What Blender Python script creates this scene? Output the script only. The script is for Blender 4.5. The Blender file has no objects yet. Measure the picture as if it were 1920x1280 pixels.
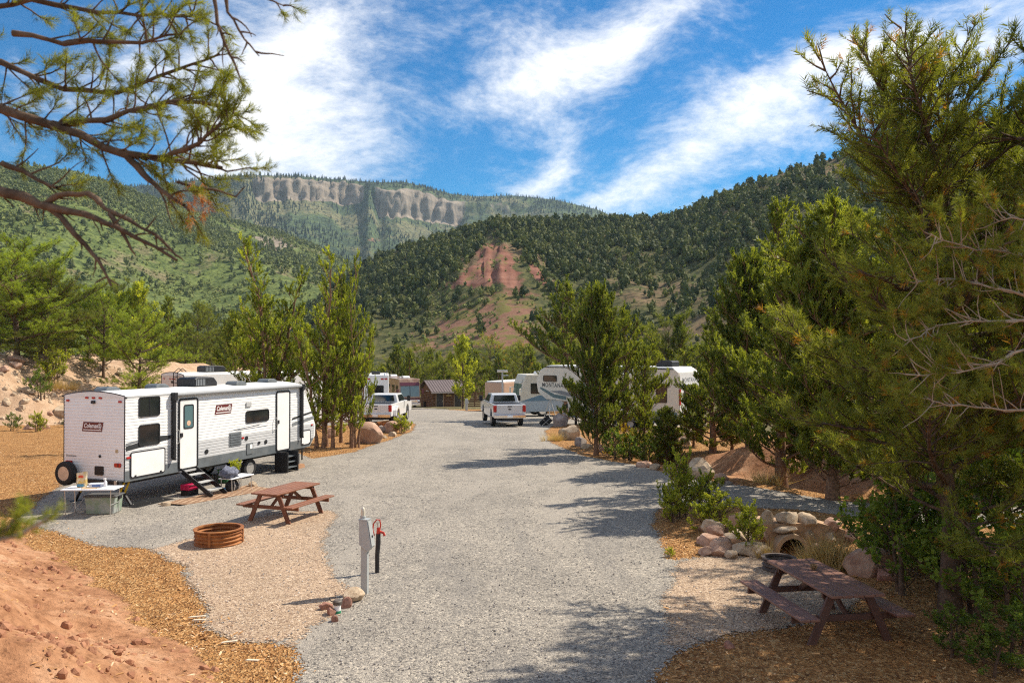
import bpy, bmesh, math, random
import numpy as np
from mathutils import Vector, Matrix, noise as mnoise
from mathutils.geometry import delaunay_2d_cdt, tessellate_polygon

R = math.radians
scene = bpy.context.scene
COL = scene.collection
random.seed(7)

# ------------------------------------------------------------------ camera
CAMZ = 4.45
FPX = 1500.0            # focal length in photo pixels (1920 wide)
HORIZON = 657.0
cam_data = bpy.data.cameras.new("camera")
cam = bpy.data.objects.new("camera", cam_data)
COL.objects.link(cam)
cam.location = (0, 0, CAMZ)
cam.rotation_euler = (R(90) + math.atan((HORIZON - 640.0) / FPX), 0, 0)
cam_data.sensor_width = 36.0
cam_data.lens = 36.0 * FPX / 1920.0
cam_data.clip_start = 0.05
cam_data.clip_end = 20000
cam_data.dof.use_dof = True
cam_data.dof.focus_distance = 24.0
cam_data.dof.aperture_fstop = 3.2
scene.camera = cam

# ------------------------------------------------------------------ sun, sky, exposure
SUN_AZ = math.atan2(0.885, 0.465)     # measured from +Y (away from camera) towards +X
SUN_EL = R(47)
sun_data = bpy.data.lights.new("sun", "SUN")
sun_data.energy = 4.0
sun_data.angle = R(0.53)
sun_data.color = (1.0, 0.91, 0.77)
sun = bpy.data.objects.new("sun", sun_data)
COL.objects.link(sun)
SDIR = Vector((math.sin(SUN_AZ) * math.cos(SUN_EL), math.cos(SUN_AZ) * math.cos(SUN_EL), math.sin(SUN_EL)))
sun.rotation_euler = SDIR.to_track_quat('Z', 'Y').to_euler()
sun.location = (60, 30, 80)

scene.view_settings.view_transform = 'Standard'
scene.view_settings.look = 'None'
scene.view_settings.exposure = 0.90
scene.view_settings.gamma = 1.0
scene.view_settings.use_curve_mapping = False


class NT:
    """small helper to write node trees"""
    def __init__(self, tree):
        self.t = tree
        self.t.nodes.clear()

    def n(self, typ, **kw):
        nd = self.t.nodes.new(typ)
        for k, v in kw.items():
            if k.startswith('i_'):
                key = k[2:]
                key = int(key) if key.isdigit() else key.replace('_', ' ')
                self.set(nd, key, v)
            else:
                setattr(nd, k, v)
        return nd

    def set(self, nd, key, v):
        s = nd.inputs[key]
        if isinstance(v, bpy.types.NodeSocket):
            self.t.links.new(v, s)
        else:
            if s.type == 'RGBA' and len(v) == 3:
                v = (*v, 1)
            s.default_value = v

    def math(self, op, a, b=0.0, c=0.0, clamp=False):
        m = self.t.nodes.new('ShaderNodeMath'); m.operation = op; m.use_clamp = clamp
        self.set(m, 0, a); self.set(m, 1, b)
        if len(m.inputs) > 2:
            self.set(m, 2, c)
        return m.outputs[0]

    def vmath(self, op, a, b=(0, 0, 0), scale=None):
        m = self.t.nodes.new('ShaderNodeVectorMath'); m.operation = op
        self.set(m, 0, a); self.set(m, 1, b)
        if scale is not None:
            self.set(m, 3, scale)
        return m.outputs['Value'] if op in ('DOT_PRODUCT', 'LENGTH') else m.outputs[0]

    def mix(self, f, a, b, blend='MIX'):
        m = self.t.nodes.new('ShaderNodeMix'); m.data_type = 'RGBA'; m.blend_type = blend
        self.set(m, 0, f); self.set(m, 6, a); self.set(m, 7, b)
        return m.outputs[2]

    def noise(self, vec, scale, detail=4, rough=0.55, dist=0.0):
        m = self.t.nodes.new('ShaderNodeTexNoise')
        self.set(m, 'Vector', vec); self.set(m, 'Scale', scale); self.set(m, 'Detail', detail)
        self.set(m, 'Roughness', rough); self.set(m, 'Distortion', dist)
        return m

    def ramp(self, f, stops, interp='LINEAR'):
        m = self.t.nodes.new('ShaderNodeValToRGB')
        cr = m.color_ramp; cr.interpolation = interp
        while len(cr.elements) < len(stops):
            cr.elements.new(0.5)
        for e, (p, c) in zip(cr.elements, stops):
            e.position = p
            e.color = (*c, 1) if len(c) == 3 else c
        self.set(m, 0, f)
        return m.outputs[0]

    def smooth(self, v, a, b, lo=0.0, hi=1.0):
        m = self.t.nodes.new('ShaderNodeMapRange'); m.interpolation_type = 'SMOOTHSTEP'
        self.set(m, 0, v); self.set(m, 1, a); self.set(m, 2, b); self.set(m, 3, lo); self.set(m, 4, hi)
        return m.outputs[0]


world = bpy.data.worlds.new("World")
scene.world = world
world.use_nodes = True
wt = NT(world.node_tree)
sky = wt.n('ShaderNodeTexSky', sky_type='NISHITA', sun_disc=False)
sky.sun_elevation = SUN_EL
sky.sun_rotation = SUN_AZ
sky.altitude = 2000
sky.air_density = 1.0
sky.dust_density = 0.3
sky.ozone_density = 3.0
hs = wt.n('ShaderNodeHueSaturation', i_Saturation=1.30, i_Value=0.62, i_Color=sky.outputs[0])
skycol = wt.mix(1.0, hs.outputs[0], (0.045, 0.72, 0.80, 1), 'MULTIPLY')
gen = wt.n('ShaderNodeTexCoord').outputs['Generated']
dirn = wt.vmath('NORMALIZE', gen)


def pxdir(px, py):
    return Vector(((px - 960) / FPX, 1.0, (HORIZON - py) / FPX)).normalized()


# cirrus: gently swirled directions feed soft banks of cloud that are combed into fibres
w1 = wt.noise(dirn, 3.0, 2, 0.5)
w2 = wt.noise(dirn, 8.0, 3, 0.5)
wa = wt.vmath('SCALE', wt.vmath('SUBTRACT', w1.outputs['Color'], (0.5, 0.5, 0.5)), scale=0.17)
wb = wt.vmath('SCALE', wt.vmath('SUBTRACT', w2.outputs['Color'], (0.5, 0.5, 0.5)), scale=0.075)
wd = wt.vmath('ADD', wt.vmath('ADD', dirn, wa), wb)
# (centre px, centre py, half length, half width, tilt deg, weight) of the banks in the part of the sky in view
BANKS = [(550, 215, 0.11, 0.085, 60, 1.15), (610, 110, 0.13, 0.05, 40, 0.62), (430, 130, 0.12, 0.06, 20, 0.6), (640, 300, 0.08, 0.045, 80, 0.6), (480, 290, 0.07, 0.05, 0, 0.5),
         (760, 120, 0.10, 0.05, 55, 0.45), (870, 185, 0.09, 0.03, 12, 0.55),
         (1060, 130, 0.10, 0.06, 40, 0.85), (1190, 55, 0.15, 0.04, 20, 0.85), (950, 90, 0.06, 0.05, 40, 0.40),
         (960, 325, 0.07, 0.030, 35, 0.95), (1020, 270, 0.04, 0.02, 60, 0.5),
         (1720, 70, 0.28, 0.060, 22, 1.0), (1500, 165, 0.18, 0.035, 26, 0.75), (1260, 320, 0.15, 0.035, 24, 0.55),
         (1160, 380, 0.12, 0.03, 0, 0.55), (300, 60, 0.25, 0.06, 15, 0.5), (1480, 290, 0.16, 0.04, 15, 0.5)]
tot = None
for px, py, hl, hw, tilt, wgt in BANKS:
    c = pxdir(px, py)
    e1 = Vector((1, 0, 0)); e1 = (e1 - c * e1.dot(c)).normalized(); e2 = c.cross(e1) * -1
    if e2.z < 0:
        e2 = -e2
    t1 = e1 * math.cos(R(tilt)) + e2 * math.sin(R(tilt)); t2 = -e1 * math.sin(R(tilt)) + e2 * math.cos(R(tilt))
    a = wt.vmath('DOT_PRODUCT', wd, tuple(t1 / hl))
    b = wt.vmath('DOT_PRODUCT', wd, tuple(t2 / hw))
    r2 = wt.math('ADD', wt.math('MULTIPLY', a, a), wt.math('MULTIPLY', b, b))
    front = wt.math('GREATER_THAN', wt.vmath('DOT_PRODUCT', dirn, tuple(c)), 0.0)
    g = wt.math('MULTIPLY', wt.math('MULTIPLY', wt.math('POWER', 2.718, wt.math('MULTIPLY', r2, -1.2)), wgt * 0.80), front)
    tot = g if tot is None else wt.math('ADD', tot, g)
# elsewhere the sky goes on with cirrus, made heavier to fill the shade
sep = wt.n('ShaderNodeSeparateXYZ', i_Vector=dirn)
behind = wt.smooth(sep.outputs['Y'], 0.66, 0.40)
gen_c = wt.smooth(wt.noise(wd, 2.6, 3, 0.5).outputs[0], 0.34, 0.62)
tot = wt.math('ADD', tot, wt.math('MULTIPLY', wt.math('MULTIPLY', gen_c, behind), 1.1))
# fibres: noise stretched along a slanting axis, in three sizes
wl = wt.vmath('ADD', dirn, wt.vmath('SCALE', wt.vmath('SUBTRACT', w1.outputs['Color'], (0.5, 0.5, 0.5)), scale=0.12))
fib = None
for rot, sc_, scale, wgt in (((R(10), R(-24), R(8)), (1.0, 1.0, 1.9), 6.0, 0.66), ((R(0), R(-34), R(20)), (1.0, 1.0, 2.6), 16.0, 0.36), ((R(0), R(-40), 0), (1, 1, 2.2), 46.0, 0.36)):
    mp = wt.n('ShaderNodeMapping', i_Vector=wl)
    mp.inputs['Rotation'].default_value = rot; mp.inputs['Scale'].default_value = sc_
    nz = wt.math('MULTIPLY', wt.math('SUBTRACT', wt.noise(mp.outputs[0], scale, 10, 0.68, 0.0).outputs[0], 0.5), wgt)
    fib = nz if fib is None else wt.math('ADD', fib, nz)
dens = wt.math('ADD', wt.math('MULTIPLY', tot, 0.66), wt.math('MULTIPLY', fib, 1.75))
dens = wt.math('MULTIPLY', wt.smooth(dens, 0.04, 1.10), 0.97)
thin = wt.smooth(fib, 0.0, 0.34, 0.0, 0.14)
dens = wt.math('MAXIMUM', dens, thin)
# paler air just above the skyline
low = wt.smooth(sep.outputs['Z'], 0.22, 0.02, 0.0, 0.18)
skycol = wt.mix(low, skycol, (1.6, 3.3, 4.2, 1))
cloudcol = wt.mix(dens, skycol, (5.1, 5.0, 4.9, 1))
bg = wt.n('ShaderNodeBackground', i_Color=cloudcol, i_Strength=0.15)
wo = wt.n('ShaderNodeOutputWorld', i_Surface=bg.outputs[0])
world.cycles.sampling_method = 'MANUAL'
world.cycles.sample_map_resolution = 512
scene.cycles.volume_bounces = 0
scene.cycles.max_bounces = 6
scene.cycles.diffuse_bounces = 4
scene.cycles.glossy_bounces = 2
scene.cycles.transmission_bounces = 4
scene.cycles.transparent_max_bounces = 6
scene.cycles.use_denoising = False
scene.cycles.use_adaptive_sampling = False
scene.cycles.filter_width = 1.2
scene.cycles.sample_clamp_indirect = 4.0

# ------------------------------------------------------------------ noise, terrain, projection
def _hash(ix, iy, seed):
    n = (ix.astype(np.int64) * 374761393 + iy.astype(np.int64) * 668265263 + seed * 974634777) & 0xffffffff
    n = ((n ^ (n >> 13)) * 1274126177) & 0xffffffff
    n = n ^ (n >> 16)
    return n / 4294967296.0


def vnoise(x, y, seed=0):
    x = np.asarray(x, float); y = np.asarray(y, float)
    ix = np.floor(x); iy = np.floor(y); fx = x - ix; fy = y - iy
    fx = fx * fx * (3 - 2 * fx); fy = fy * fy * (3 - 2 * fy)
    a = _hash(ix, iy, seed); b = _hash(ix + 1, iy, seed); c = _hash(ix, iy + 1, seed); d = _hash(ix + 1, iy + 1, seed)
    return (a * (1 - fx) + b * fx) * (1 - fy) + (c * (1 - fx) + d * fx) * fy


def fbm(x, y, octaves=4, seed=0, gain=0.5):
    s = 0; a = 1.0; t = 0
    for o in range(octaves):
        s = s + a * vnoise(np.asarray(x) * 2 ** o, np.asarray(y) * 2 ** o, seed + o * 17); t += a; a *= gain
    return s / t


def sstep(a, b, v):
    t = np.clip((np.asarray(v, float) - a) / (b - a), 0, 1)
    return t * t * (3 - 2 * t)


def road_z(y):
    return np.interp(y, [-60, 38, 50, 70, 97, 110, 140, 200, 400], [0, 0, -0.3, -1.1, -2.55, -3.4, -5.0, -6.5, -9])


def bank1_d(x, y):
    return (x + 3.0) * -0.738 + (y - 10.7) * -0.675


def bank2_d(x, y):
    xb = np.interp(y, [36, 42, 47, 52, 57, 66, 90, 140, 200], [-70, -42, -33, -28.5, -25.5, -23.5, -23, -30, -60])
    return (xb - x) * 0.8


def ground_h(x, y):
    x = np.asarray(x, float); y = np.asarray(y, float)
    z = road_z(y).astype(float) if hasattr(road_z(y), 'astype') else road_z(y)
    d = bank1_d(x, y) + (fbm(x * .5, y * .5, 2, 5) - .5) * 0.8
    w = 2.2
    q = np.where(d < 0, 0, np.where(d < w, d * d / (2 * w), d - w / 2)) * 0.60
    q = np.minimum(q, 3.1)
    z = z + q + np.clip(d - 0.6, 0, 1.5) * ((fbm(x * 1.1, y * 1.1, 3, 9) - .5) * 0.36 + (fbm(x * 2.6, y * 2.6, 3, 10, .7) - .5) * 0.22)
    d2 = bank2_d(x, y) + (fbm(x * .25, y * .25, 3, 3) - .5) * 2.5
    hb = 4.7 * sstep(0, 8.5, d2)
    z = z + hb + sstep(0.3, 3, d2) * ((fbm(x * .55, y * .55, 4, 21) - .5) * 1.3)
    # culvert ditch on the near side of the spur, and the drainage ditch with its berm on the far side
    u = np.clip((x - 5.5) / 0.8, 0, 1) * np.clip((16 - x) / 3, 0, 1)
    z = z - 0.80 * u * np.exp(-((y - 18.35 + 0.10 * (x - 6)) / 0.95) ** 2)
    e = ((x - 3.15) * 0.82 + (y - 33.7) * 0.57)      # distance beyond the spur's far edge
    m = np.clip((x - 3.5) / 2, 0, 1) * np.clip((44 - y) / 8, 0, 1)
    z = z - 0.55 * m * np.exp(-((e - 2.0) / 1.0) ** 2)
    z = z + 1.15 * np.exp(-(((x - 11.5) / 3.6) ** 2 + ((y - 30.8) / 2.0) ** 2)) * (0.8 + 0.4 * fbm(x * .8, y * .8, 3, 4))
    z = z + np.clip((x - 13) / 20, 0, 1.5) * np.clip((y - 12) / 10, 0, 1) * 1.2
    far = sstep(0, 1, (np.hypot(x, y - 30) - 45) / 60)
    z = z + far * (fbm(x * .02, y * .02, 3, 8) - .5) * 3
    return z


def gh(x, y):
    return float(ground_h(np.array([x]), np.array([y]))[0])


def G(px, py, z=None):
    """point of the site (ground level, or height z) that the photograph shows at px,py"""
    y = 20.0
    for _ in range(60):
        zz = float(road_z(y)) if z is None else z
        y = 0.5 * y + 0.5 * FPX * (CAMZ - zz) / (py - HORIZON)
    return ((px - 960) / FPX * y, y)


def P3(px, py, y):
    return Vector(((px - 960) / FPX * y, y, CAMZ - (py - HORIZON) / FPX * y))


def in_poly(x, y, poly):
    x = np.asarray(x); y = np.asarray(y); ins = np.zeros(x.shape, bool)
    n = len(poly)
    for i in range(n):
        x1, y1 = poly[i]; x2, y2 = poly[(i + 1) % n]
        if y1 == y2:
            continue
        c = ((y1 > y) != (y2 > y)) & (x < (x2 - x1) * (y - y1) / (y2 - y1) + x1)
        ins ^= c
    return ins

# ------------------------------------------------------------------ mesh helpers
def mesh_from_arrays(name, V, F, tint=None, attrs=None):
    """V (n,3), F (m,k) all faces the same size"""
    V = np.ascontiguousarray(V, np.float32); F = np.ascontiguousarray(F, np.int32)
    me = bpy.data.meshes.new(name)
    m, k = F.shape
    me.vertices.add(len(V)); me.vertices.foreach_set('co', V.ravel())
    me.loops.add(m * k); me.loops.foreach_set('vertex_index', F.ravel())
    me.polygons.add(m); me.polygons.foreach_set('loop_start', np.arange(m, dtype=np.int32) * k)
    me.update(calc_edges=True)
    if tint is not None:
        a = me.attributes.new('tint', 'FLOAT', 'POINT'); a.data.foreach_set('value', np.ascontiguousarray(tint, np.float32))
    for kname, arr in (attrs or {}).items():
        a = me.attributes.new(kname, 'FLOAT', 'POINT'); a.data.foreach_set('value', np.ascontiguousarray(arr, np.float32))
    return me


def link(name, data, parent=None, loc=None, rot=None, mat=None):
    o = bpy.data.objects.new(name, data)
    COL.objects.link(o)
    if parent is not None:
        o.parent = parent
    if loc is not None:
        o.location = loc
    if rot is not None:
        o.rotation_euler = rot
    if mat is not None and data is not None and len(data.materials) == 0:
        data.materials.append(mat)
    return o


def tag(o, label=None, cat=None, group=None, kind=None):
    if label: o['label'] = label
    if cat: o['category'] = cat
    if group: o['group'] = group
    if kind: o['kind'] = kind
    return o


def thing(name, label, cat, loc=(0, 0, 0), rz=0.0, group=None):
    o = link(name, None, None, loc, (0, 0, rz))
    o.empty_display_size = 0.2
    return tag(o, label, cat, group)


def copy_tree(o, parent=None):
    c = o.copy(); COL.objects.link(c); c.parent = parent
    for ch in list(o.children):
        copy_tree(ch, c)
    return c


class MB:
    def __init__(self):
        self.v = []; self.f = []

    def add(self, vs, fs):
        b = len(self.v)
        self.v += [tuple(p) for p in vs]
        self.f += [tuple(i + b for i in f) for f in fs]
        return self

    def box(self, x0, x1, y0, y1, z0, z1, M=None):
        vs = [Vector(p) for p in ((x0, y0, z0), (x1, y0, z0), (x1, y1, z0), (x0, y1, z0), (x0, y0, z1), (x1, y0, z1), (x1, y1, z1), (x0, y1, z1))]
        if M is not None:
            vs = [M @ p for p in vs]
        return self.add(vs, [(3, 2, 1, 0), (4, 5, 6, 7), (0, 1, 5, 4), (1, 2, 6, 5), (2, 3, 7, 6), (3, 0, 4, 7)])

    def bar(self, p0, p1, w, h, up=(0, 0, 1)):
        """box beam from p0 to p1, w across, h along up"""
        p0 = Vector(p0); p1 = Vector(p1); d = p1 - p0; L = d.length; d.normalize()
        s = d.cross(Vector(up))
        if s.length < 1e-4:
            s = d.cross(Vector((1, 0, 0)))
        s.normalize(); u = s.cross(d)
        M = Matrix(((d.x, s.x, u.x, p0.x), (d.y, s.y, u.y, p0.y), (d.z, s.z, u.z, p0.z), (0, 0, 0, 1)))
        return self.box(0, L, -w / 2, w / 2, -h / 2, h / 2, M)

    def prism(self, prof, a0, a1, axis='y', M=None):
        """extrude a closed 2-D profile: axis y -> profile is (x,z); axis x -> (y,z); axis z -> (x,y)"""
        def pt(p, a):
            q = (p[0], a, p[1]) if axis == 'y' else ((a, p[0], p[1]) if axis == 'x' else (p[0], p[1], a))
            return M @ Vector(q) if M is not None else Vector(q)
        n = len(prof)
        vs = [pt(p, a0) for p in prof] + [pt(p, a1) for p in prof]
        fs = [tuple(range(n)), tuple(range(2 * n - 1, n - 1, -1))]
        fs += [(i, n + i, n + (i + 1) % n, (i + 1) % n) for i in range(n)]
        return self.add(vs, fs)

    def tube(self, pts, radii, n=8, caps=True):
        pts = [Vector(p) for p in pts]
        if not hasattr(radii, '__len__'):
            radii = [radii] * len(pts)
        vs = []; prev = None
        for i, p in enumerate(pts):
            d = (pts[min(i + 1, len(pts) - 1)] - pts[max(i - 1, 0)]).normalized()
            ref = prev if prev is not None else (Vector((0, 0, 1)) if abs(d.z) < .9 else Vector((1, 0, 0)))
            s = (ref - d * ref.dot(d))
            if s.length < 1e-5:
                s = d.orthogonal()
            s.normalize(); prev = s; u = d.cross(s)
            for k in range(n):
                a = 2 * math.pi * k / n
                vs.append(p + (s * math.cos(a) + u * math.sin(a)) * radii[i])
        fs = []
        for i in range(len(pts) - 1):
            for k in range(n):
                fs.append((i * n + k, i * n + (k + 1) % n, (i + 1) * n + (k + 1) % n, (i + 1) * n + k))
        if caps:
            fs.append(tuple(range(n - 1, -1, -1))); fs.append(tuple(range((len(pts) - 1) * n, len(pts) * n)))
        return self.add(vs, fs)

    def lathe(self, prof, n=24, M=None, close=False):
        """prof: [(r,z)...] turned about z"""
        vs = []
        for r, z in prof:
            for k in range(n):
                a = 2 * math.pi * k / n
                p = Vector((r * math.cos(a), r * math.sin(a), z))
                vs.append(M @ p if M is not None else p)
        m = len(prof); fs = []
        for i in range(m if close else m - 1):
            j = (i + 1) % m
            for k in range(n):
                fs.append((i * n + k, i * n + (k + 1) % n, j * n + (k + 1) % n, j * n + k))
        if not close:
            if prof[0][0] > 1e-6: fs.append(tuple(range(n - 1, -1, -1)))
            if prof[-1][0] > 1e-6: fs.append(tuple(range((m - 1) * n, m * n)))
        return self.add(vs, fs)

    def mesh(self, name):
        me = bpy.data.meshes.new(name)
        me.from_pydata(self.v, [], self.f)
        bm = bmesh.new(); bm.from_mesh(me)
        bmesh.ops.recalc_face_normals(bm, faces=bm.faces)
        bm.to_mesh(me); bm.free()
        return me

    def build(self, name, mat, parent=None, bevel=0.0, smooth=False, seg=1, loc=None, rot=None):
        me = self.mesh(name)
        if smooth:
            me.shade_smooth()
            me.set_sharp_from_angle(angle=R(38))
        o = link(name, me, parent, loc, rot, mat)
        if bevel:
            b = o.modifiers.new('bevel', 'BEVEL'); b.width = bevel; b.segments = seg; b.limit_method = 'ANGLE'; b.angle_limit = R(40)
        return o


def rrect(w, h, r, n=4):
    """rounded rectangle outline centred on 0"""
    pts = []
    for cx, cy, a0 in ((w / 2 - r, h / 2 - r, 0), (-w / 2 + r, h / 2 - r, 90), (-w / 2 + r, -h / 2 + r, 180), (w / 2 - r, -h / 2 + r, 270)):
        for k in range(n + 1):
            a = R(a0 + 90 * k / n)
            pts.append((cx + r * math.cos(a), cy + r * math.sin(a)))
    return pts


def text_mesh(name, body, size, mat, parent, M, shear=0.0, bold=0.0, space=1.0, width=None):
    cu = bpy.data.curves.new(name, 'FONT')
    cu.body = body; cu.size = size; cu.shear = shear; cu.offset = bold; cu.space_character = space
    cu.align_x = 'CENTER'; cu.align_y = 'CENTER'; cu.extrude = 0.002; cu.resolution_u = 3
    tmp = bpy.data.objects.new('tmp', cu); COL.objects.link(tmp)
    dg = bpy.context.evaluated_depsgraph_get(); dg.update()
    me = bpy.data.meshes.new_from_object(tmp.evaluated_get(dg))
    bpy.data.objects.remove(tmp); bpy.data.curves.remove(cu)
    if width:
        xs = [v.co.x for v in me.vertices]
        k = width / max(1e-6, max(xs) - min(xs))
        me.transform(Matrix.Diagonal((k, 1, 1, 1)))
    me.transform(M)
    me.name = name
    me.materials.clear()
    return link(name, me, parent, mat=mat)

# ------------------------------------------------------------------ materials
MATS = {}


def mat(name, base, rough=0.6, metal=0.0, var=0.0, vscale=6.0, bump=0.0, bscale=40.0, spec=0.4, second=None, dirt=None, obj_coord=True, coat=0.0, emit=None):
    """principled paint or stuff: base colour, optional noise towards `second` and patchy dirt"""
    if name in MATS:
        return MATS[name]
    m = bpy.data.materials.new(name); m.use_nodes = True
    t = NT(m.node_tree)
    tc = t.n('ShaderNodeTexCoord').outputs['Object' if obj_coord else 'Generated']
    col = base if len(base) == 4 else (*base, 1)
    b = t.n('ShaderNodeBsdfPrincipled', i_Roughness=rough, i_Metallic=metal)
    b.inputs['Specular IOR Level'].default_value = spec
    if coat:
        b.inputs['Coat Weight'].default_value = coat; b.inputs['Coat Roughness'].default_value = 0.08
    c = None
    if var or second:
        nz = t.noise(tc, vscale, 5, 0.6)
        f = t.smooth(nz.outputs[0], 0.32, 0.68)
        lo = tuple(x * (1 - var) for x in col[:3]) if not second else second
        hi = tuple(min(1, x * (1 + var)) for x in col[:3]) if not second else col[:3]
        c = t.mix(f, (*lo, 1), (*hi, 1))
    if dirt:
        nz = t.noise(tc, vscale * 0.35, 6, 0.65)
        f = t.smooth(nz.outputs[0], 0.5, 0.75, 0, dirt[1])
        c = t.mix(f, c if c is not None else col, (*dirt[0], 1))
    t.set(b, 'Base Color', c if c is not None else col)
    if bump:
        nz = t.noise(tc, bscale, 5, 0.6)
        bp = t.n('ShaderNodeBump', i_Strength=bump, i_Distance=0.02, i_Height=nz.outputs[0])
        t.set(b, 'Normal', bp.outputs[0])
    if emit:
        t.set(b, 'Emission Color', (*emit[0], 1)); t.set(b, 'Emission Strength', emit[1])
    t.n('ShaderNodeOutputMaterial', i_Surface=b.outputs[0])
    MATS[name] = m
    return m


def glass_mat(name, tint=(0.012, 0.016, 0.018), rough=0.06):
    m = mat(name, tint, rough, 0, spec=0.8)
    return m


def leaf_mat(name, dark, light, dry=None, transl=0.32, rough=0.55):
    """foliage: colour from the per-cluster tint, some light passes through"""
    m = bpy.data.materials.new(name); m.use_nodes = True
    t = NT(m.node_tree)
    a = t.n('ShaderNodeAttribute', attribute_name='tint')
    oi = t.n('ShaderNodeObjectInfo')
    f = t.math('ADD', a.outputs['Fac'], t.math('MULTIPLY', t.math('SUBTRACT', oi.outputs['Random'], 0.5), 0.30), clamp=True)
    stops = [(0.0, dark), (0.85, light)]
    if dry:
        stops = [(0.0, dark), (0.80, light), (0.97, light), (1.0, dry)]
    c = t.ramp(f, stops)
    b = t.n('ShaderNodeBsdfPrincipled', i_Base_Color=c, i_Roughness=rough)
    b.inputs['Specular IOR Level'].default_value = 0.35
    c2 = t.mix(1.0, c, (1.35, 1.30, 0.55, 1), 'MULTIPLY')
    tr = t.n('ShaderNodeBsdfTranslucent', i_Color=c2)
    mx = t.n('ShaderNodeMixShader', i_0=transl, i_1=b.outputs[0], i_2=tr.outputs[0])
    t.n('ShaderNodeOutputMaterial', i_Surface=mx.outputs[0])
    return m

# ------------------------------------------------------------------ ground materials
def gravel_mat(name, stops, tintA, tintB, scale=42.0, patch=None, fade=0.4):
    m = bpy.data.materials.new(name); m.use_nodes = True
    t = NT(m.node_tree)
    geo = t.n('ShaderNodeNewGeometry').outputs['Position']
    wob = t.noise(geo, 26.0, 2, 0.5)
    pos = t.vmath('ADD', geo, t.vmath('SCALE', wob.outputs['Color'], scale=0.02))
    vo = t.n('ShaderNodeTexVoronoi', i_Vector=pos, i_Scale=scale)
    vo2 = t.n('ShaderNodeTexVoronoi', i_Vector=pos, i_Scale=scale * 0.47)
    rnd = t.n('ShaderNodeSeparateColor', i_Color=vo.outputs['Color'])
    rnd2 = t.n('ShaderNodeSeparateColor', i_Color=vo2.outputs['Color'])
    c = t.ramp(rnd.outputs[0], stops)
    c = t.mix(t.math('GREATER_THAN', rnd2.outputs[1], 0.72), c, t.ramp(rnd2.outputs[0], stops))
    big = t.noise(geo, 0.35, 5, 0.6)
    big2 = t.noise(geo, 1.7, 4, 0.6)
    f = t.math('ADD', t.math('MULTIPLY', big.outputs[0], 0.6), t.math('MULTIPLY', big2.outputs[0], 0.4))
    c = t.mix(1.0, c, t.mix(t.smooth(f, 0.36, 0.64), (*tintA, 1), (*tintB, 1)), 'MULTIPLY')
    if patch:   # driven-in fines along the wheel tracks
        pn = t.noise(t.vmath('MULTIPLY', t.vmath('ADD', geo, t.vmath('SCALE', t.noise(geo, 0.08, 2).outputs['Color'], scale=6.0)), (1.0, 0.10, 1.0)), 0.75, 4, 0.6)
        c = t.mix(t.smooth(pn.outputs[0], 0.50, 0.66, 0, 0.55), c, (*patch, 1))
        c = t.mix(t.smooth(pn.outputs[0], 0.46, 0.34, 0, 0.30), c, (0.20, 0.185, 0.17, 1))
    b = t.n('ShaderNodeBsdfPrincipled', i_Base_Color=c, i_Roughness=0.85)
    b.inputs['Specular IOR Level'].default_value = 0.25
    h = t.math('SUBTRACT', 1.0, vo.outputs['Distance'])
    h = t.math('ADD', h, t.math('MULTIPLY', t.math('SUBTRACT', 1.0, vo2.outputs['Distance']), 0.8))
    bp = t.n('ShaderNodeBump', i_Strength=0.85, i_Distance=0.016, i_Height=h)
    t.set(b, 'Normal', bp.outputs[0])
    # stones thin out one by one towards the edge of the sheet
    ed = t.n('ShaderNodeAttribute', attribute_name='edge').outputs['Fac']
    thr = t.math('ADD', t.math('MULTIPLY', rnd2.outputs[2], 0.62), t.math('MULTIPLY', big2.outputs[0], 0.38))
    keep = t.math('GREATER_THAN', t.smooth(ed, 0.0, fade, 0.12, 1.05), thr)
    mx = t.n('ShaderNodeMixShader', i_0=keep, i_1=t.n('ShaderNodeBsdfTransparent').outputs[0], i_2=b.outputs[0])
    t.n('ShaderNodeOutputMaterial', i_Surface=mx.outputs[0])
    return m


M_ROAD = gravel_mat('grey_gravel', [(0.0, (0.10, 0.10, 0.105)), (0.35, (0.25, 0.24, 0.235)), (0.7, (0.37, 0.36, 0.345)), (1.0, (0.56, 0.53, 0.49))],
                    (0.83, 0.772, 0.68), (1.09, 1.005, 0.87), 54, (0.36, 0.32, 0.27))
M_TAN = gravel_mat('tan_gravel', [(0.0, (0.16, 0.11, 0.09)), (0.4, (0.36, 0.275, 0.20)), (0.75, (0.50, 0.40, 0.30)), (1.0, (0.66, 0.57, 0.48))],
                   (0.96, 0.88, 0.78), (1.14, 1.03, 0.91), 58)

mg = bpy.data.materials.new('dirt_and_mulch'); mg.use_nodes = True
t = NT(mg.node_tree)
geo = t.n('ShaderNodeNewGeometry').outputs['Position']
att = lambda n: t.n('ShaderNodeAttribute', attribute_name=n).outputs['Fac']
n1 = t.noise(geo, 1.3, 6, 0.62); n2 = t.noise(geo, 9, 5, 0.65); n3 = t.noise(geo, 0.16, 4, 0.55)
red = t.ramp(n1.outputs[0], [(0.28, (0.26, 0.115, 0.055)), (0.5, (0.45, 0.23, 0.12)), (0.72, (0.58, 0.35, 0.21))])
red = t.mix(1.0, red, t.ramp(n2.outputs[0], [(0.32, (0.62, 0.58, 0.55)), (0.5, (0.98, 0.97, 0.96)), (0.7, (1.14, 1.14, 1.14))]), 'MULTIPLY')
tanc = t.ramp(n1.outputs[0], [(0.25, (0.32, 0.20, 0.12)), (0.5, (0.46, 0.31, 0.20)), (0.78, (0.58, 0.43, 0.30))])
tanc = t.mix(1.0, tanc, t.ramp(n2.outputs[0], [(0.3, (0.78, 0.76, 0.74)), (0.7, (1.12, 1.12, 1.12))]), 'MULTIPLY')
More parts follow.
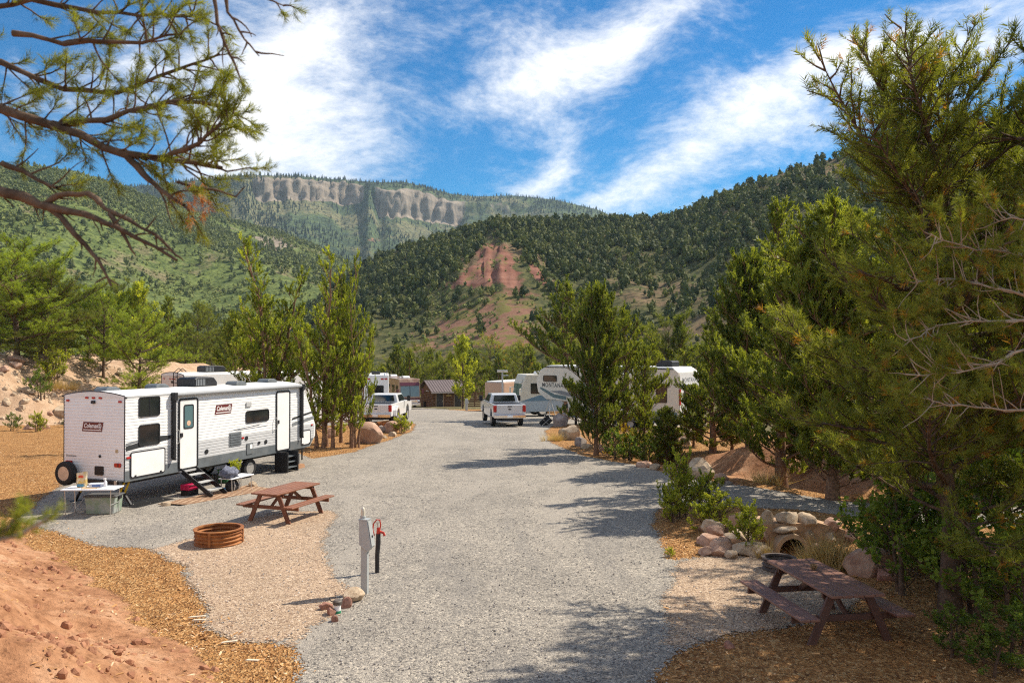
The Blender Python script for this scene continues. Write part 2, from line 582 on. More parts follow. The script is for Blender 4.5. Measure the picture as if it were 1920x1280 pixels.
mpv = t.n('ShaderNodeMapping', i_Vector=geo); mpv.inputs['Scale'].default_value = (1, 0.6, 1)
vch = t.n('ShaderNodeTexVoronoi', i_Vector=t.vmath('ADD', mpv.outputs[0], t.vmath('SCALE', t.noise(geo, 11, 3).outputs['Color'], scale=0.1)), i_Scale=30.0)
vsep = t.n('ShaderNodeSeparateColor', i_Color=vch.outputs['Color'])
mulch = t.ramp(vsep.outputs[0], [(0.0, (0.21, 0.095, 0.035)), (0.4, (0.42, 0.205, 0.072)), (0.75, (0.56, 0.30, 0.115)), (1.0, (0.68, 0.44, 0.21))])
mulch = t.mix(1.0, mulch, t.ramp(n1.outputs[0], [(0.3, (0.80, 0.78, 0.75)), (0.7, (1.1, 1.08, 1.05))]), 'MULTIPLY')
grass = t.ramp(n2.outputs[0], [(0.3, (0.10, 0.09, 0.04)), (0.55, (0.20, 0.17, 0.08)), (0.8, (0.30, 0.23, 0.12))])
mk = lambda nm, w: t.smooth(t.math('ADD', att(nm), t.math('MULTIPLY', t.math('SUBTRACT', n1.outputs[0], 0.5), w)), 0.42, 0.58)
c = t.mix(mk('tan', 0.5), red, tanc)
c = t.mix(mk('mulch', 1.5), c, mulch)
c = t.mix(mk('wild', 0.8), c, grass)
b = t.n('ShaderNodeBsdfPrincipled', i_Base_Color=c, i_Roughness=0.92)
b.inputs['Specular IOR Level'].default_value = 0.15
hh = t.math('ADD', t.math('MULTIPLY', n2.outputs[0], 0.9), t.math('MULTIPLY', vch.outputs['Distance'], t.math('MULTIPLY', mk('mulch', 1.5), 0.8)))
hh = t.math('ADD', hh, t.math('MULTIPLY', t.noise(geo, 45, 4, 0.7).outputs[0], 0.35))
bp = t.n('ShaderNodeBump', i_Strength=1.0, i_Distance=0.07, i_Height=hh)
t.set(b, 'Normal', bp.outputs[0])
t.n('ShaderNodeOutputMaterial', i_Surface=b.outputs[0])
M_GROUND = mg

# ------------------------------------------------------------------ zones of the site
road_px = [(430, 1600), (500, 1330), (545, 1262), (535, 1216), (400, 1196), (352, 1168), (378, 1140), (345, 1100), (330, 1062), (270, 1028),
           (180, 1027), (130, 1013), (70, 990), (15, 975), (55, 948), (95, 915), (200, 868), (330, 835), (470, 826), (560, 846), (590, 858), (660, 846), (720, 826),
           (768, 808), (776, 795), (745, 786), (650, 796), (560, 800), (470, 795), (400, 780), (430, 768), (560, 766), (700, 765), (742, 763), (790, 764), (850, 768),
           (905, 771), (930, 767), (1010, 772), (1050, 780), (1200, 786), (1330, 792), (1330, 800), (1150, 796), (1048, 795), (1026, 808), (1038, 830), (1100, 854), (1200, 871), (1290, 894), (1450, 916), (1560, 936), (1750, 948),
           (2300, 952), (2300, 990), (1750, 987), (1600, 970), (1480, 955), (1380, 952), (1300, 946), (1245, 955), (1234, 985), (1252, 1012), (1262, 1045),
           (1330, 1036), (1430, 1042), (1560, 1062), (1640, 1100), (1600, 1150), (1480, 1178), (1380, 1192), (1290, 1216), (1245, 1290), (1230, 1600)]
ROAD = [G(*p) for p in road_px]
tanL = [G(*p) for p in [(545, 1250), (535, 1216), (400, 1196), (352, 1168), (378, 1140), (345, 1100), (330, 1062), (270, 1028), (330, 1012), (420, 990), (470, 968),
                        (560, 956), (625, 952), (650, 962), (625, 990), (618, 1020), (640, 1060), (668, 1100), (640, 1150), (590, 1195), (560, 1235)]]
tanR = [G(*p) for p in [(1262, 1045), (1330, 1036), (1430, 1042), (1560, 1062), (1640, 1100), (1600, 1150), (1480, 1178), (1380, 1192), (1290, 1216), (1230, 1220), (1226, 1130), (1240, 1080)]]


def roughen(poly, step=0.35, amp=0.10, seed=1):
    out = []
    n = len(poly)
    for i in range(n):
        a = Vector(poly[i]); b_ = Vector(poly[(i + 1) % n]); L = (b_ - a).length
        k = max(1, min(200, int(L / (step * max(1, a.y / 25)))))
        nrm = Vector((-(b_ - a).y, (b_ - a).x)).normalized() if L > 1e-6 else Vector((0, 0))
        for j in range(k):
            p = a.lerp(b_, j / k)
            d = (mnoise.noise(Vector((p.x * 1.3, p.y * 1.3, seed))) + 0.6 * mnoise.noise(Vector((p.x * 4, p.y * 4, seed + 5))) + 0.18 * mnoise.noise(Vector((p.x * 13, p.y * 13, seed + 9)))) * amp
            out.append(Vector((p.x + nrm.x * d, p.y + nrm.y * d)))
    return out


def sheet(name, poly, dz, m, amp=0.10, seed=1, step=0.35, grid=0.45):
    ring = roughen(poly, step, amp, seed)
    nb = len(ring)
    xs = [p.x for p in ring]; ys = [p.y for p in ring]
    gx, gy = np.meshgrid(np.arange(min(xs), max(xs), grid), np.arange(min(ys), max(ys), grid))
    gx = gx.ravel(); gy = gy.ravel()
    ok = in_poly(gx, gy, [(p.x, p.y) for p in ring])
    pts = ring + [Vector((a, b_)) for a, b_ in zip(gx[ok], gy[ok])]
    vs, es, fs, *_ = delaunay_2d_cdt(pts, [], [list(range(nb))], 1, 1e-4)
    X = np.array([v.x for v in vs]); Y = np.array([v.y for v in vs])
    V = np.stack([X, Y, road_z(Y) + dz], 1)
    tri = np.array([f for f in fs if len(f) == 3])
    ed = np.full(len(X), 9.0)
    for i in range(nb):
        p, q = ring[i], ring[(i + 1) % nb]
        L2 = (q - p).length_squared + 1e-9
        tt = np.clip(((X - p.x) * (q.x - p.x) + (Y - p.y) * (q.y - p.y)) / L2, 0, 1)
        ed = np.minimum(ed, np.hypot(X - p.x - tt * (q.x - p.x), Y - p.y - tt * (q.y - p.y)))
    me = mesh_from_arrays(name, V, tri, attrs={'edge': ed})
    bm = bmesh.new(); bm.from_mesh(me); bmesh.ops.recalc_face_normals(bm, faces=bm.faces)
    if sum(f.normal.z for f in bm.faces) < 0:
        bmesh.ops.reverse_faces(bm, faces=bm.faces)
    bm.to_mesh(me); bm.free()
    o = link(name, me, mat=m)
    return tag(o, kind='structure')


sheet('gravel_road', ROAD, 0.004, M_ROAD, 0.13, 1, 0.18)
sheet('gravel_pad', tanL, 0.009, M_TAN, 0.18, 2, 0.12)
sheet('gravel_pad', tanR, 0.009, M_TAN, 0.18, 3, 0.12)

# ------------------------------------------------------------------ the ground, one sheet to the horizon
def axis(lo, hi, step, far, growth=1.16):
    a = list(np.arange(lo, hi + step / 2, step)); s = step
    while a[-1] < far:
        s *= growth; a.append(a[-1] + s)
    s = step; pre = []
    x = a[0]
    while x > -far:
        s *= growth; x -= s; pre.append(x)
    return np.array(pre[::-1] + a)


ax = axis(-38, 22, 0.29, 6000, 1.2); ay = axis(1.5, 60, 0.29, 6000, 1.2)
ay = ay[ay > -400]
X, Y = np.meshgrid(ax, ay)
Z = ground_h(X, Y)
inside = in_poly(X, Y, ROAD)
# keep the soil below the gravel, and let it meet the gravel at its edge
Zr = road_z(Y)
dedge = np.full(X.shape, 9.0)
near = (np.abs(X) < 45) & (Y > -5) & (Y < 120)
xn = X[near]; yn = Y[near]; dn = np.full(xn.shape, 9.0)
for i in range(len(ROAD)):
    x1, y1 = ROAD[i]; x2, y2 = ROAD[(i + 1) % len(ROAD)]
    L2 = (x2 - x1) ** 2 + (y2 - y1) ** 2 + 1e-9
    tt = np.clip(((xn - x1) * (x2 - x1) + (yn - y1) * (y2 - y1)) / L2, 0, 1)
    dn = np.minimum(dn, np.hypot(xn - x1 - tt * (x2 - x1), yn - y1 - tt * (y2 - y1)))
dedge[near] = dn
Z = np.where(inside, Zr - 0.001 - 0.009 * sstep(0.4, 0.9, dedge), Zr + (Z - Zr) * sstep(0.0, 0.9, dedge) + (0.0 + 0.035 * sstep(0.0, 0.5, dedge)))
d1 = bank1_d(X, Y) + (fbm(X * .6, Y * .6, 3, 31) - .5) * 1.6
d2 = bank2_d(X, Y)
dist = np.hypot(X, Y - 30)
wild = np.clip(sstep(45, 75, dist) * (1 - sstep(-3, -1, d2)) + sstep(8.5, 11, d2), 0, 1)
wild = np.maximum(wild, 0.8 * sstep(12.5, 15, X) * sstep(10, 16, Y))
mul = np.ones(X.shape)
mul -= sstep(0.1, 1.7, d1) * (0.55 + 0.9 * fbm(X * .9, Y * .9, 3, 55))
mul -= sstep(-0.5, 1.0, d2)
berm = np.exp(-(((X - 11.0) / 4.5) ** 2 + ((Y - 30.0) / 3.4) ** 2))
mul -= 1.6 * berm
ditch = np.exp(-((Y - 18.35 + 0.10 * (X - 6)) / 1.0) ** 2) * sstep(5.2, 5.9, X)
mul -= 1.2 * ditch
mul = np.clip(mul, 0, 1)
tan = np.clip(sstep(-1, 1, d2) + ditch * 0.9, 0, 1)
nx, ny = len(ax), len(ay)
idx = np.arange(nx * ny).reshape(ny, nx)
F = np.stack([idx[:-1, :-1].ravel(), idx[:-1, 1:].ravel(), idx[1:, 1:].ravel(), idx[1:, :-1].ravel()], 1)
me = mesh_from_arrays('ground', np.stack([X.ravel(), Y.ravel(), Z.ravel()], 1), F, attrs={'mulch': mul.ravel(), 'tan': tan.ravel(), 'wild': wild.ravel()})
me.shade_smooth()
tag(link('ground', me, mat=M_GROUND), kind='structure')


def gz(x, y):
    """height of the finished ground mesh"""
    if in_poly(np.array([x]), np.array([y]), ROAD)[0]:
        return float(road_z(y)) + 0.004
    return gh(x, y)

# ------------------------------------------------------------------ hills
def hill_material(name, soilA, soilB, brushA, brushB, nscale, brush_at, speck=0.42):
    m = bpy.data.materials.new(name); m.use_nodes = True
    t = NT(m.node_tree)
    geo = t.n('ShaderNodeNewGeometry').outputs['Position']
    at = lambda n: t.n('ShaderNodeAttribute', attribute_name=n).outputs['Fac']
    na = t.noise(geo, nscale, 6, 0.62); nb = t.noise(geo, nscale * 7, 5, 0.65); nc = t.noise(geo, nscale * 2.3, 4, 0.6)
    soil = t.mix(t.smooth(nb.outputs[0], 0.35, 0.65), (*soilA, 1), (*soilB, 1))
    brush = t.mix(t.smooth(nb.outputs[0], 0.35, 0.68), (*brushA, 1), (*brushB, 1))
    f = t.smooth(t.math('ADD', na.outputs[0], t.math('MULTIPLY', t.math('SUBTRACT', nc.outputs[0], 0.5), 0.6)), brush_at - 0.06, brush_at + 0.06)
    c = t.mix(f, soil, brush)
    # shrubs too small to tell apart at this distance
    nd = t.noise(geo, speck, 3, 0.7)
    c = t.mix(t.smooth(nd.outputs[0], 0.50, 0.60, 0, 0.8), c, (*[q * 0.62 for q in brushA], 1))
    c = t.mix(t.smooth(nd.outputs[0], 0.44, 0.36, 0, 0.5), c, (*[q * 1.15 for q in brushB], 1))
    # bare red face with level strata
    sp = t.n('ShaderNodeSeparateXYZ', i_Vector=geo)
    lay = t.n('ShaderNodeCombineXYZ', i_X=t.math('MULTIPLY', sp.outputs['X'], 0.03), i_Y=t.math('MULTIPLY', sp.outputs['Y'], 0.03), i_Z=t.math('MULTIPLY', sp.outputs['Z'], 0.45))
    ly = t.noise(lay.outputs[0], 1.0, 4, 0.6)
    redc = t.ramp(ly.outputs[0], [(0.3, (0.14, 0.058, 0.040)), (0.5, (0.215, 0.094, 0.064)), (0.7, (0.285, 0.142, 0.098))])
    wob = t.math('MULTIPLY', t.math('SUBTRACT', nc.outputs[0], 0.5), 1.6)
    c = t.mix(t.smooth(t.math('ADD', at('scar'), wob), 0.45, 0.6), c, redc)
    talc = t.ramp(nb.outputs[0], [(0.3, (0.15, 0.075, 0.05)), (0.47, (0.23, 0.12, 0.078)), (0.54, (0.15, 0.13, 0.04))])
    c = t.mix(t.smooth(t.math('ADD', at('talus'), wob), 0.45, 0.65), c, talc)
    # pale cliffs, fluted
    fl = t.n('ShaderNodeCombineXYZ', i_X=t.math('MULTIPLY', sp.outputs['X'], 0.10), i_Y=t.math('MULTIPLY', sp.outputs['Y'], 0.10), i_Z=t.math('MULTIPLY', sp.outputs['Z'], 0.025))
    fn = t.noise(fl.outputs[0], 1.0, 6, 0.65)
    lz = t.noise(t.n('ShaderNodeCombineXYZ', i_X=0.0, i_Y=0.0, i_Z=t.math('MULTIPLY', sp.outputs['Z'], 0.07)).outputs[0], 1.0, 3, 0.6)
    rk = t.ramp(t.math('ADD', t.math('MULTIPLY', fn.outputs[0], 0.55), t.math('MULTIPLY', lz.outputs[0], 0.45)), [(0.3, (0.07, 0.06, 0.05)), (0.46, (0.19, 0.155, 0.12)), (0.62, (0.33, 0.265, 0.20))])
    c = t.mix(t.smooth(t.math('ADD', at('cliff'), t.math('MULTIPLY', wob, 0.8)), 0.42, 0.58), c, rk)
    b = t.n('ShaderNodeBsdfPrincipled', i_Base_Color=c, i_Roughness=0.95)
    b.inputs['Specular IOR Level'].default_value = 0.1
    bp = t.n('ShaderNodeBump', i_Strength=0.7, i_Distance=1.2, i_Height=nb.outputs[0])
    t.set(b, 'Normal', bp.outputs[0])
    t.n('ShaderNodeOutputMaterial', i_Surface=b.outputs[0])
    return m


def ridged(x, y, octv, seed):
    return 1 - np.abs(2 * fbm(x, y, octv, seed) - 1)


class Hill:
    def __init__(self, sky, dist, foot, footz, amp, nscale, seed, prof=1.0, lower=9):
        s = sorted(sky)
        self.u = np.array([(p[0] - 960) / FPX for p in s]); self.py = np.array([p[1] + lower for p in s], float)
        self.dist = dist; self.foot = foot; self.footz = footz; self.amp = amp; self.ns = nscale; self.seed = seed; self.prof = prof
        self.extra = None

    def at(self, u, tt):
        D = np.interp(u, *self.dist); y0 = np.interp(u, *self.foot)
        D = D * (1 + 0.10 * (fbm(u * 14, u * 0 + self.seed, 3, self.seed) - .5))
        py = np.interp(u, self.u, self.py)
        zc = CAMZ + (HORIZON - py) / FPX * D
        y = y0 + (D - y0) * tt
        x = u * y
        tc = np.clip(tt, 0, 1)
        p = tc ** self.prof
        z = self.footz + (zc - self.footz) * p
        z = z - np.clip(tt - 1, 0, 9) * (D - y0) * 0.25
        g = (ridged(x * self.ns, y * self.ns * 0.6, 4, self.seed) - .62) * self.amp
        z = z + g * np.sin(np.pi * np.clip(tc, 0, 1)) ** 0.7 * (1 - 0.6 * tc)
        if self.extra:
            x, y, z = self.extra(u, tt, x, y, z)
        return x, y, z

    def build(self, name, cols, rows, m, attr_fn, u0, u1, tmax=1.3):
        U, T = np.meshgrid(np.linspace(u0, u1, cols), rows)
        x, y, z = self.at(U, T)
        idx = np.arange(U.size).reshape(U.shape)
        F = np.stack([idx[:-1, :-1].ravel(), idx[:-1, 1:].ravel(), idx[1:, 1:].ravel(), idx[1:, :-1].ravel()], 1)
        at = attr_fn(U, T, x, y, z)
        me = mesh_from_arrays(name, np.stack([x.ravel(), y.ravel(), z.ravel()], 1), F, attrs={k: v.ravel() for k, v in at.items()})
        me.shade_smooth()
        return tag(link(name, me, mat=m), kind='structure')


def pp(x, y, z):
    return 960 + FPX * x / y, HORIZON - (z - CAMZ) / y * FPX


def tri_mask(px, py, pts, soft):
    """1 inside a convex outline, falling off over soft"""
    m = np.full(px.shape, 1e9)
    n = len(pts)
    cx = sum(p[0] for p in pts) / n; cy = sum(p[1] for p in pts) / n
    for i in range(n):
        x1, y1 = pts[i]; x2, y2 = pts[(i + 1) % n]
        nx_, ny_ = y2 - y1, -(x2 - x1); L = math.hypot(nx_, ny_); nx_ /= L; ny_ /= L
        if (cx - x1) * nx_ + (cy - y1) * ny_ < 0:
            nx_, ny_ = -nx_, -ny_
        m = np.minimum(m, (px - x1) * nx_ + (py - y1) * ny_)
    return np.clip(0.5 + m / soft * 0.5, 0, 1)


# hill across the creek: spur with a red slide scar
HR = Hill([(300, 640), (420, 625), (520, 600), (580, 572), (630, 530), (700, 480), (760, 452), (830, 434), (900, 417), (960, 408), (1050, 410), (1150, 404), (1240, 406),
           (1300, 386), (1400, 338), (1500, 305), (1640, 267), (1800, 236), (1920, 215), (2200, 190), (2600, 200)],
          ([-0.45, -0.2, 0.19, 0.45, 1.1], [400, 520, 540, 430, 380]), ([-0.45, 0.0, 0.3, 1.1], [240, 215, 170, 110]), -9, 26, 0.011, 40, 1.08)


def spur(u, tt, x, y, z):
    k = np.exp(-((u + 0.020 - 0.02 * (1 - tt)) / (0.035 + 0.05 * (1 - np.clip(tt, 0, 1)))) ** 2) * np.sin(np.pi * np.clip(tt, 0, 1)) ** 1.2
    z = z + 13 * k
    # the slide's hollow below the apex
    h = np.exp(-((u + 0.026) / 0.030) ** 2) * np.exp(-((tt - 0.70) / 0.10) ** 2)
    z = z - 7 * h
    zone = np.exp(-((u + 0.018) / 0.055) ** 2) * sstep(0.2, 0.4, tt) * (1 - sstep(0.9, 1.0, tt))
    z = z + zone * ((ridged(u * 42, tt * 3.0, 4, 81) - .6) * 5.5 + (ridged(u * 200, tt * 14, 3, 82) - .6) * 4)
    return x, y, z


HR.extra = spur


def hr_attr(U, T, x, y, z):
    px, py = pp(x, y, z)
    scar = tri_mask(px, py, [(922, 443), (850, 540), (985, 548), (962, 474)], 34)
    scar = np.maximum(scar, tri_mask(px, py, [(975, 465), (985, 475), (1050, 520), (1035, 545), (1000, 520)], 14))
    talus = tri_mask(px, py, [(905, 535), (850, 565), (800, 645), (1000, 650), (1015, 600), (990, 545)], 70)
    talus = np.maximum(talus, 0.62 * tri_mask(px, py, [(925, 425), (860, 520), (900, 545), (1000, 530)], 40))
    up = np.clip((U - 0.18) / 0.2, 0, 1) * sstep(0.72, 0.9, T)
    return {'scar': scar, 'talus': np.maximum(talus, 0.5 * up), 'cliff': np.zeros(U.shape)}


M_HR = hill_material('juniper_hill_soil', (0.12, 0.08, 0.045), (0.20, 0.135, 0.075), (0.05, 0.058, 0.02), (0.12, 0.11, 0.04), 0.02, 0.44)
HR.build('hill', 380, np.concatenate([np.linspace(0, 1, 104), np.linspace(1.02, 1.6, 10)]), M_HR, hr_attr, -0.44, 1.05)

# long green slope on the far side of the valley
HL = Hill([(-700, 250), (-300, 285), (0, 305), (80, 306), (150, 320), (230, 347), (330, 385), (430, 410), (520, 432), (580, 452), (640, 482), (700, 516), (760, 560), (850, 600), (960, 640)],
          ([-1.1, -0.64, -0.3, 0.0], [620, 760, 1000, 900]), ([-1.1, -0.5, 0.0], [200, 300, 420]), -9, 70, 0.0045, 77, 1.15, 5)


def hl_attr(U, T, x, y, z):
    px, py = pp(x, y, z)
    n = fbm(x * .02, y * .02, 3, 9)
    cl = tri_mask(px, py, [(462, 462), (490, 440), (545, 436), (565, 455), (540, 470)], 26) * sstep(0.40, 0.6, n + 0.12)
    return {'scar': np.zeros(U.shape), 'talus': np.zeros(U.shape), 'cliff': cl}


M_HL = hill_material('oak_brush_slope', (0.14, 0.115, 0.06), (0.22, 0.18, 0.10), (0.065, 0.09, 0.026), (0.15, 0.18, 0.05), 0.014, 0.38)
HL.build('hill', 280, np.concatenate([np.linspace(0, 1, 100), np.linspace(1.02, 1.4, 6)]), M_HL, hl_attr, -1.05, 0.02)

# mesa with its cliff band
HM = Hill([(-600, 350), (-200, 352), (150, 352), (230, 347), (330, 337), (450, 324), (550, 325), (640, 332), (700, 337), (760, 337), (800, 347), (850, 360), (890, 364), (960, 362),
           (1040, 370), (1120, 388), (1200, 425), (1300, 480), (1500, 560)],
          ([-1.1, -0.37, -0.33, -0.185, -0.155, -0.06, 0.05, 0.4], [2300, 2020, 2000, 2300, 2270, 2560, 2650, 2900]), ([-1.1, 0.4], [1050, 1150]), -20, 150, 0.0016, 55, 1.25, 4)


def mesa_cliff(u, tt):
    """how strongly the rim breaks off into a cliff at this bearing: (strength, top t, height m)"""
    px = 960 + u * FPX
    a = sstep(462, 485, px) * (1 - sstep(675, 692, px))
    b = sstep(690, 715, px) * (1 - 0.55 * sstep(850, 880, px) - 0.45 * sstep(960, 1020, px))
    return a, b


def mesa(u, tt, x, y, z):
    a, b = mesa_cliff(u, tt)
    px = 960 + u * FPX
    n = fbm(u * 90, u * 0, 4, 12)
    D = np.interp(u, *HM.dist)
    H = (a * 42 + b * 58) * (0.70 + 0.6 * n)
    top = 0.955 - 0.035 * b + 0.025 * (n - .5)
    # slope below the rim is dropped by the cliff height, and eased back towards the valley
    s = sstep(0.012, -0.012, tt - top)
    z = z - H * s * np.clip(tt / 0.9, 0, 1) ** 2.0
    y2 = y + (fbm(u * 190, z * 0.012, 4, 5, 0.65) - .5) * 95 * (a + b) * np.exp(-((tt - top) / 0.04) ** 2)
    return x * y2 / y, y2, z


HM.extra = mesa


def hm_attr(U, T, x, y, z):
    px, py = pp(x, y, z)
    a, b = mesa_cliff(U, T)
    n = fbm(U * 90, U * 0, 4, 12)
    top = 0.955 - 0.035 * b + 0.025 * (n - .5)
    band = sstep(0.035, 0.012, np.abs(T - top)) * np.clip(a + b, 0, 1)
    low = tri_mask(px, py, [(715, 372), (850, 372), (862, 410), (810, 432), (740, 420)], 40) * 0.62
    pad = tri_mask(px, py, [(660, 450), (705, 444), (722, 455)], 5)
    return {'scar': np.zeros(U.shape), 'talus': pad * 0.9, 'cliff': np.maximum(band, low)}


M_HM = hill_material('forested_mesa', (0.10, 0.10, 0.05), (0.18, 0.16, 0.08), (0.035, 0.055, 0.03), (0.095, 0.125, 0.045), 0.0035, 0.47, 0.10)
HM.build('mesa', 400, np.concatenate([np.linspace(0.2, 0.88, 40), np.linspace(0.885, 1.0, 52), np.linspace(1.01, 1.2, 6)]), M_HM, hm_attr, -1.05, 0.36)

# ------------------------------------------------------------------ haze in the valley air
hz = MB().box(-3400, 1800, -60, 3600, -80, 640).build('haze', None)
m = bpy.data.materials.new('haze_air'); m.use_nodes = True
t = NT(m.node_tree)
pv = t.n('ShaderNodeVolumePrincipled', i_Color=(0.66, 0.84, 1.0), i_Density=0.00008)
t.n('ShaderNodeOutputMaterial', i_Volume=pv.outputs[0])
hz.data.materials.append(m)
tag(hz, 'thin blue haze hanging in the valley air', 'haze', kind='stuff')

# ------------------------------------------------------------------ foliage building blocks
def rot_to(dirs, spin):
    """(n,3,3) matrices whose z axis is dirs, spun about it"""
    d = dirs / np.linalg.norm(dirs, axis=1, keepdims=True)
    ref = np.where(np.abs(d[:, 2:3]) < 0.95, np.array([[0, 0, 1.0]]), np.array([[1.0, 0, 0]]))
    s = np.cross(ref, d); s /= np.linalg.norm(s, axis=1, keepdims=True)
    u = np.cross(d, s)
    c = np.cos(spin)[:, None]; n = np.sin(spin)[:, None]
    a = s * c + u * n; b_ = -s * n + u * c
    return np.stack([a, b_, d], 2)


def spread(templates, pos, dirs, scl, tint, rng):
    """copy triangle-soup templates (k,3) to every position; returns V, F, tint"""
    pos = np.asarray(pos, float); dirs = np.asarray(dirs, float); scl = np.asarray(scl, float); tint = np.asarray(tint, float)
    which = rng.integers(0, len(templates), len(pos))
    Vs = []; Ts = []
    for i, tp in enumerate(templates):
        s = np.nonzero(which == i)[0]
        if not len(s):
            continue
        Rm = rot_to(dirs[s], rng.random(len(s)) * 6.283)
        sc = scl[s][:, None] if scl.ndim == 1 else scl[s]
        v = tp[None, :, :] * (sc[:, None, :] if sc.shape[1] == 3 else sc[:, :, None])
        v = np.einsum('nij,nkj->nki', Rm, v) + pos[s][:, None, :]
        Vs.append(v.reshape(-1, 3)); Ts.append(np.repeat(tint[s], len(tp)))
    V = np.concatenate(Vs); T = np.concatenate(Ts)
    F = np.arange(len(V)).reshape(-1, 3)
    return V, F, T


def blades(rng, k, out, up, length, width, z0=0.0, z1=1.0, jitter=0.3, leaf=False):
    """triangle blades set round a twig that runs along z from 0 to 1"""
    V = []
    for i in range(k):
        a = rng.random() * 6.283; z = z0 + (z1 - z0) * rng.random()
        rad = np.array([math.cos(a), math.sin(a), 0])
        d = rad * out + np.array([0, 0, up]) + rng.normal(0, jitter, 3) * 0.5
        d /= np.linalg.norm(d)
        s = np.cross(d, rng.normal(0, 1, 3)); s /= np.linalg.norm(s)
        L = length * (0.7 + 0.6 * rng.random()); w = width * (0.7 + 0.6 * rng.random())
        b0 = np.array([0, 0, z]) + rad * 0.02
        if leaf:   # rhombus leaf: two triangles
            m_ = b0 + d * L * 0.5
            n_ = np.cross(d, s) * w * 0.25
            V += [b0, m_ + s * w / 2 + n_, b0 + d * L, b0, b0 + d * L, m_ - s * w / 2 + n_]
        else:
            V += [b0 - s * w / 2, b0 + s * w / 2, b0 + d * L]
    return np.array(V)


rngT = np.random.default_rng(11)
TUFT = [blades(rngT, 24, 0.75, 0.75, 0.60, 0.062, 0.0, 0.9) for _ in range(6)]          # pinyon needles round a shoot
PLUME = [blades(rngT, 38, 0.66, 0.85, 0.29, 0.115, 0.0, 1.0) for _ in range(6)]         # juniper sprays
LEAFY = [blades(rngT, 11, 1.0, 0.5, 0.42, 0.26, 0.1, 1.0, 0.6, True) for _ in range(6)]  # broad leaves on a twig
GRASS = [blades(rngT, 22, 0.42, 1.0, 0.95, 0.022, 0.0, 0.05, 0.35) for _ in range(5)]

M_PINYON = leaf_mat('pinyon_needles', (0.085, 0.110, 0.020), (0.285, 0.305, 0.050), (0.42, 0.22, 0.04), 0.50)
M_JUNIPER = leaf_mat('juniper_sprays', (0.090, 0.122, 0.024), (0.315, 0.345, 0.052), None, 0.48)
M_JUNIPER_LIT = leaf_mat('sunlit_juniper_sprays', (0.125, 0.165, 0.024), (0.42, 0.46, 0.058), None, 0.54)  # lit copy of the juniper leaves, sunlight put into the brighter colour
M_OAK = leaf_mat('oak_leaves', (0.060, 0.105, 0.016), (0.22, 0.30, 0.045), (0.34, 0.22, 0.04), 0.5)
M_YELLOWISH = leaf_mat('yellow_green_leaves', (0.18, 0.22, 0.024), (0.50, 0.52, 0.06), None, 0.52)
M_STRAW = leaf_mat('dry_grass_blades', (0.34, 0.22, 0.08), (0.66, 0.50, 0.24), None, 0.3)
M_DEADNEEDLE = leaf_mat('dead_needles', (0.36, 0.13, 0.04), (0.62, 0.28, 0.10), None, 0.3)
M_FLOWER = leaf_mat('yellow_petals', (0.55, 0.36, 0.02), (0.80, 0.60, 0.03), None, 0.3)
M_HILLTREE = leaf_mat('hillside_foliage', (0.034, 0.052, 0.014), (0.16, 0.17, 0.04), None, 0.18, 0.8)
M_SLOPETREE = leaf_mat('slope_foliage', (0.050, 0.075, 0.024), (0.17, 0.19, 0.06), None, 0.2, 0.8)
M_BRUSHLEAF = leaf_mat('brush_foliage', (0.075, 0.105, 0.028), (0.25, 0.27, 0.07), None, 0.2, 0.8)
M_CONIFER = leaf_mat('far_conifer_foliage', (0.014, 0.028, 0.016), (0.045, 0.065, 0.026), None, 0.1, 0.9)
M_BARK = mat('bark', (0.17, 0.115, 0.08), 0.9, 0, 0, 9, 0.9, 30, 0.1, second=(0.075, 0.05, 0.035))
M_BARKRED = mat('juniper_bark', (0.30, 0.175, 0.105), 0.9, 0, 0, 9, 0.9, 34, 0.1, second=(0.13, 0.075, 0.05))
M_TWIG = mat('pale_twigs', (0.36, 0.28, 0.21), 0.9, 0, 0.2, 12, 0.4, 40, 0.1)


def soup_mesh(name, V, F, T, m):
    me = mesh_from_arrays(name, V, F, tint=T)
    me.materials.append(m)
    return me


def wood_mesh(name, lines, m):
    """lines: list of (pts (n,3) array, radii (n,), sides)"""
    mb = MB()
    for pts, rad, n in lines:
        mb.tube([Vector(p) for p in pts], list(rad), n, caps=False)
    me = bpy.data.meshes.new(name)
    me.from_pydata(mb.v, [], mb.f)
    me.shade_smooth()
    me.materials.append(m)
    return me


def curve_pts(p0, d0, L, n, rng, bend_up=0.0, wander=0.15):
    pts = [np.array(p0, float)]; d = np.array(d0, float); d /= np.linalg.norm(d)
    for i in range(n):
        d = d + rng.normal(0, wander, 3) + np.array([0, 0, bend_up])
        d /= np.linalg.norm(d)
        pts.append(pts[-1] + d * L / n)
    return np.array(pts)


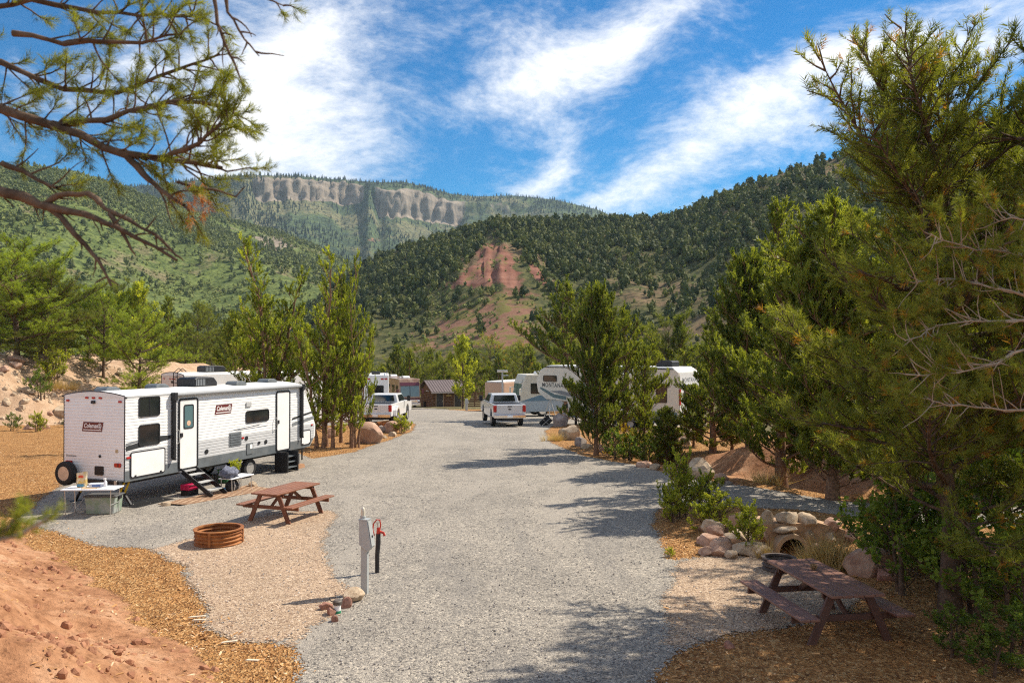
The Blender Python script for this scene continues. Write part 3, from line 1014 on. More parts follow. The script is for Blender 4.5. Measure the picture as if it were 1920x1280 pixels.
def grow(seed, H, Rr, style='pinyon', n_branch=46, trunk_r=0.16, tuft=0.17, dens=1.0, clear=0.12, lean=(0, 0), stems=1, shape=None, bare=0.0, lumpy=1.0):
    """a tree: returns trunk lines, foliage pos, dir, scale, tint"""
    rng = np.random.default_rng(seed)
    lines = []; P = []; D = []; S = []; T = []
    for sidx in range(stems):
        off = np.array([0, 0, 0.0]) if stems == 1 else np.array([rng.normal(0, .30), rng.normal(0, .30), 0])
        hs = H if sidx == 0 else H * rng.uniform(0.6, 0.92)
        n = 11
        ln = np.array([lean[0], lean[1], 0]) + (rng.normal(0, 0.13, 3) * (stems > 1))
        tp = np.array([off + np.array([0, 0, -0.15 if i == 0 else 0]) + np.array([0, 0, hs]) * (i / n) + ln * hs * (i / n) ** 1.5 + rng.normal(0, 0.03 * hs / 6, 3) * (i > 0) * np.array([1, 1, 0]) for i in range(n + 1)])
        tr = trunk_r * (1 - np.linspace(0, 1, n + 1)) ** 0.8 * (1 if sidx == 0 else 0.7) + 0.012
        tr[0] *= 1.35
        lines.append((tp, tr, 9))
        nb = max(8, int(n_branch / stems))
        ph = rng.random(4) * 6.283
        for i in range(nb):
            f = clear + (1 - clear) * ((i + rng.random()) / nb)
            f = min(f, 0.985)
            k = f * n; j = int(k); base = tp[j] * (1 - (k - j)) + tp[min(j + 1, n)] * (k - j)
            az = i * 2.39996 + rng.normal(0, 0.35)
            g = (f - clear) / (1 - clear)
            if shape is not None:
                prof = float(np.interp(g, shape[0], shape[1]))
            elif style == 'pinyon':
                prof = 0.30 + 0.85 * math.sin(math.pi * min(1, (g * 0.80 + 0.20))) ** 0.75
            else:
                prof = (0.55 + 0.6 * math.sin(math.pi * min(1, g * 0.85 + 0.12))) * (1 - 0.72 * g ** 2.2)
            lump = 1 + lumpy * 0.34 * math.sin(2 * az + ph[0] + 5 * g) + lumpy * 0.22 * math.sin(3 * az + ph[1] - 7 * g)
            L = max(0.25, Rr * prof * lump * rng.uniform(0.72, 1.12))
            if stems > 1:
                L *= 0.8
            if style == 'pinyon':
                el = R(rng.uniform(-8, 28) + 38 * g ** 2); up = 0.045
            else:
                el = R(rng.uniform(-6, 30) + 42 * g); up = 0.085
            d0 = np.array([math.cos(az) * math.cos(el), math.sin(az) * math.cos(el), math.sin(el)])
            bp = curve_pts(base, d0, L, 7, rng, up, 0.10)
            br = np.linspace(max(0.012, trunk_r * 0.30 * (L / Rr)), 0.006, 8)
            lines.append((bp, br, 5))
            ns = int(max(3, L * 5.5 * dens))
            for q in range(ns):
                s_ = 0.22 + 0.78 * (q + rng.random()) / ns
                kk = s_ * 7; jj = min(6, int(kk)); b0 = bp[jj] * (1 - (kk - jj)) + bp[jj + 1] * (kk - jj)
                tang = bp[jj + 1] - bp[jj]; tang /= np.linalg.norm(tang)
                side = np.cross(tang, [0, 0, 1.0]); side /= (np.linalg.norm(side) + 1e-6)
                sg = 1 if q % 2 else -1
                d1 = tang * rng.uniform(0.4, 1.0) + side * sg * rng.uniform(0.3, 1.0) + np.array([0, 0, rng.uniform(-0.15, 0.55)])
                L2 = (0.30 * L * (1.15 - s_) + 0.16 + 0.10 * rng.random()) * (1.0 if style == 'pinyon' else 0.85)
                sp = curve_pts(b0, d1, L2, 3, rng, 0.10 if style == 'pinyon' else 0.22, 0.15)
                lines.append((sp, np.array([0.010, 0.008, 0.006, 0.004]) * (1 + L / 4), 3))
                if rng.random() < bare:
                    continue
                nt = int(max(2, L2 / tuft * 1.9 * dens))
                for w in range(nt):
                    r_ = 0.2 + 0.8 * (w + rng.random()) / nt
                    k3 = r_ * 3; j3 = min(2, int(k3)); c0 = sp[j3] * (1 - (k3 - j3)) + sp[j3 + 1] * (k3 - j3)
                    tg = sp[j3 + 1] - sp[j3]; tg /= np.linalg.norm(tg)
                    dd = tg * 0.8 + rng.normal(0, 0.42, 3) + np.array([0, 0, 0.30 if style == 'pinyon' else 0.75])
                    P.append(c0); D.append(dd); S.append(tuft * rng.uniform(0.75, 1.3)); T.append(0.45 + 0.22 * rng.normal() + 0.12 * math.sin(az * 3 + g * 9))
    T = np.clip(np.array(T), 0, 0.95)
    dry = rng.random(len(T)) < 0.012
    T[dry] = 1.0
    return lines, np.array(P), np.array(D), np.array(S), T, rng


def tree_meshes(name, seed, H, Rr, style, leafm, barkm, temps, **kw):
    lines, P, D, S, T, rng = grow(seed, H, Rr, style, **kw)
    V, F, TT = spread(temps, P, D, S, T, rng)
    return wood_mesh(name + '_wood', lines, barkm), soup_mesh(name + '_crown', V, F, TT, leafm), len(F)


def place_tree(protos, name, label, cat, x, y, h, rz, group=None, wide=1.0, z=None):
    wood, crown, H0 = protos
    k = h / H0
    o = thing(name, label, cat, (x, y, (gz(x, y) if z is None else z)), rz, group)
    o.scale = (k * wide, k * wide, k)
    link('trunk', wood, o)
    link('crown', crown, o)
    return o


# prototypes (height, radius in metres); copies share these meshes
PROTO = {}
def proto(key, H, *a, **kw):
    w, c, n = tree_meshes(key, *a, **kw)
    PROTO[key] = (w, c, H)
    return n


tris = 0
tris += proto('pinyon_big', 8.8, 5, 8.8, 3.1, 'pinyon', M_PINYON, M_BARK, TUFT, n_branch=96, trunk_r=0.17, tuft=0.20, dens=1.12, clear=0.19, shape=([0, .12, .35, .6, .85, 1], [.80, 1.0, 1.0, .88, .62, .28]))
tris += proto('pinyon_open', 8.0, 23, 8.0, 2.7, 'pinyon', M_PINYON, M_BARK, TUFT, n_branch=60, trunk_r=0.14, tuft=0.25, dens=1.0, clear=0.14)
tris += proto('juniper_tall', 7.0, 31, 7.0, 1.9, 'juniper', M_JUNIPER, M_BARKRED, PLUME, n_branch=60, trunk_r=0.12, tuft=0.30, dens=1.25, clear=0.12)
tris += proto('juniper_multi', 6.5, 37, 6.5, 1.5, 'juniper', M_JUNIPER_LIT, M_BARKRED, PLUME, n_branch=100, trunk_r=0.09, tuft=0.26, dens=1.15, clear=0.10, stems=4, shape=([0, .15, .5, .8, 1], [.7, 1.0, .95, .6, .25]))
tris += proto('juniper_full', 7.0, 43, 7.0, 2.2, 'juniper', M_JUNIPER, M_BARKRED, PLUME, n_branch=120, trunk_r=0.13, tuft=0.34, dens=1.2, clear=0.05, lumpy=0.2, shape=([0, .15, .4, .65, .85, 1], [.60, .92, 1.0, .92, .66, .26]))
tris += proto('juniper_spire', 8.5, 47, 8.5, 1.6, 'juniper', M_JUNIPER, M_BARKRED, PLUME, n_branch=60, trunk_r=0.15, tuft=0.30, dens=1.35, clear=0.04, shape=([0, .2, .5, .8, 1], [.8, 1.0, .8, .42, .12]))
bright = PROTO['pinyon_open'][1].copy(); bright.materials.clear(); bright.materials.append(leaf_mat('bright_pinyon_needles', (0.115, 0.165, 0.024), (0.36, 0.44, 0.055), None, 0.5))
PROTO['pinyon_bright'] = (PROTO['pinyon_open'][0], bright, 8.0)
# plainer ones for the middle distance
tris += proto('mid_pinyon', 7.0, 61, 7.0, 2.4, 'pinyon', M_PINYON, M_BARK, TUFT, n_branch=38, trunk_r=0.13, tuft=0.42, dens=0.8, clear=0.10)
tris += proto('mid_pinyon_wide', 6.5, 67, 6.5, 2.8, 'pinyon', M_PINYON, M_BARK, TUFT, n_branch=38, trunk_r=0.13, tuft=0.44, dens=0.8, clear=0.06)
tris += proto('mid_juniper', 7.5, 71, 7.5, 1.6, 'juniper', M_JUNIPER, M_BARKRED, PLUME, n_branch=44, trunk_r=0.12, tuft=0.50, dens=0.85, clear=0.03)
tris += proto('mid_leafy', 7.0, 79, 7.0, 2.3, 'juniper', M_YELLOWISH, M_BARK, LEAFY, n_branch=38, trunk_r=0.10, tuft=0.5, dens=0.8, clear=0.04)
tris += proto('oak_bush', 2.0, 83, 2.0, 1.2, 'juniper', M_OAK, M_BARK, LEAFY, n_branch=26, trunk_r=0.04, tuft=0.22, dens=1.0, clear=0.03, stems=3)
tris += proto('low_shrub', 1.0, 89, 1.0, 0.75, 'juniper', M_YELLOWISH, M_BARK, LEAFY, n_branch=22, trunk_r=0.02, tuft=0.15, dens=1.2, clear=0.03, stems=3)

# ------------------------------------------------------------------ forests on the hills
def hill_tree(rng, n=46, cone=False, core=6):
    V = []
    if cone:
        for k in range(5):
            z = k * 0.19; r = 0.20 * (1 - z) + 0.02; a0 = rng.random() * 6.28
            for j in range(4):
                a = a0 + j * 1.571; b_ = a + 1.571 + 0.25
                rr = r * (0.8 + 0.5 * rng.random())
                V += [(rr * math.cos(a), rr * math.sin(a), z), (rr * math.cos(b_), rr * math.sin(b_), z + 0.02), (0, 0, z + 0.36)]
        return np.array(V)
    # dark core
    for j in range(core):
        a = j * 6.283 / core; b_ = a + 6.283 / core
        V += [(0.26 * math.cos(a), 0.26 * math.sin(a), 0.45), (0.26 * math.cos(b_), 0.26 * math.sin(b_), 0.45), (0, 0, 0.86),
              (0.26 * math.cos(b_), 0.26 * math.sin(b_), 0.45), (0.26 * math.cos(a), 0.26 * math.sin(a), 0.45), (0, 0, 0.05)]
    for k in range(n):
        d = rng.normal(0, 1, 3); d /= np.linalg.norm(d)
        g = 0.5 + 0.5 * d[2]
        r = (0.34 + 0.10 * math.sin(7 * d[0] + 3) * math.cos(5 * d[1])) * (1.08 - 0.5 * g)
        c_ = np.array([d[0] * r, d[1] * r, 0.5 + 0.43 * d[2]]) * rng.uniform(0.85, 1.05)
        s1 = np.cross(d, rng.normal(0, 1, 3)); s1 /= np.linalg.norm(s1); s2 = np.cross(d, s1) + d * rng.normal(0, 0.5)
        e = rng.uniform(0.09, 0.17)
        V += [c_ + s1 * e, c_ - s1 * e * 0.6 + s2 * e, c_ - s1 * e * 0.5 - s2 * e * 0.9]
    return np.array(V)


rngH = np.random.default_rng(99)
HT = [hill_tree(rngH, 34, core=5) for _ in range(6)]
HT2 = [hill_tree(rngH, 22, core=4) for _ in range(6)]
HB = [hill_tree(rngH, 9, core=3) for _ in range(4)]
HC = [hill_tree(rngH, 0, True) for _ in range(4)]


def sample_hill(hill, n, u0, u1, t0, t1, keep, rng):
    us = []; ts = []
    while len(us) < n:
        u = rng.uniform(u0, u1, n * 2); tt = np.sqrt(rng.uniform(t0 ** 2, t1 ** 2, n * 2)) if t0 > 0 else rng.uniform(t0, t1, n * 2)
        y0 = np.interp(u, *hill.foot); D = np.interp(u, *hill.dist)
        y = y0 + (D - y0) * tt
        ok = rng.random(n * 2) < (y / D) * keep(u, tt, u * y, y)
        us += list(u[ok]); ts += list(tt[ok])
    u = np.array(us[:n]); tt = np.array(ts[:n])
    x, y, z = hill.at(u, tt)
    return u, tt, x, y, z


def keepR(u, tt, x, y):
    X_, Y_, Z_ = HR.at(u, tt); px, py = pp(X_, Y_, Z_)
    m = tri_mask(px, py, [(918, 440), (855, 535), (1000, 548), (965, 465)], 12)
    m2 = tri_mask(px, py, [(905, 530), (840, 565), (790, 650), (1000, 655), (1020, 600), (1000, 540)], 40)
    n = fbm(x * 0.018, y * 0.018, 3, 50)
    k = sstep(0.22, 0.45, n) * 0.85 + 0.15
    bare = np.clip((u - 0.2) / 0.25, 0, 1) * 0.9 * sstep(0.7, 0.95, tt) * 0.55
    return k * (1 - np.clip(m * 1.4, 0, 1)) * (1 - 0.70 * m2) * (1 - bare)


u, tt, x, y, z = sample_hill(HR, 9000, -0.40, 0.85, 0.03, 1.06, keepR, rngH)
hgt = rngH.uniform(2.0, 6.8, len(x)) * (0.6 + 0.8 * fbm(x * .03, y * .03, 2, 3))
tin = np.clip(rngH.normal(0.38, 0.30, len(x)), 0, 1)
px, py = pp(x, y, z)
# the 220 that show largest stand as trees of their own
vis = (py < 640) & (px > 560) & (px < 1560)
score = np.where(vis, hgt / y, 0)
single = np.argsort(-score)[:220]
mask = np.ones(len(x), bool); mask[single] = False
up = np.tile([0, 0, 1.0], (len(x), 1))
V, F, T = spread(HT, np.stack([x, y, z - 0.3], 1)[mask], up[mask] + rngH.normal(0, .06, (mask.sum(), 3)), np.stack([hgt * rngH.uniform(.75, 1.1, len(x)), hgt * .9, hgt], 1)[mask], tin[mask], rngH)
tag(link('hillside_forest', soup_mesh('hillside_forest', V, F, T, M_HILLTREE)), 'dark pinyon and juniper wood covering the hill with the red scar', 'forest', kind='stuff')
# low yellowish brush on the slide below the scar
ug, tg_, xg, yg, zg = sample_hill(HR, 3500, -0.40, 0.60, 0.10, 1.02, lambda u_, t_, x_, y_: np.full(u_.shape, 1.0), rngH)
hg = rngH.uniform(0.8, 2.4, len(xg))
V, F, T = spread(HB, np.stack([xg, yg, zg - 0.2], 1), np.tile([0, 0, 1.0], (len(xg), 1)), np.stack([hg * 1.5, hg * 1.4, hg], 1), np.clip(rngH.normal(.5, .3, len(xg)), 0, 1), rngH)
tag(link('hill_brush', soup_mesh('hill_brush', V, F, T, M_BRUSHLEAF)), 'low pale brush between the dark trees of the scarred hill', 'brush', kind='stuff')
ub, tb, xb, yb, zb = sample_hill(HR, 4000, -0.14, 0.08, 0.15, 0.98, lambda u_, t_, x_, y_: np.full(u_.shape, 1.0), rngH)
hb_ = rngH.uniform(0.8, 2.0, len(xb))
pxb, pyb = pp(xb, yb, zb)
kk = tri_mask(pxb, pyb, [(918, 440), (855, 535), (1000, 548), (965, 465)], 12) < 0.3
V, F, T = spread(HB, np.stack([xb, yb, zb - 0.2], 1)[kk], up[:4000][kk], np.stack([hb_ * 1.4, hb_ * 1.3, hb_], 1)[kk], np.clip(rngH.normal(.6, .25, kk.sum()), 0, 1), rngH)
tag(link('slide_brush', soup_mesh('slide_brush', V, F, T, M_BRUSHLEAF)), 'low yellow green brush scattered over the slide below the red scar', 'brush', kind='stuff')
HTM = []
for i, tp in enumerate(HT):
    me = soup_mesh('hill_tree_crown', tp, np.arange(len(tp)).reshape(-1, 3), np.full(len(tp), (0.15, 0.3, 0.42, 0.25, 0.5, 0.35)[i]), M_HILLTREE)
    HTM.append(me)
trunk_me = MB().tube([(0, 0, -0.12), (0, 0, 0.3)], [0.04, 0.025], 5).mesh('hill_tree_trunk'); trunk_me.materials.append(M_BARK)
for i in single:
    o = thing('hillside_tree', 'small dark pinyon or juniper on the near slope of the scarred hill', 'tree', (x[i], y[i], z[i] - 0.3), rngH.random() * 6.28, 'separate trees on the scarred hill')
    o.scale = (hgt[i] * rngH.uniform(.8, 1.1), hgt[i] * .9, hgt[i])
    link('trunk', trunk_me, o); link('crown', HTM[int(rngH.integers(0, 6))], o)

n_l = lambda u_, t_, x_, y_: sstep(0.36, 0.56, fbm(x_ * 0.009, y_ * 0.009, 5, 70, .62)) * 0.88 + 0.12
u, tt, x, y, z = sample_hill(HL, 10500, -0.80, 0.0, 0.02, 1.03, n_l, rngH)
hgt = rngH.uniform(2.0, 6.5, len(x)) * (0.7 + 0.7 * fbm(x * .02, y * .02, 2, 13)); tin = np.clip(rngH.normal(0.42, 0.26, len(x)), 0, 1)
up = np.tile([0, 0, 1.0], (len(x), 1))
V, F, T = spread(HT2, np.stack([x, y, z - 0.3], 1), up, np.stack([hgt, hgt * .95, hgt], 1), tin, rngH)
V2, F2, T2 = V, F, T
tag(link('slope_forest', soup_mesh('slope_forest', V, F, T, M_SLOPETREE)), 'scattered juniper wood over the long green slope across the valley', 'forest', kind='stuff')
n_b = lambda u_, t_, x_, y_: sstep(0.38, 0.56, fbm(x_ * 0.010, y_ * 0.010, 5, 90, .6)) * 0.85 + 0.15
u, tt, x, y, z = sample_hill(HL, 16000, -0.74, 0.0, 0.10, 1.02, n_b, rngH)
hgt = rngH.uniform(1.3, 3.2, len(x)); tin = np.clip(rngH.normal(0.55, 0.25, len(x)), 0, 1)
V, F, T = spread(HB, np.stack([x, y, z - 0.2], 1), np.tile([0, 0, 1.0], (len(x), 1)), np.stack([hgt * 1.5, hgt * 1.4, hgt], 1), tin, rngH)
tag(link('oak_brush', soup_mesh('oak_brush', V, F, T, M_BRUSHLEAF)), 'light green oak brush between the junipers on the long slope', 'brush', kind='stuff')


def keepM(u, tt, x, y):
    a, b_ = mesa_cliff(u, tt)
    band = sstep(0.05, 0.02, np.abs(tt - (0.955 - 0.035 * b_))) * np.clip(a + b_, 0, 1)
    top = sstep(0.955, 0.985, tt)
    return np.clip(sstep(0.36, 0.56, fbm(x * 0.003, y * 0.003, 4, 33)) * 0.85 + 0.12 + top * 0.6, 0, 1) * (1 - band * (1 - top))


u, tt, x, y, z = sample_hill(HM, 8000, -0.66, 0.16, 0.35, 1.02, keepM, rngH)
hgt = rngH.uniform(6, 13, len(x)); tin = np.clip(rngH.normal(0.4, 0.3, len(x)), 0, 1)
V, F, T = spread(HC, np.stack([x, y, z - 1], 1), np.tile([0, 0, 1.0], (len(x), 1)), np.stack([hgt, hgt, hgt], 1), tin, rngH)
tag(link('mesa_forest', soup_mesh('mesa_forest', V, F, T, M_CONIFER)), 'far blue green conifer forest on the mesa and along its rim', 'forest', kind='stuff')

# ------------------------------------------------------------------ trees of the valley floor and round the site
rngV = np.random.default_rng(5)
ORD = 'first second third fourth fifth sixth seventh eighth ninth tenth eleventh twelfth thirteenth fourteenth fifteenth sixteenth seventeenth eighteenth nineteenth twentieth twenty-first twenty-second twenty-third twenty-fourth'.split()
def row(kinds, n, px0, px1, y0, y1, h0, h1, label, group, name='valley_tree', z=None):
    for i in range(n):
        lab_ = '%s from the left, %s' % (ORD[i], label)
        pxx = px0 + (px1 - px0) * (i + rngV.uniform(0.1, 0.9)) / n; yy = rngV.uniform(y0, y1)
        xx = (pxx - 960) / FPX * yy
        place_tree(PROTO[kinds[int(rngV.integers(0, len(kinds)))]], name, lab_, 'tree', xx, yy, rngV.uniform(h0, h1), rngV.random() * 6.28, group, rngV.uniform(0.9, 1.25), z=gh(xx, yy) - 0.2)


MIXED = ['mid_pinyon', 'mid_juniper', 'mid_pinyon_wide', 'mid_juniper', 'mid_leafy']
row(MIXED, 20, 640, 1080, 125, 150, 5.5, 9, 'green tree in the thicket beyond the brown wooden hut', 'thicket beyond the hut')
row(MIXED, 22, 560, 1240, 160, 210, 6, 11, 'tree in the far row at the foot of the scarred hill', 'trees at the foot of the scarred hill')
row(MIXED, 14, 1060, 1480, 75, 105, 6, 9.5, 'tree in the wood behind the cream fifth wheel camper', 'wood behind the cream camper')
row(['mid_pinyon', 'mid_juniper', 'mid_pinyon_wide'], 18, 180, 620, 92, 130, 5.5, 9, 'green tree in the belt behind the white trailers', 'tree belt behind the trailers')
row(MIXED, 16, 200, 700, 150, 210, 7, 11, 'tree in the valley below the long green slope', 'valley trees below the long slope')
row(['pinyon_bright'], 8, -60, 270, 58, 70, 5.0, 7.6, 'bushy pinyon in the row on top of the dirt bank', 'pinyons on the dirt bank')
row(['mid_pinyon', 'mid_leafy'], 8, -100, 300, 80, 110, 6, 9, 'pinyon in the second row behind the dirt bank', 'pinyons behind the dirt bank')
row(MIXED, 10, 1480, 2100, 45, 80, 7, 10, 'tree in the wood behind the large pinyons', 'wood behind the large pinyons')

row(['juniper_full', 'juniper_spire'], 6, 1640, 2080, 25, 33, 4.5, 6.5, 'juniper in the thicket behind the large pinyon trunk', 'thicket behind the large pinyon')
TREES = [
    # proto, name, label, px base, y, height, rz, wide
    ('pinyon_bright', 'pinyon_pine', 'bright green pinyon at the picture edge on top of the dirt bank', 30, 57, 8.2, 0.4, 1.4),
    ('pinyon_open', 'pinyon_pine', 'pinyon with a bare slanting trunk on the bank above the trailer', 88, 58, 7.0, 2.2, 1.1),
    ('juniper_multi', 'juniper_tree', 'tall many stemmed juniper rising behind the roof of the lantern logo trailer', 512, 37.5, 8.3, 0.5, 1.12),
    ('juniper_multi', 'juniper_tree', 'leafy juniper with red trunk at the nose of the lantern logo trailer', 614, 36.5, 7.5, 2.4, 1.05),
    ('juniper_tall', 'juniper_tree', 'thin juniper behind the large pink boulder', 640, 38.5, 7.6, 4.0, 0.55),
    ('juniper_multi', 'juniper_tree', 'small ragged juniper leaning over the pink boulder beside the pickup', 662, 36.6, 7.6, 5.2, 0.55),
    ('mid_juniper', 'juniper_tree', 'low juniper in front of the trailer roofs', 440, 48, 6.4, 1.0, 1.0),
    ('mid_leafy', 'cottonwood_sapling', 'thin grey green sapling at the corner of the wooden hut', 868, 96, 8.0, 1.0, 0.8),
    ('juniper_full', 'juniper_tree', 'broad juniper with dark trunk at the bend of the road', 1118, 33.8, 6.5, 1.1, 0.80),
    ('juniper_tall', 'juniper_tree', 'tall juniper showing above the camper nose behind the broad one', 1062, 60, 9.6, 2.7, 1.2),
    ('juniper_tall', 'juniper_tree', 'dark juniper between the broad one and the small pointed one', 1172, 37.0, 6.0, 2.0, 0.95),
    ('juniper_spire', 'juniper_tree', 'small pointed juniper in front of the cream camper', 1208, 34.5, 4.9, 0.7, 0.95),
    ('juniper_full', 'juniper_tree', 'low juniper bush beside the cream camper rear', 1250, 33.5, 2.2, 3.7, 1.3),
    ('juniper_spire', 'juniper_tree', 'bushy pointed juniper above the red berm', 1335, 34.0, 6.0, 1.9, 1.3),
    ('juniper_full', 'juniper_tree', 'wide juniper with reddish trunk on top of the red berm', 1405, 31.0, 6.8, 2.9, 1.0),
    ('juniper_spire', 'juniper_tree', 'bright green spire juniper towering behind the others', 1465, 27.0, 9.4, 5.1, 1.05),
    ('juniper_full', 'juniper_tree', 'full juniper between the spire and the large pinyon', 1560, 24.0, 8.0, 0.2, 1.1),
    ('juniper_full', 'juniper_tree', 'low juniper bush at the left foot of the red berm', 1300, 37.0, 2.6, 0.6, 1.1),
    ('juniper_full', 'juniper_tree', 'low juniper bush behind the crest of the red berm', 1372, 35.0, 3.0, 2.6, 1.2),
    ('juniper_full', 'juniper_tree', 'low juniper bush at the right end of the red berm', 1505, 28.5, 3.2, 4.6, 1.2),
    ('juniper_full', 'juniper_tree', 'low dark juniper by the culvert stones', 1700, 23.0, 3.6, 4.4, 1.1),
    ('pinyon_big', 'pinyon_pine', 'large pinyon shading the dark picnic table', 1778, 13.3, 8.8, 0.3, 0.92),
    ('pinyon_big', 'pinyon_pine', 'tall pinyon reaching the top right of the sky', 2270, 11.0, 12.0, 3.9, 0.86),
    ('pinyon_big', 'pinyon_pine', 'pinyon behind the large one, seen over its shoulder', 2105, 19.0, 10.4, 1.7, 0.95),
]
for key, nm, lab, bx_, yy, h, rz, wd in TREES:
    xx = (bx_ - 960) / FPX * yy
    place_tree(PROTO[key], nm, lab, 'tree', xx, yy, h, rz, None, wd)
print('tree tris', tris)

# ------------------------------------------------------------------ paints and plastics
M_WHITE = mat('white_gelcoat', (0.80, 0.79, 0.77), 0.32, 0, 0.03, 2.0, spec=0.5, dirt=((0.62, 0.56, 0.48), 0.25))
M_SILVER = mat('silver_siding', (0.50, 0.50, 0.50), 0.4, 0, 0.04, 3.0)
M_ROOFW = mat('white_roof_membrane', (0.74, 0.73, 0.70), 0.6, 0, 0.05, 1.5, dirt=((0.5, 0.46, 0.40), 0.4))
M_SKIRT = mat('dark_grey_skirt', (0.12, 0.135, 0.145), 0.4, 0, 0.15, 3.0, dirt=((0.25, 0.22, 0.19), 0.35))
M_BLACK = mat('black_plastic', (0.016, 0.016, 0.018), 0.5, 0, 0.2, 8)
M_TRIM = mat('black_edge_trim', (0.022, 0.020, 0.026), 0.4)
M_RUBBER = mat('tyre_rubber', (0.022, 0.021, 0.021), 0.85, 0, 0.2, 20, 0.3, 60)
M_STEEL = mat('pale_steel', (0.52, 0.51, 0.49), 0.38, 0.7, 0.1, 12)
M_CHROME = mat('chrome', (0.75, 0.75, 0.76), 0.14, 1.0)
M_GLASS = glass_mat('dark_glass')
M_GLASSB = mat('blue_grey_glass', (0.10, 0.17, 0.18), 0.08, 0, spec=0.8)
M_RED = mat('red_lens', (0.42, 0.012, 0.010), 0.25, 0, spec=0.6)
M_LOGO = mat('maroon_badge', (0.135, 0.030, 0.028), 0.4)
M_LETTER = mat('white_lettering', (0.85, 0.84, 0.82), 0.4)
M_CHAR = mat('charcoal_stripe', (0.035, 0.037, 0.040), 0.4)
M_GREYS = mat('mid_grey_stripe', (0.20, 0.21, 0.22), 0.4)
M_YELLOW = mat('yellow_jack_paint', (0.62, 0.40, 0.02), 0.45, 0, 0.15, 10)
M_AWN = mat('grey_awning_fabric', (0.34, 0.35, 0.36), 0.7)
M_LGREY = mat('light_grey_plastic', (0.45, 0.45, 0.44), 0.5, 0, 0.05, 5)
M_CREAM = mat('cream_gelcoat', (0.66, 0.62, 0.53), 0.35, 0, 0.04, 2.0, dirt=((0.5, 0.44, 0.35), 0.25))
M_TEAL = mat('slate_teal_stripe', (0.10, 0.16, 0.17), 0.4)
M_BLUEST = mat('blue_grey_stripe', (0.13, 0.22, 0.30), 0.4)


def sideM(side, x, z, W, out):
    """matrix that lays a flat panel (drawn in x right, y up, z out) onto a vehicle side; side -1 = right, +1 = left"""
    if side < 0:   # right side: seen from -y, x to the right is +x
        return Matrix(((1, 0, 0, x), (0, 0, -1, -W / 2 - out), (0, 1, 0, z), (0, 0, 0, 1)))
    return Matrix(((-1, 0, 0, x), (0, 0, 1, W / 2 + out), (0, 1, 0, z), (0, 0, 0, 1)))


def rearM(y, z, out):
    """panel on the rear face (x = 0), seen from behind"""
    return Matrix(((0, 0, -1, -out), (-1, 0, 0, y), (0, 1, 0, z), (0, 0, 0, 1)))


def panel(M, w, h, r, d, name, m, parent, bevel=0.0):
    return MB().prism(rrect(w, h, r), 0, d, 'z', M).build(name, m, parent, bevel)


def ring(M, w, h, r, t_, d, name, m, parent):
    """rounded rectangular frame"""
    mb = MB(); A = rrect(w, h, r); B = rrect(w - 2 * t_, h - 2 * t_, max(0.005, r - t_)); n = len(A)
    vs = [M @ Vector((p[0], p[1], z)) for z in (0, d) for P_ in (A, B) for p in P_]
    fs = []
    for i in range(n):
        j = (i + 1) % n
        fs += [(2 * n + i, 2 * n + j, 3 * n + j, 3 * n + i), (i, j, 2 * n + j, 2 * n + i), (n + i, 3 * n + i, 3 * n + j, n + j)]
    return mb.add(vs, fs).build(name, m, parent)


def rv_window(parent, M, w, h, split=False, glass=None, r=0.07, name='window'):
    g = panel(M, w - 0.03, h - 0.03, r, 0.012, name, glass or M_GLASS, parent)
    ring(M, w, h, r + 0.01, 0.035, 0.026, 'frame', M_BLACK, g)
    if split:
        MB().box(-0.016, 0.016, -h / 2 + 0.03, h / 2 - 0.03, 0.008, 0.022, M).build('mullion', M_BLACK, g)
    return g


def wheel(parent, x, y, r=0.36, w=0.22, name='wheel', rimm=None, axis=0.0, z=None):
    """axis about y; parts tyre and rim"""
    Mx = Matrix.Translation((x, y, r if z is None else z)) @ Matrix.Rotation(axis, 4, 'Z') @ Matrix.Rotation(R(90), 4, 'X')
    e = link(name, None, parent)
    prof = [(r * 0.60, -w / 2 + 0.01), (r * 0.80, -w / 2), (r * 0.95, -w / 2 + 0.02), (r, -w / 2 + 0.055), (r, w / 2 - 0.055), (r * 0.95, w / 2 - 0.02), (r * 0.80, w / 2), (r * 0.60, w / 2 - 0.01)]
    MB().lathe(prof, 28, Mx, close=True).build('tyre', M_RUBBER, e, smooth=True)
    mb = MB()
    for s in (-1, 1):
        mb.lathe([(r * 0.60, s * (w / 2 - 0.012)), (r * 0.56, s * (w / 2 - 0.01)), (r * 0.52, s * (w / 2 - 0.05)), (r * 0.25, s * (w / 2 - 0.055)), (r * 0.22, s * (w / 2 - 0.025)), (0.001, s * (w / 2 - 0.02))], 20, Mx)
    mb.build('rim', rimm or M_STEEL, e, smooth=True)
    hb = MB()
    for s in (-1, 1):
        for k in range(8):
            a = k * math.pi / 4
            hb.lathe([(0.02, 0), (0.02, 0.012), (0.001, 0.014)], 6, Mx @ Matrix.Translation((r * .38 * math.cos(a), r * .38 * math.sin(a), s * (w / 2 - 0.055))) @ (Matrix.Rotation(math.pi, 4, 'X') if s < 0 else Matrix.Identity(4)))
    hb.build('rim_holes', M_BLACK, e)
    return e


def roof_ac(parent, x, y, z, L=1.0, W=0.72, H=0.30, m=None):
    prof = [(0, 0), (L, 0), (L, H * 0.45), (L * 0.86, H * 0.92), (L * 0.70, H), (L * 0.12, H), (0, H * 0.85)]
    a = MB().prism([(x + p[0], z + p[1]) for p in prof], y - W / 2, y + W / 2).build('air_conditioner', m or M_BLACK, parent, 0.03)
    mb = MB()
    for k in range(6):
        mb.box(x + 0.06 + k * 0.08, x + 0.10 + k * 0.08, y - W / 2 - 0.006, y - W / 2 + 0.01, z + 0.05, z + H - 0.06)
    mb.build('grille', M_GREYS, a)
    return a


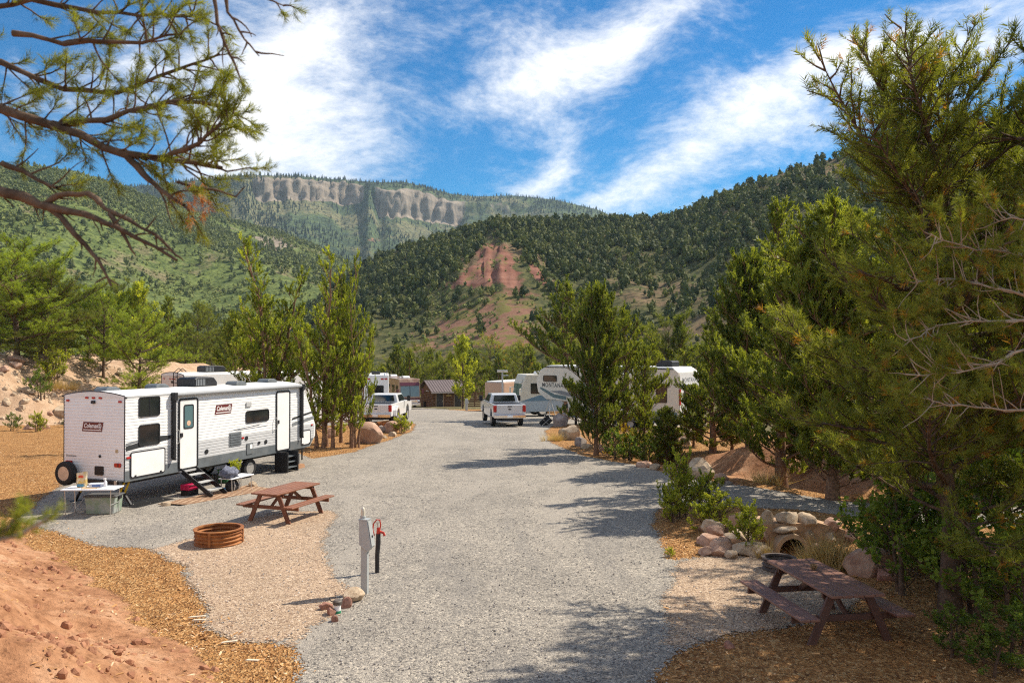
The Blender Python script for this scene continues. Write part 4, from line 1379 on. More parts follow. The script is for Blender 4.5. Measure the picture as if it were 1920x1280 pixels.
def lap_siding(pts_fn, z0, z1, pitch, depth):
    """strips of lap siding; pts_fn(z) gives the two ends (and any points between) of the wall line at height z, with the outward normal"""
    mb = MB(); z = z0
    while z < z1 - 1e-4:
        zt = min(z + pitch, z1)
        rows = []
        for zz, o in ((z, depth * 0.15), (z + 0.004, depth), (z + (zt - z) * 0.62, depth * 0.95), (zt, 0.0)):
            pts, nrm = pts_fn(min(zz, zt))
            rows.append([Vector(p) + Vector(nrm) * o for p in pts])
        n = len(rows[0]); vs = [p for r_ in rows for p in r_]
        fs = [(a * n + i, a * n + i + 1, (a + 1) * n + i + 1, (a + 1) * n + i) for a in range(3) for i in range(n - 1)]
        mb.add(vs, fs); z = zt
    return mb


def lantern_badge(parent, M, w, h, name='badge'):
    """slanted maroon badge with white lettering, a lantern in an oval and a rule"""
    sl = h * 0.22
    b_ = MB().prism([(-w / 2 - sl / 2, -h / 2), (w / 2 - sl / 2, -h / 2), (w / 2 + sl / 2, h / 2), (-w / 2 + sl / 2, h / 2)], 0, 0.006, 'z', M).build(name, M_LOGO, parent)
    up = Matrix.Translation((-w * 0.085, h * 0.09, 0.008))
    text_mesh('lettering', 'Coleman', h * 0.66, M_LETTER, b_, M @ up, shear=0.25, bold=h * 0.012, width=w * 0.70)
    MB().box(-w / 2 + 0.02, w / 2 - 0.05, -h * 0.37, -h * 0.29, 0.005, 0.009, M).build('rule', M_LETTER, b_)
    lx = w * 0.365; mb = MB(); n = 18
    cx = lambda a, r_: M @ Vector((lx + r_ * h * 0.23 * math.cos(a), h * 0.10 + r_ * h * 0.30 * math.sin(a), 0.009))
    vs = []; fs = []
    for k in range(n):
        a = 2 * math.pi * k / n
        vs += [cx(a, 1.0), cx(a, 0.80)]
    for k in range(n):
        j = (k + 1) % n
        fs.append((2 * k, 2 * j, 2 * j + 1, 2 * k + 1))
    mb.add(vs, fs)
    for (x0, x1, y0, y1) in ((-.05, .05, .10, .17), (-.10, .10, .07, .10), (-.085, -.045, -.08, .07), (.045, .085, -.08, .07), (-.11, .11, -.16, -.08)):
        mb.box(lx + x0 * h, lx + x1 * h, h * .10 + y0 * h, h * .10 + y1 * h, 0.006, 0.0095, M)
    mb.build('lantern_emblem', M_LETTER, b_)
    return b_


# ------------------------------------------------------------------ the white travel trailer
TT_ROT = math.atan2(0.94, 0.34)
TT = thing('travel_trailer', 'white ribbed travel trailer with maroon lantern badges, two doors and a spare wheel', 'travel trailer', (-12.04, 23.07, 0.28), TT_ROT)
TT.scale = (0.937,) * 3
W = 2.44; LT = 9.15; ZB = 0.50; ZE = 3.05


def front_x(z):
    return float(np.interp(z, [0.5, 0.85, 1.35, 3.05], [9.75, 10.02, 10.05, LT]))


def side_pts(sgn):
    return lambda z: ([(0.0, sgn * W / 2, z), (front_x(z) - 0.05, sgn * W / 2, z)], (0, sgn, 0))


for sgn in (-1, 1):
    lap_siding(side_pts(sgn), 1.38, ZE, 0.098, 0.012).build('side_siding', M_WHITE, TT, smooth=False)
    lap_siding(side_pts(sgn), 0.80, 1.38, 0.098, 0.012).build('lower_siding', M_SILVER, TT)
    prof = [(-0.01, ZB - 0.03), (9.62, ZB - 0.03), (9.95, 0.80), (-0.01, 0.80)]
    MB().prism(prof, sgn * (W / 2 - 0.03), sgn * (W / 2 + 0.018)).build('skirt', M_SKIRT, TT, 0.004)
crown = lambda y: ZE + 0.13 * (1 - (y / (W / 2)) ** 2)
ysteps = [-W / 2 + W * i / 12 for i in range(13)]
lap_siding(lambda z: ([(0, y, min(z, crown(y))) for y in ysteps], (-1, 0, 0)), ZB, ZE + 0.13, 0.098, 0.010).build('rear_siding', M_WHITE, TT)
# shell behind the siding, roof, front cap
body = MB().prism([(0.012, ZB), (9.70, ZB), (9.98, 0.86), (10.0, 1.34), (LT - 0.06, ZE - 0.01), (0.012, ZE - 0.01)], -W / 2 + 0.012, W / 2 - 0.012).build('shell', M_WHITE, TT)
mb = MB()
sec = [(y, crown(y)) for y in ysteps] + [(W / 2, ZE - 0.03), (-W / 2, ZE - 0.03)]
mb.prism(sec, -0.02, LT, 'x').build('roof', M_ROOFW, TT, smooth=True)
MB().prism([(9.66, ZB - 0.02), (9.98, 0.80), (10.05, 0.9), (10.07, 1.34), (LT + 0.03, ZE + 0.02), (LT - 0.02, ZE + 0.02), (9.99, 1.33), (9.95, 0.9)], -W / 2 - 0.004, W / 2 + 0.004).build('front_cap', M_WHITE, TT)
# dark edge trims
tr = MB()
tr.tube([(0.0, y, crown(y) + 0.012) for y in ysteps], 0.020, 6)
for s in (-1, 1):
    tr.tube([(-0.004, s * W / 2, ZB), (-0.004, s * W / 2, ZE)], 0.018, 6)
tr.build('edge_trim', M_TRIM, TT)
gut = MB().box(0, LT, -W / 2 - 0.022, -W / 2 + 0.03, ZE - 0.035, ZE + 0.012).build('roof_gutter', M_LGREY, TT)
sp_ = MB().box(-0.03, 0.0, W / 2 - 0.02, W / 2 + 0.07, ZE - 0.05, ZE + 0.0); sp_.box(-0.03, 0.0, -W / 2 - 0.09, -W / 2 + 0.0, ZE - 0.06, ZE - 0.01)
sp_.build('drip_spout', M_BLACK, TT)
# awning: roller, two arms
aw = link('awning', None, TT)
MB().tube([(1.85, -W / 2 - 0.10, ZE - 0.03), (9.05, -W / 2 - 0.10, ZE - 0.03)], 0.070, 12).build('roller', M_AWN, aw, smooth=True)
for x in (1.92, 8.98):
    a_ = MB().box(x - 0.055, x + 0.055, -W / 2 - 0.15, -W / 2 - 0.02, 0.95, ZE - 0.05)
    a_.box(x - 0.075, x + 0.075, -W / 2 - 0.19, -W / 2 - 0.02, ZE - 0.22, ZE + 0.04)
    a_.box(x - 0.03, x + 0.03, -W / 2 - 0.18, -W / 2 - 0.02, 0.90, 0.97)
    a_.build('arm', M_BLACK, aw, 0.012)
# windows and doors of the visible side
rv_window(TT, sideM(-1, 0.95, 2.70, W, 0.014), 0.86, 0.62, True)
rv_window(TT, sideM(-1, 0.95, 1.82, W, 0.014), 0.86, 0.66, False)
rv_window(TT, sideM(-1, 6.25, 2.00, W, 0.014), 1.36, 0.46, False, r=0.10)
pane = MB(); Mw = sideM(-1, 6.25, 2.00, W, 0.028)
for k in range(3):
    pane.box(-0.10 + k * 0.14, -0.02 + k * 0.14, -0.12, 0.10, 0, 0.002, Mw)
for x0, glassy in ((2.64, True), (7.82, False)):
    Md = sideM(-1, x0, 1.69, W, 0.014)
    d_ = panel(Md, 0.82, 2.28, 0.09, 0.018, 'door', M_WHITE, TT)
    ring(Md, 0.90, 2.36, 0.12, 0.055, 0.034, 'frame', M_BLACK, d_)
    if glassy:
        Mg = sideM(-1, x0, 2.26, W, 0.033)
        panel(Mg, 0.40, 0.74, 0.05, 0.008, 'pane', M_GLASSB, d_)
        ring(Mg, 0.46, 0.80, 0.07, 0.035, 0.018, 'pane_frame', M_BLACK, d_)
        st = MB().lathe([(0.001, 0.0), (0.09, 0.0), (0.09, 0.004), (0.001, 0.004)], 14, Mg @ Matrix.Translation((0, -0.22, 0.009)))
        st.build('sticker', mat('tan_sticker', (0.52, 0.24, 0.12), 0.5, second=(0.75, 0.6, 0.45), vscale=30), d_)
    lx = x0 - 0.34
    h_ = MB().box(lx - 0.05, lx + 0.06, -W / 2 - 0.075, -W / 2 - 0.03, 1.60, 1.74); h_.build('latch', M_BLACK, d_, 0.01)
    MB().tube([(lx - 0.16, -W / 2 - 0.03, 1.86), (lx - 0.17, -W / 2 - 0.12, 1.84), (lx - 0.17, -W / 2 - 0.13, 1.45), (lx - 0.16, -W / 2 - 0.03, 1.40)], 0.014, 6).build('grab_handle', M_STEEL, TT)
for x0, w_, h_, zc in ((0.90, 1.36, 0.74, 0.96), (9.36, 0.60, 0.55, 0.88)):
    Mb = sideM(-1, x0, zc, W, 0.022)
    g_ = panel(Mb, w_, h_, 0.06, 0.014, 'baggage_door', M_WHITE, TT)
    ring(Mb, w_ + 0.05, h_ + 0.05, 0.08, 0.03, 0.022, 'frame', M_TRIM, g_)
    for s in (-0.38, 0.38):
        MB().box(s * w_ - 0.03, s * w_ + 0.03, -h_ / 2 + 0.0, -h_ / 2 + 0.05, 0.014, 0.03, Mb).build('latch', M_BLACK, g_)
# graphics
Ms = sideM(-1, 0, 0, W, 0.0145)
MB().prism([(0.03, 1.40), (1.86, 1.60), (1.86, 1.72), (1.35, 1.74), (0.03, 1.55)], 0, 0.003, 'z', Ms).build('stripe', M_CHAR, TT)
MB().prism([(0.03, 1.57), (1.3, 1.75), (1.3, 1.78), (0.03, 1.64)], 0, 0.003, 'z', Ms).build('stripe', M_GREYS, TT)
MB().prism([(4.75, 1.575), (6.3, 1.64), (6.45, 1.67), (4.95, 1.60)], 0, 0.003, 'z', Ms).build('stripe', M_CHAR, TT)
MB().prism([(5.0, 1.55), (6.8, 1.58), (6.9, 1.60), (5.2, 1.57)], 0, 0.003, 'z', Ms).build('stripe', M_GREYS, TT)
MB().prism([(8.42, 1.66), (9.86, 1.86), (9.83, 1.93), (8.42, 1.74)], 0, 0.003, 'z', Ms).build('stripe', M_CHAR, TT)
MB().prism([(8.42, 1.40), (9.98, 1.60), (9.93, 1.72), (8.42, 1.54)], 0, 0.003, 'z', Ms).build('stripe', M_GREYS, TT)
lantern_badge(TT, sideM(-1, 4.38, 2.38, W, 0.014), 0.84, 0.33)
lantern_badge(TT, rearM(0.04, 2.11, 0.013), 0.80, 0.29)
# vents, hatches and fittings on the side
Mf = sideM(-1, 5.0, 1.26, W, 0.014)
fv = panel(Mf, 0.66, 0.50, 0.03, 0.015, 'furnace_vent', M_GREYS, TT)
for k in range(5):
    MB().box(-0.29, 0.29, -0.20 + k * 0.09, -0.15 + k * 0.09, 0.012, 0.034, Mf).build('louvre', M_SKIRT, fv)
for x, z in ((3.52, 0.99), (6.75, 0.98), (5.62, 1.23)):
    p_ = MB().lathe([(0.001, 0.0), (0.075, 0.0), (0.085, 0.02), (0.06, 0.03), (0.001, 0.022)], 16, sideM(-1, x, z, W, 0.012)).build('round_hatch', M_BLACK, TT, smooth=True)
panel(sideM(-1, 5.80, 0.83, W, 0.02), 0.36, 0.40, 0.02, 0.02, 'water_hatch', M_SKIRT, TT)
panel(sideM(-1, 5.86, 0.90, W, 0.041), 0.14, 0.16, 0.01, 0.006, 'hatch_label', M_LETTER, TT)
panel(sideM(-1, 5.72, 2.46, W, 0.012), 0.30, 0.17, 0.02, 0.04, 'range_vent', M_LGREY, TT, 0.01)
panel(sideM(-1, 6.34, 0.98, W, 0.012), 0.12, 0.10, 0.03, 0.03, 'spray_port', M_BLACK, TT)
panel(sideM(-1, 5.40, 1.26, W, 0.012), 0.14, 0.06, 0.02, 0.03, 'side_marker', M_RED, TT)
panel(sideM(-1, 0.12, 1.20, W, 0.012), 0.14, 0.06, 0.02, 0.03, 'side_marker', M_RED, TT)
panel(sideM(-1, 9.80, 1.36, W, 0.012), 0.10, 0.06, 0.02, 0.03, 'side_marker', M_RED, TT)
panel(sideM(-1, 0.42, 0.60, W, 0.019), 0.10, 0.07, 0.01, 0.002, 'sticker', M_LETTER, TT)
# rear fittings
for y in (1.05, 0.27, 0.0, -0.27, -1.05):
    panel(rearM(y, 2.90 if abs(y) > 1 else 3.0, 0.010), 0.115, 0.06, 0.02, 0.03, 'clearance_light', M_RED, TT)
panel(rearM(0.0, 2.87, 0.010), 0.13, 0.09, 0.02, 0.06, 'camera_mount', M_BLACK, TT)
for y in (0.98, -0.98):
    l_ = panel(rearM(y, 0.98, 0.010), 0.24, 0.12, 0.015, 0.04, 'tail_light', M_RED, TT)
    MB().box(-0.045, 0.0, -0.05, 0.05, 0.038, 0.044, rearM(y - 0.05, 0.98, 0.012)).build('reflector', M_LOGO, l_)
panel(rearM(-0.24, 0.78, 0.010), 0.34, 0.27, 0.03, 0.03, 'cable_hatch', M_BLACK, TT)
MB().lathe([(0.001, 0), (0.045, 0), (0.045, 0.02), (0.001, 0.03)], 12, rearM(-0.26, 1.22, 0.01)).build('outlet', M_BLACK, TT)
panel(rearM(-0.92, 1.40, 0.011), 0.11, 0.11, 0.03, 0.003, 'sticker', mat('ochre_sticker', (0.35, 0.24, 0.10), 0.5, second=(0.55, 0.45, 0.3), vscale=40), TT)
text_mesh('small_lettering', 'Dutchmen', 0.10, M_GREYS, TT, rearM(0.92, 1.19, 0.012), shear=0.2)
bm_ = MB().box(-0.24, -0.10, -1.24, 1.24, 0.43, 0.54); bm_.box(-0.12, 0.4, -0.7, -0.6, 0.43, 0.52); bm_.box(-0.12, 0.4, 0.6, 0.7, 0.43, 0.52)
bm_.build('bumper', M_BLACK, TT, 0.01)
panel(Matrix.Translation((0, 0, 0)) @ rearM(-1.12, 0.485, 0.235), 0.10, 0.12, 0.01, 0.02, 'bumper_cap', M_STEEL, TT)
sw = wheel(TT, -0.26, 0.83, 0.37, 0.23, 'spare_wheel', axis=R(90), z=0.68)
# underside: frame rails, axles, jacks, steps
ur = MB()
for s in (-0.85, 0.85):
    ur.box(-0.05, 9.8, s - 0.04, s + 0.04, 0.34, 0.475)
ur.box(0.3, 9.4, -1.0, 1.0, 0.45, 0.478)
ur.build('chassis', M_BLACK, TT)
for x in (5.2, 6.1):
    for s in (-0.95, 0.95):
        wheel(TT, x, s, 0.36, 0.20, 'wheel', z=0.06)
for x, sx in ((0.30, 1), (8.4, -1)):
    for s in (-1, 1):
        j = MB().bar((x, s * 0.60, 0.44), (x + 0.05 * sx, s * 1.12, -0.27), 0.07, 0.05)
        j.box(x - 0.10, x + 0.20, s * 1.12 - 0.08, s * 1.12 + 0.08, -0.30, -0.275)
        o = j.build('stabilizer_jack', M_BLACK, TT)
        MB().bar((x + 0.01, s * 1.08, 0.43), (x + 0.04, s * 0.88, 0.08), 0.05, 0.035).build('jack_arm', M_YELLOW, o)
        MB().bar((x - 0.09, s * 1.0, 0.43), (x - 0.06, s * 0.76, 0.02), 0.045, 0.03).build('jack_arm', M_YELLOW, o)
st_ = link('steps', None, TT)
for s in (-0.34, 0.34):
    MB().bar((2.64 + s, -W / 2 - 0.02, 0.52), (2.64 + s, -W / 2 - 1.30, -0.27), 0.035, 0.14).build('stringer', M_BLACK, st_)
for k in range(3):
    yy = -W / 2 - 0.30 - 0.38 * k; zz = 0.36 - 0.225 * k
    MB().box(2.32, 2.96, yy - 0.14, yy + 0.10, zz - 0.015, zz + 0.015).build('tread', M_LGREY, st_)
MB().box(2.24, 3.06, -W / 2 - 0.09, -W / 2 + 0.02, 0.44, 0.50).build('threshold', M_LGREY, st_)
st2 = link('steps', None, TT)
for xs in (7.46, 8.12):
    MB().box(xs, xs + 0.06, -W / 2 - 0.50, -W / 2 + 0.1, -0.28, 0.50).build('stringer', M_BLACK, st2)
for k in range(3):
    MB().box(7.52, 8.12, -W / 2 - 0.48 + 0.06 * k, -W / 2 - 0.18 + 0.06 * k, -0.12 + 0.2 * k, -0.08 + 0.2 * k).build('tread', M_SKIRT, st2)
mh = MB().tube([(9.8, -0.5, 0.42), (11.2, 0, 0.46)], 0.05, 6); mh.tube([(9.8, 0.5, 0.42), (11.2, 0, 0.46)], 0.05, 6); mh.tube([(10.9, 0, -0.29), (10.9, 0, 1.0)], 0.035, 8); mh.box(11.1, 11.4, -0.06, 0.06, 0.42, 0.52)
mh.build('hitch', M_BLACK, TT)
for y in (-0.17, 0.17):
    MB().lathe([(0.001, 0.5), (0.15, 0.52), (0.155, 0.9), (0.10, 1.0), (0.04, 1.02), (0.04, 1.08), (0.001, 1.08)], 14, Matrix.Translation((10.5, y, 0))).build('gas_bottle', M_LGREY, TT, smooth=True)
# roof fittings
roof_ac(TT, 3.9, 0.0, ZE + 0.11, 1.15, 0.8, 0.34)
for x, y, m_ in ((0.9, 0.75, M_SKIRT), (2.6, 0.35, M_SKIRT), (5.7, -0.45, M_SKIRT), (7.9, -0.2, M_SKIRT)):
    zb = crown(y)
    MB().prism([(x, zb - 0.02), (x + 0.62, zb - 0.02), (x + 0.60, zb + 0.07), (x + 0.44, zb + 0.14), (x + 0.12, zb + 0.14), (x + 0.02, zb + 0.08)], y - 0.26, y + 0.26).build('roof_vent', m_, TT, 0.02)
MB().tube([(3.1, 0.2, ZE), (3.1, 0.2, ZE + 0.22)], 0.03, 6).build('vent_pipe', M_BLACK, TT)


def TL(x, y):
    """trailer coordinates to the site"""
    c, s = math.cos(TT_ROT), math.sin(TT_ROT)
    x *= 0.937; y *= 0.937
    return (-12.04 + x * c - y * s, 23.07 + x * s + y * c)

# ------------------------------------------------------------------ other campers
def camper_shell(T_, prof, W_, m, name='shell', bevel=0.05):
    return MB().prism(prof, -W_ / 2, W_ / 2).build(name, m, T_, bevel, seg=2)


# beige backed trailer parked behind
rz = math.atan2(0.75, 0.66)
c2 = Vector((-16.4, 40.0)) + Vector((-0.75, 0.66)) * 1.2
T2 = thing('travel_trailer', 'second white travel trailer, its pale rear and roof showing above the badged one', 'travel trailer', (c2.x, c2.y, gz(c2.x, c2.y)), rz)
camper_shell(T2, [(0, 0.6), (8.2, 0.6), (8.7, 1.2), (8.65, 1.9), (8.0, 3.28), (0, 3.28)], 2.4, M_WHITE)
MB().prism([(y, 3.28 + 0.12 * (1 - (y / 1.2) ** 2)) for y in [-1.2 + 0.2 * i for i in range(13)]] + [(1.2, 3.24), (-1.2, 3.24)], -0.02, 8.05, 'x').build('roof', M_ROOFW, T2)
MB().tube([(-0.01, y, 3.29 + 0.12 * (1 - (y / 1.2) ** 2)) for y in [-1.2 + 0.2 * i for i in range(13)]], 0.022, 6).build('edge_trim', M_TRIM, T2)
for s in (-1, 1):
    MB().tube([(-0.01, s * 1.2, 0.6), (-0.01, s * 1.2, 3.28)], 0.02, 6).build('edge_trim', M_TRIM, T2)
lap_siding(lambda z: ([(0, -1.19, z), (0, 1.19, z)], (-1, 0, 0)), 0.65, 3.26, 0.10, 0.01).build('rear_siding', mat('pale_pink_beige_siding', (0.66, 0.55, 0.46), 0.45), T2)
for y in (0.9, 0.25, 0, -0.25, -0.9):
    panel(rearM(y, 3.08, 0.01), 0.12, 0.06, 0.02, 0.03, 'clearance_light', M_RED, T2)
panel(rearM(0, 2.92, 0.01), 0.2, 0.12, 0.02, 0.03, 'camera_mount', M_BLACK, T2)
ld = MB()
for s in (-0.75, -0.35):
    ld.tube([(-0.12, s, 0.9), (-0.12, s, 3.4), (0.15, s, 3.62), (0.35, s, 3.45)], 0.022, 6)
for k in range(8):
    ld.tube([(-0.12, -0.75, 1.1 + 0.3 * k), (-0.12, -0.35, 1.1 + 0.3 * k)], 0.018, 5)
ld.build('ladder', M_BLACK, T2)
roof_ac(T2, 1.5, 0, 3.38, 1.25, 0.85, 0.34)
roof_ac(T2, 5.2, 0, 3.38, 0.5, 0.5, 0.18, M_LGREY)
for x in (2.0, 5.6):
    rv_window(T2, sideM(-1, x, 2.2, 2.4, 0.004), 1.2, 0.7)
MB().prism([(0.05, 1.3), (8.5, 1.3), (8.6, 1.6), (0.05, 1.5)], -0.003, 0.004, 'z', sideM(-1, 0, 0, 2.4, 0.004)).build('stripe', M_GREYS, T2)
MB().box(7.98, 8.03, -1.24, 1.24, 0.8, 3.3).build('front_trim', M_BLACK, T2)
for x in (4.6, 5.5):
    for s in (-0.95, 0.95):
        wheel(T2, x, s, 0.35, 0.2)

# cream fifth wheel seen from its left side
rz5 = math.atan2(0.656, -0.755)
z5 = -0.42
T5 = thing('fifth_wheel_camper', 'long cream fifth wheel camper lettered MONTANA behind the road bend junipers', 'camper', (10.55, 47.65, z5), rz5)
W5 = 2.5
prof5 = [(0.0, 0.55), (8.0, 0.55), (8.15, 1.55), (9.9, 1.62), (10.6, 2.1), (10.75, 2.9), (10.45, 3.55), (9.9, 3.82), (0.35, 3.82), (0.05, 3.6)]
camper_shell(T5, prof5, W5, M_CREAM, bevel=0.06)
MB().prism([(0.3, 3.80), (10.0, 3.80), (9.7, 3.90), (0.5, 3.90)], -1.15, 1.15).build('roof', M_ROOFW, T5, 0.03)
MB().prism([(0.35, 3.74), (9.95, 3.74), (9.95, 3.81), (0.35, 3.81)], -1.262, 1.262).build('roof_edge', M_BLACK, T5)
roof_ac(T5, 0.9, 0, 3.90, 1.1, 0.9, 0.36)
roof_ac(T5, 5.2, 0, 3.90, 1.1, 0.9, 0.36)
Ml = lambda x, z, o=0.004: sideM(1, x, z, W5, o)
rv_window(T5, Ml(9.55, 3.02), 1.15, 0.42, r=0.08)
text_mesh('lettering', 'MONTANA', 0.40, M_CHAR, T5, Ml(9.35, 2.58, 0.006), bold=0.004, space=1.15, width=1.75)
MB().prism([(-8.2, 1.9), (-9.2, 2.0), (-10.35, 2.45), (-10.4, 2.32), (-9.3, 1.78), (-8.2, 1.66)], 0, 0.004, 'z', Ml(0, 0)).build('stripe', M_TEAL, T5)
MB().prism([(-5.5, 1.75), (-8.6, 2.25), (-9.6, 2.20), (-8.5, 1.98), (-5.5, 1.55)], 0, 0.006, 'z', Ml(0, 0)).build('stripe', M_GREYS, T5)
MB().prism([(-0.1, 0.95), (-7.9, 0.95), (-7.9, 1.15), (-0.1, 1.25)], 0, 0.005, 'z', Ml(0, 0)).build('stripe', M_TEAL, T5)
MB().prism([(0.0, 0.55), (8.0, 0.55), (8.05, 0.95), (0, 0.95)], -1.27, 1.27).build('skirt', M_SKIRT, T5)
sl = MB().box(2.2, 5.6, 1.2, 1.72, 1.05, 3.45).build('slide_out', M_CREAM, T5, 0.03)
rv_window(sl, Matrix.Translation((0, 0.48, 0)) @ Ml(3.9, 2.35), 1.6, 0.9)
MB().box(2.12, 2.20, 1.2, 1.66, 1.0, 3.5).build('seal', M_BLACK, sl)
rv_window(T5, Ml(1.15, 2.35), 0.75, 1.15)
dr = panel(Ml(6.6, 1.95), 0.8, 2.1, 0.08, 0.02, 'door', M_CREAM, T5)
ring(Ml(6.6, 1.95), 0.88, 2.18, 0.1, 0.05, 0.03, 'frame', M_BLACK, dr)
rw = panel(rearM(0.0, 2.1, 0.004), 2.30, 2.9, 0.1, 0.01, 'rear_panel', M_WHITE, T5)
rv_window(T5, rearM(-0.1, 2.35, 0.016), 1.5, 1.0)
text_mesh('lettering', 'MONTANA', 0.36, M_GREYS, T5, rearM(0.0, 3.12, 0.016), bold=0.004, space=1.15, width=1.7)
for y in (1.13, -1.13):
    panel(rearM(y, 2.15, 0.012), 0.12, 0.95, 0.03, 0.04, 'tail_light', M_RED, T5)
MB().box(-0.25, 0.0, -1.2, 1.2, 0.42, 0.62).build('bumper', M_BLACK, T5, 0.02)
wheel(T5, -0.35, -0.55, 0.37, 0.24, 'spare_wheel', axis=R(90), z=1.15)
for x in (3.4, 4.4):
    for s in (-1.02, 1.02):
        wheel(T5, x, s, 0.38, 0.22)
for x in (0.6, 7.7):
    for s in (-0.9, 0.9):
        MB().box(x - 0.06, x + 0.06, s - 0.06, s + 0.06, 0.0, 0.6).build('landing_leg', M_BLACK, T5)
for x in (9.0,):
    MB().bar((8.3, 0, 1.5), (9.4, 0, 1.0), 0.3, 0.25).build('hitch_pin', M_BLACK, T5)


def motorhome(name, label, x, y, z, rzz, L, main, lower, stripe, face, Hh=3.45):
    T_ = thing(name, label, 'motorhome', (x, y, z), rzz)
    Wm = 2.5
    camper_shell(T_, [(-L, 0.45), (-0.35, 0.45), (0.0, 0.7), (0.02, 1.35), (-0.18, 2.75), (-0.45, Hh), (-L, Hh)], Wm, main, bevel=0.07)
    MB().prism([(-L - 0.01, 0.42), (-0.30, 0.42), (0.03, 0.68), (0.045, 1.28), (-L - 0.01, 1.28)], -Wm / 2 - 0.008, Wm / 2 + 0.008).build('lower_panel', lower, T_, 0.02)
    MB().prism([(-L, 1.28), (-0.02, 1.28), (-1.6, 1.75), (-L, 1.6)], -Wm / 2 - 0.006, Wm / 2 + 0.006).build('stripe', stripe, T_)
    ws = MB().prism([(0.035, 1.45), (0.055, 1.45), (-0.135, 2.66), (-0.155, 2.66)], -1.10, 1.10).build('windscreen', M_GLASSB, T_)
    MB().prism([(0.04, 1.45), (0.064, 1.45), (-0.126, 2.66), (-0.15, 2.66)], -0.03, 0.03).build('pillar', M_BLACK, ws)
    MB().prism([(-0.125, 2.70), (-0.105, 2.70), (-0.26, 3.08), (-0.28, 3.08)], -1.12, 1.12).build('brow', face, T_)
    MB().box(-0.02, 0.09, -0.95, 0.95, 0.72, 1.05).build('grille', M_CHROME, T_, 0.02)
    for s in (-1, 1):
        MB().box(0.0, 0.10, s * 0.98 - 0.16, s * 0.98 + 0.16, 0.82, 1.06).build('headlight', M_LETTER, T_, 0.03)
        mr = MB().bar((-0.2, s * 1.25, 2.35), (0.12, s * 1.50, 2.30), 0.05, 0.05); mr.box(0.06, 0.16, s * 1.52 - 0.12, s * 1.52 + 0.12, 1.75, 2.32)
        mr.build('mirror', face, T_, 0.02)
        for xx, w_ in ((-1.35, 0.95), (-3.2, 1.3), (-5.6, 1.6)):
            rv_window(T_, sideM(s, xx, 2.30, Wm, 0.004), w_, 0.85, True)
    for xx in (-1.9, -L + 2.6):
        for s in (-1.05, 1.05):
            wheel(T_, xx, s, 0.46, 0.28, 'wheel', M_CHROME)
    MB().box(-0.1, 0.12, -1.2, 1.2, 0.40, 0.66).build('bumper', M_CHROME, T_, 0.03)
    roof_ac(T_, -2.6, 0, Hh, 1.0, 0.8, 0.28, M_LETTER); roof_ac(T_, -L + 1.5, 0, Hh, 1.0, 0.8, 0.28, M_LETTER)
    MB().box(-4.2, -3.7, -0.3, 0.2, Hh, Hh + 0.16).build('roof_vent', M_LETTER, T_, 0.03)
    return T_


M_BROWN = mat('brown_tan_paint', (0.24, 0.12, 0.075), 0.3, 0, 0.1, 1.2, second=(0.42, 0.30, 0.21), coat=0.4)
M_BURG = mat('burgundy_paint', (0.11, 0.028, 0.038), 0.3, coat=0.4)
M_BRIGHTTAN = mat('light_tan_paint', (0.50, 0.40, 0.31), 0.35)
motorhome('motorhome', 'brown and burgundy coach motorhome with its windscreen towards us beside the hut', -11.9, 93.5, float(road_z(93.5)), math.atan2(-0.93, 0.37), 10.5, M_BROWN, M_BURG, M_BRIGHTTAN, M_BURG, 3.5)
motorhome('motorhome', 'white and blue motorhome nosing out from behind the cream camper', 0.35, 66.0, float(road_z(66)), math.atan2(-0.26, -0.96), 9.5, M_CREAM, mat('pale_blue_grey_panel', (0.36, 0.42, 0.47), 0.35), M_BLUEST, M_CREAM, 3.45)

# white camper behind the dually, seen from the rear
T6 = thing('truck_camper', 'white camper with dark rear window standing beyond the left pickup', 'camper', (-12.7, 74.5, float(road_z(74.5))), R(99))
camper_shell(T6, [(0, 0.6), (7.5, 0.6), (7.5, 3.5), (0, 3.5)], 2.45, M_WHITE, bevel=0.08)
rv_window(T6, rearM(0, 2.15, 0.004), 1.5, 0.8)
for y in (0.95, 0.62, -0.62, -0.95):
    panel(rearM(y, 3.15, 0.006), 0.26, 0.13, 0.03, 0.03, 'clearance_light', M_RED, T6)
rr = MB()
for s in (-1.05, 1.05):
    rr.tube([(0.1, s, 3.75), (6, s, 3.75)], 0.03, 6)
    for k in range(4):
        rr.tube([(0.1 + 1.9 * k, s, 3.5), (0.1 + 1.9 * k, s, 3.75)], 0.025, 5)
rr.tube([(0.1, -1.05, 3.75), (0.1, 1.05, 3.75)], 0.03, 6)
rr.build('roof_rack', M_BLACK, T6)
roof_ac(T6, 2.5, 0, 3.5, 1.0, 0.8, 0.28)
for x in (1.6, 6.0):
    for s in (-1.0, 1.0):
        wheel(T6, x, s, 0.4, 0.24)
MB().box(-0.2, 0, -1.2, 1.2, 0.5, 0.7).build('bumper', M_BLACK, T6)
# tan trailer, only its top shows over the right pickup
T7 = thing('camping_trailer', 'tan trailer roof showing over the silver white pickup', 'travel trailer', (-0.3, 84, float(road_z(84))), R(60))
camper_shell(T7, [(-3, 0.6), (3, 0.6), (3.3, 1.4), (2.9, 3.05), (-3, 3.05)], 2.3, mat('tan_gelcoat', (0.46, 0.30, 0.21), 0.5), bevel=0.06)
MB().box(-2.9, 2.8, -1.0, 1.0, 3.05, 3.18).build('roof', M_ROOFW, T7, 0.03)
rv_window(T7, sideM(-1, 0.5, 2.3, 2.3, 0.004), 1.2, 0.6)
wheel(T7, 0, -1.0, 0.35, 0.2); wheel(T7, 0, 1.0, 0.35, 0.2)


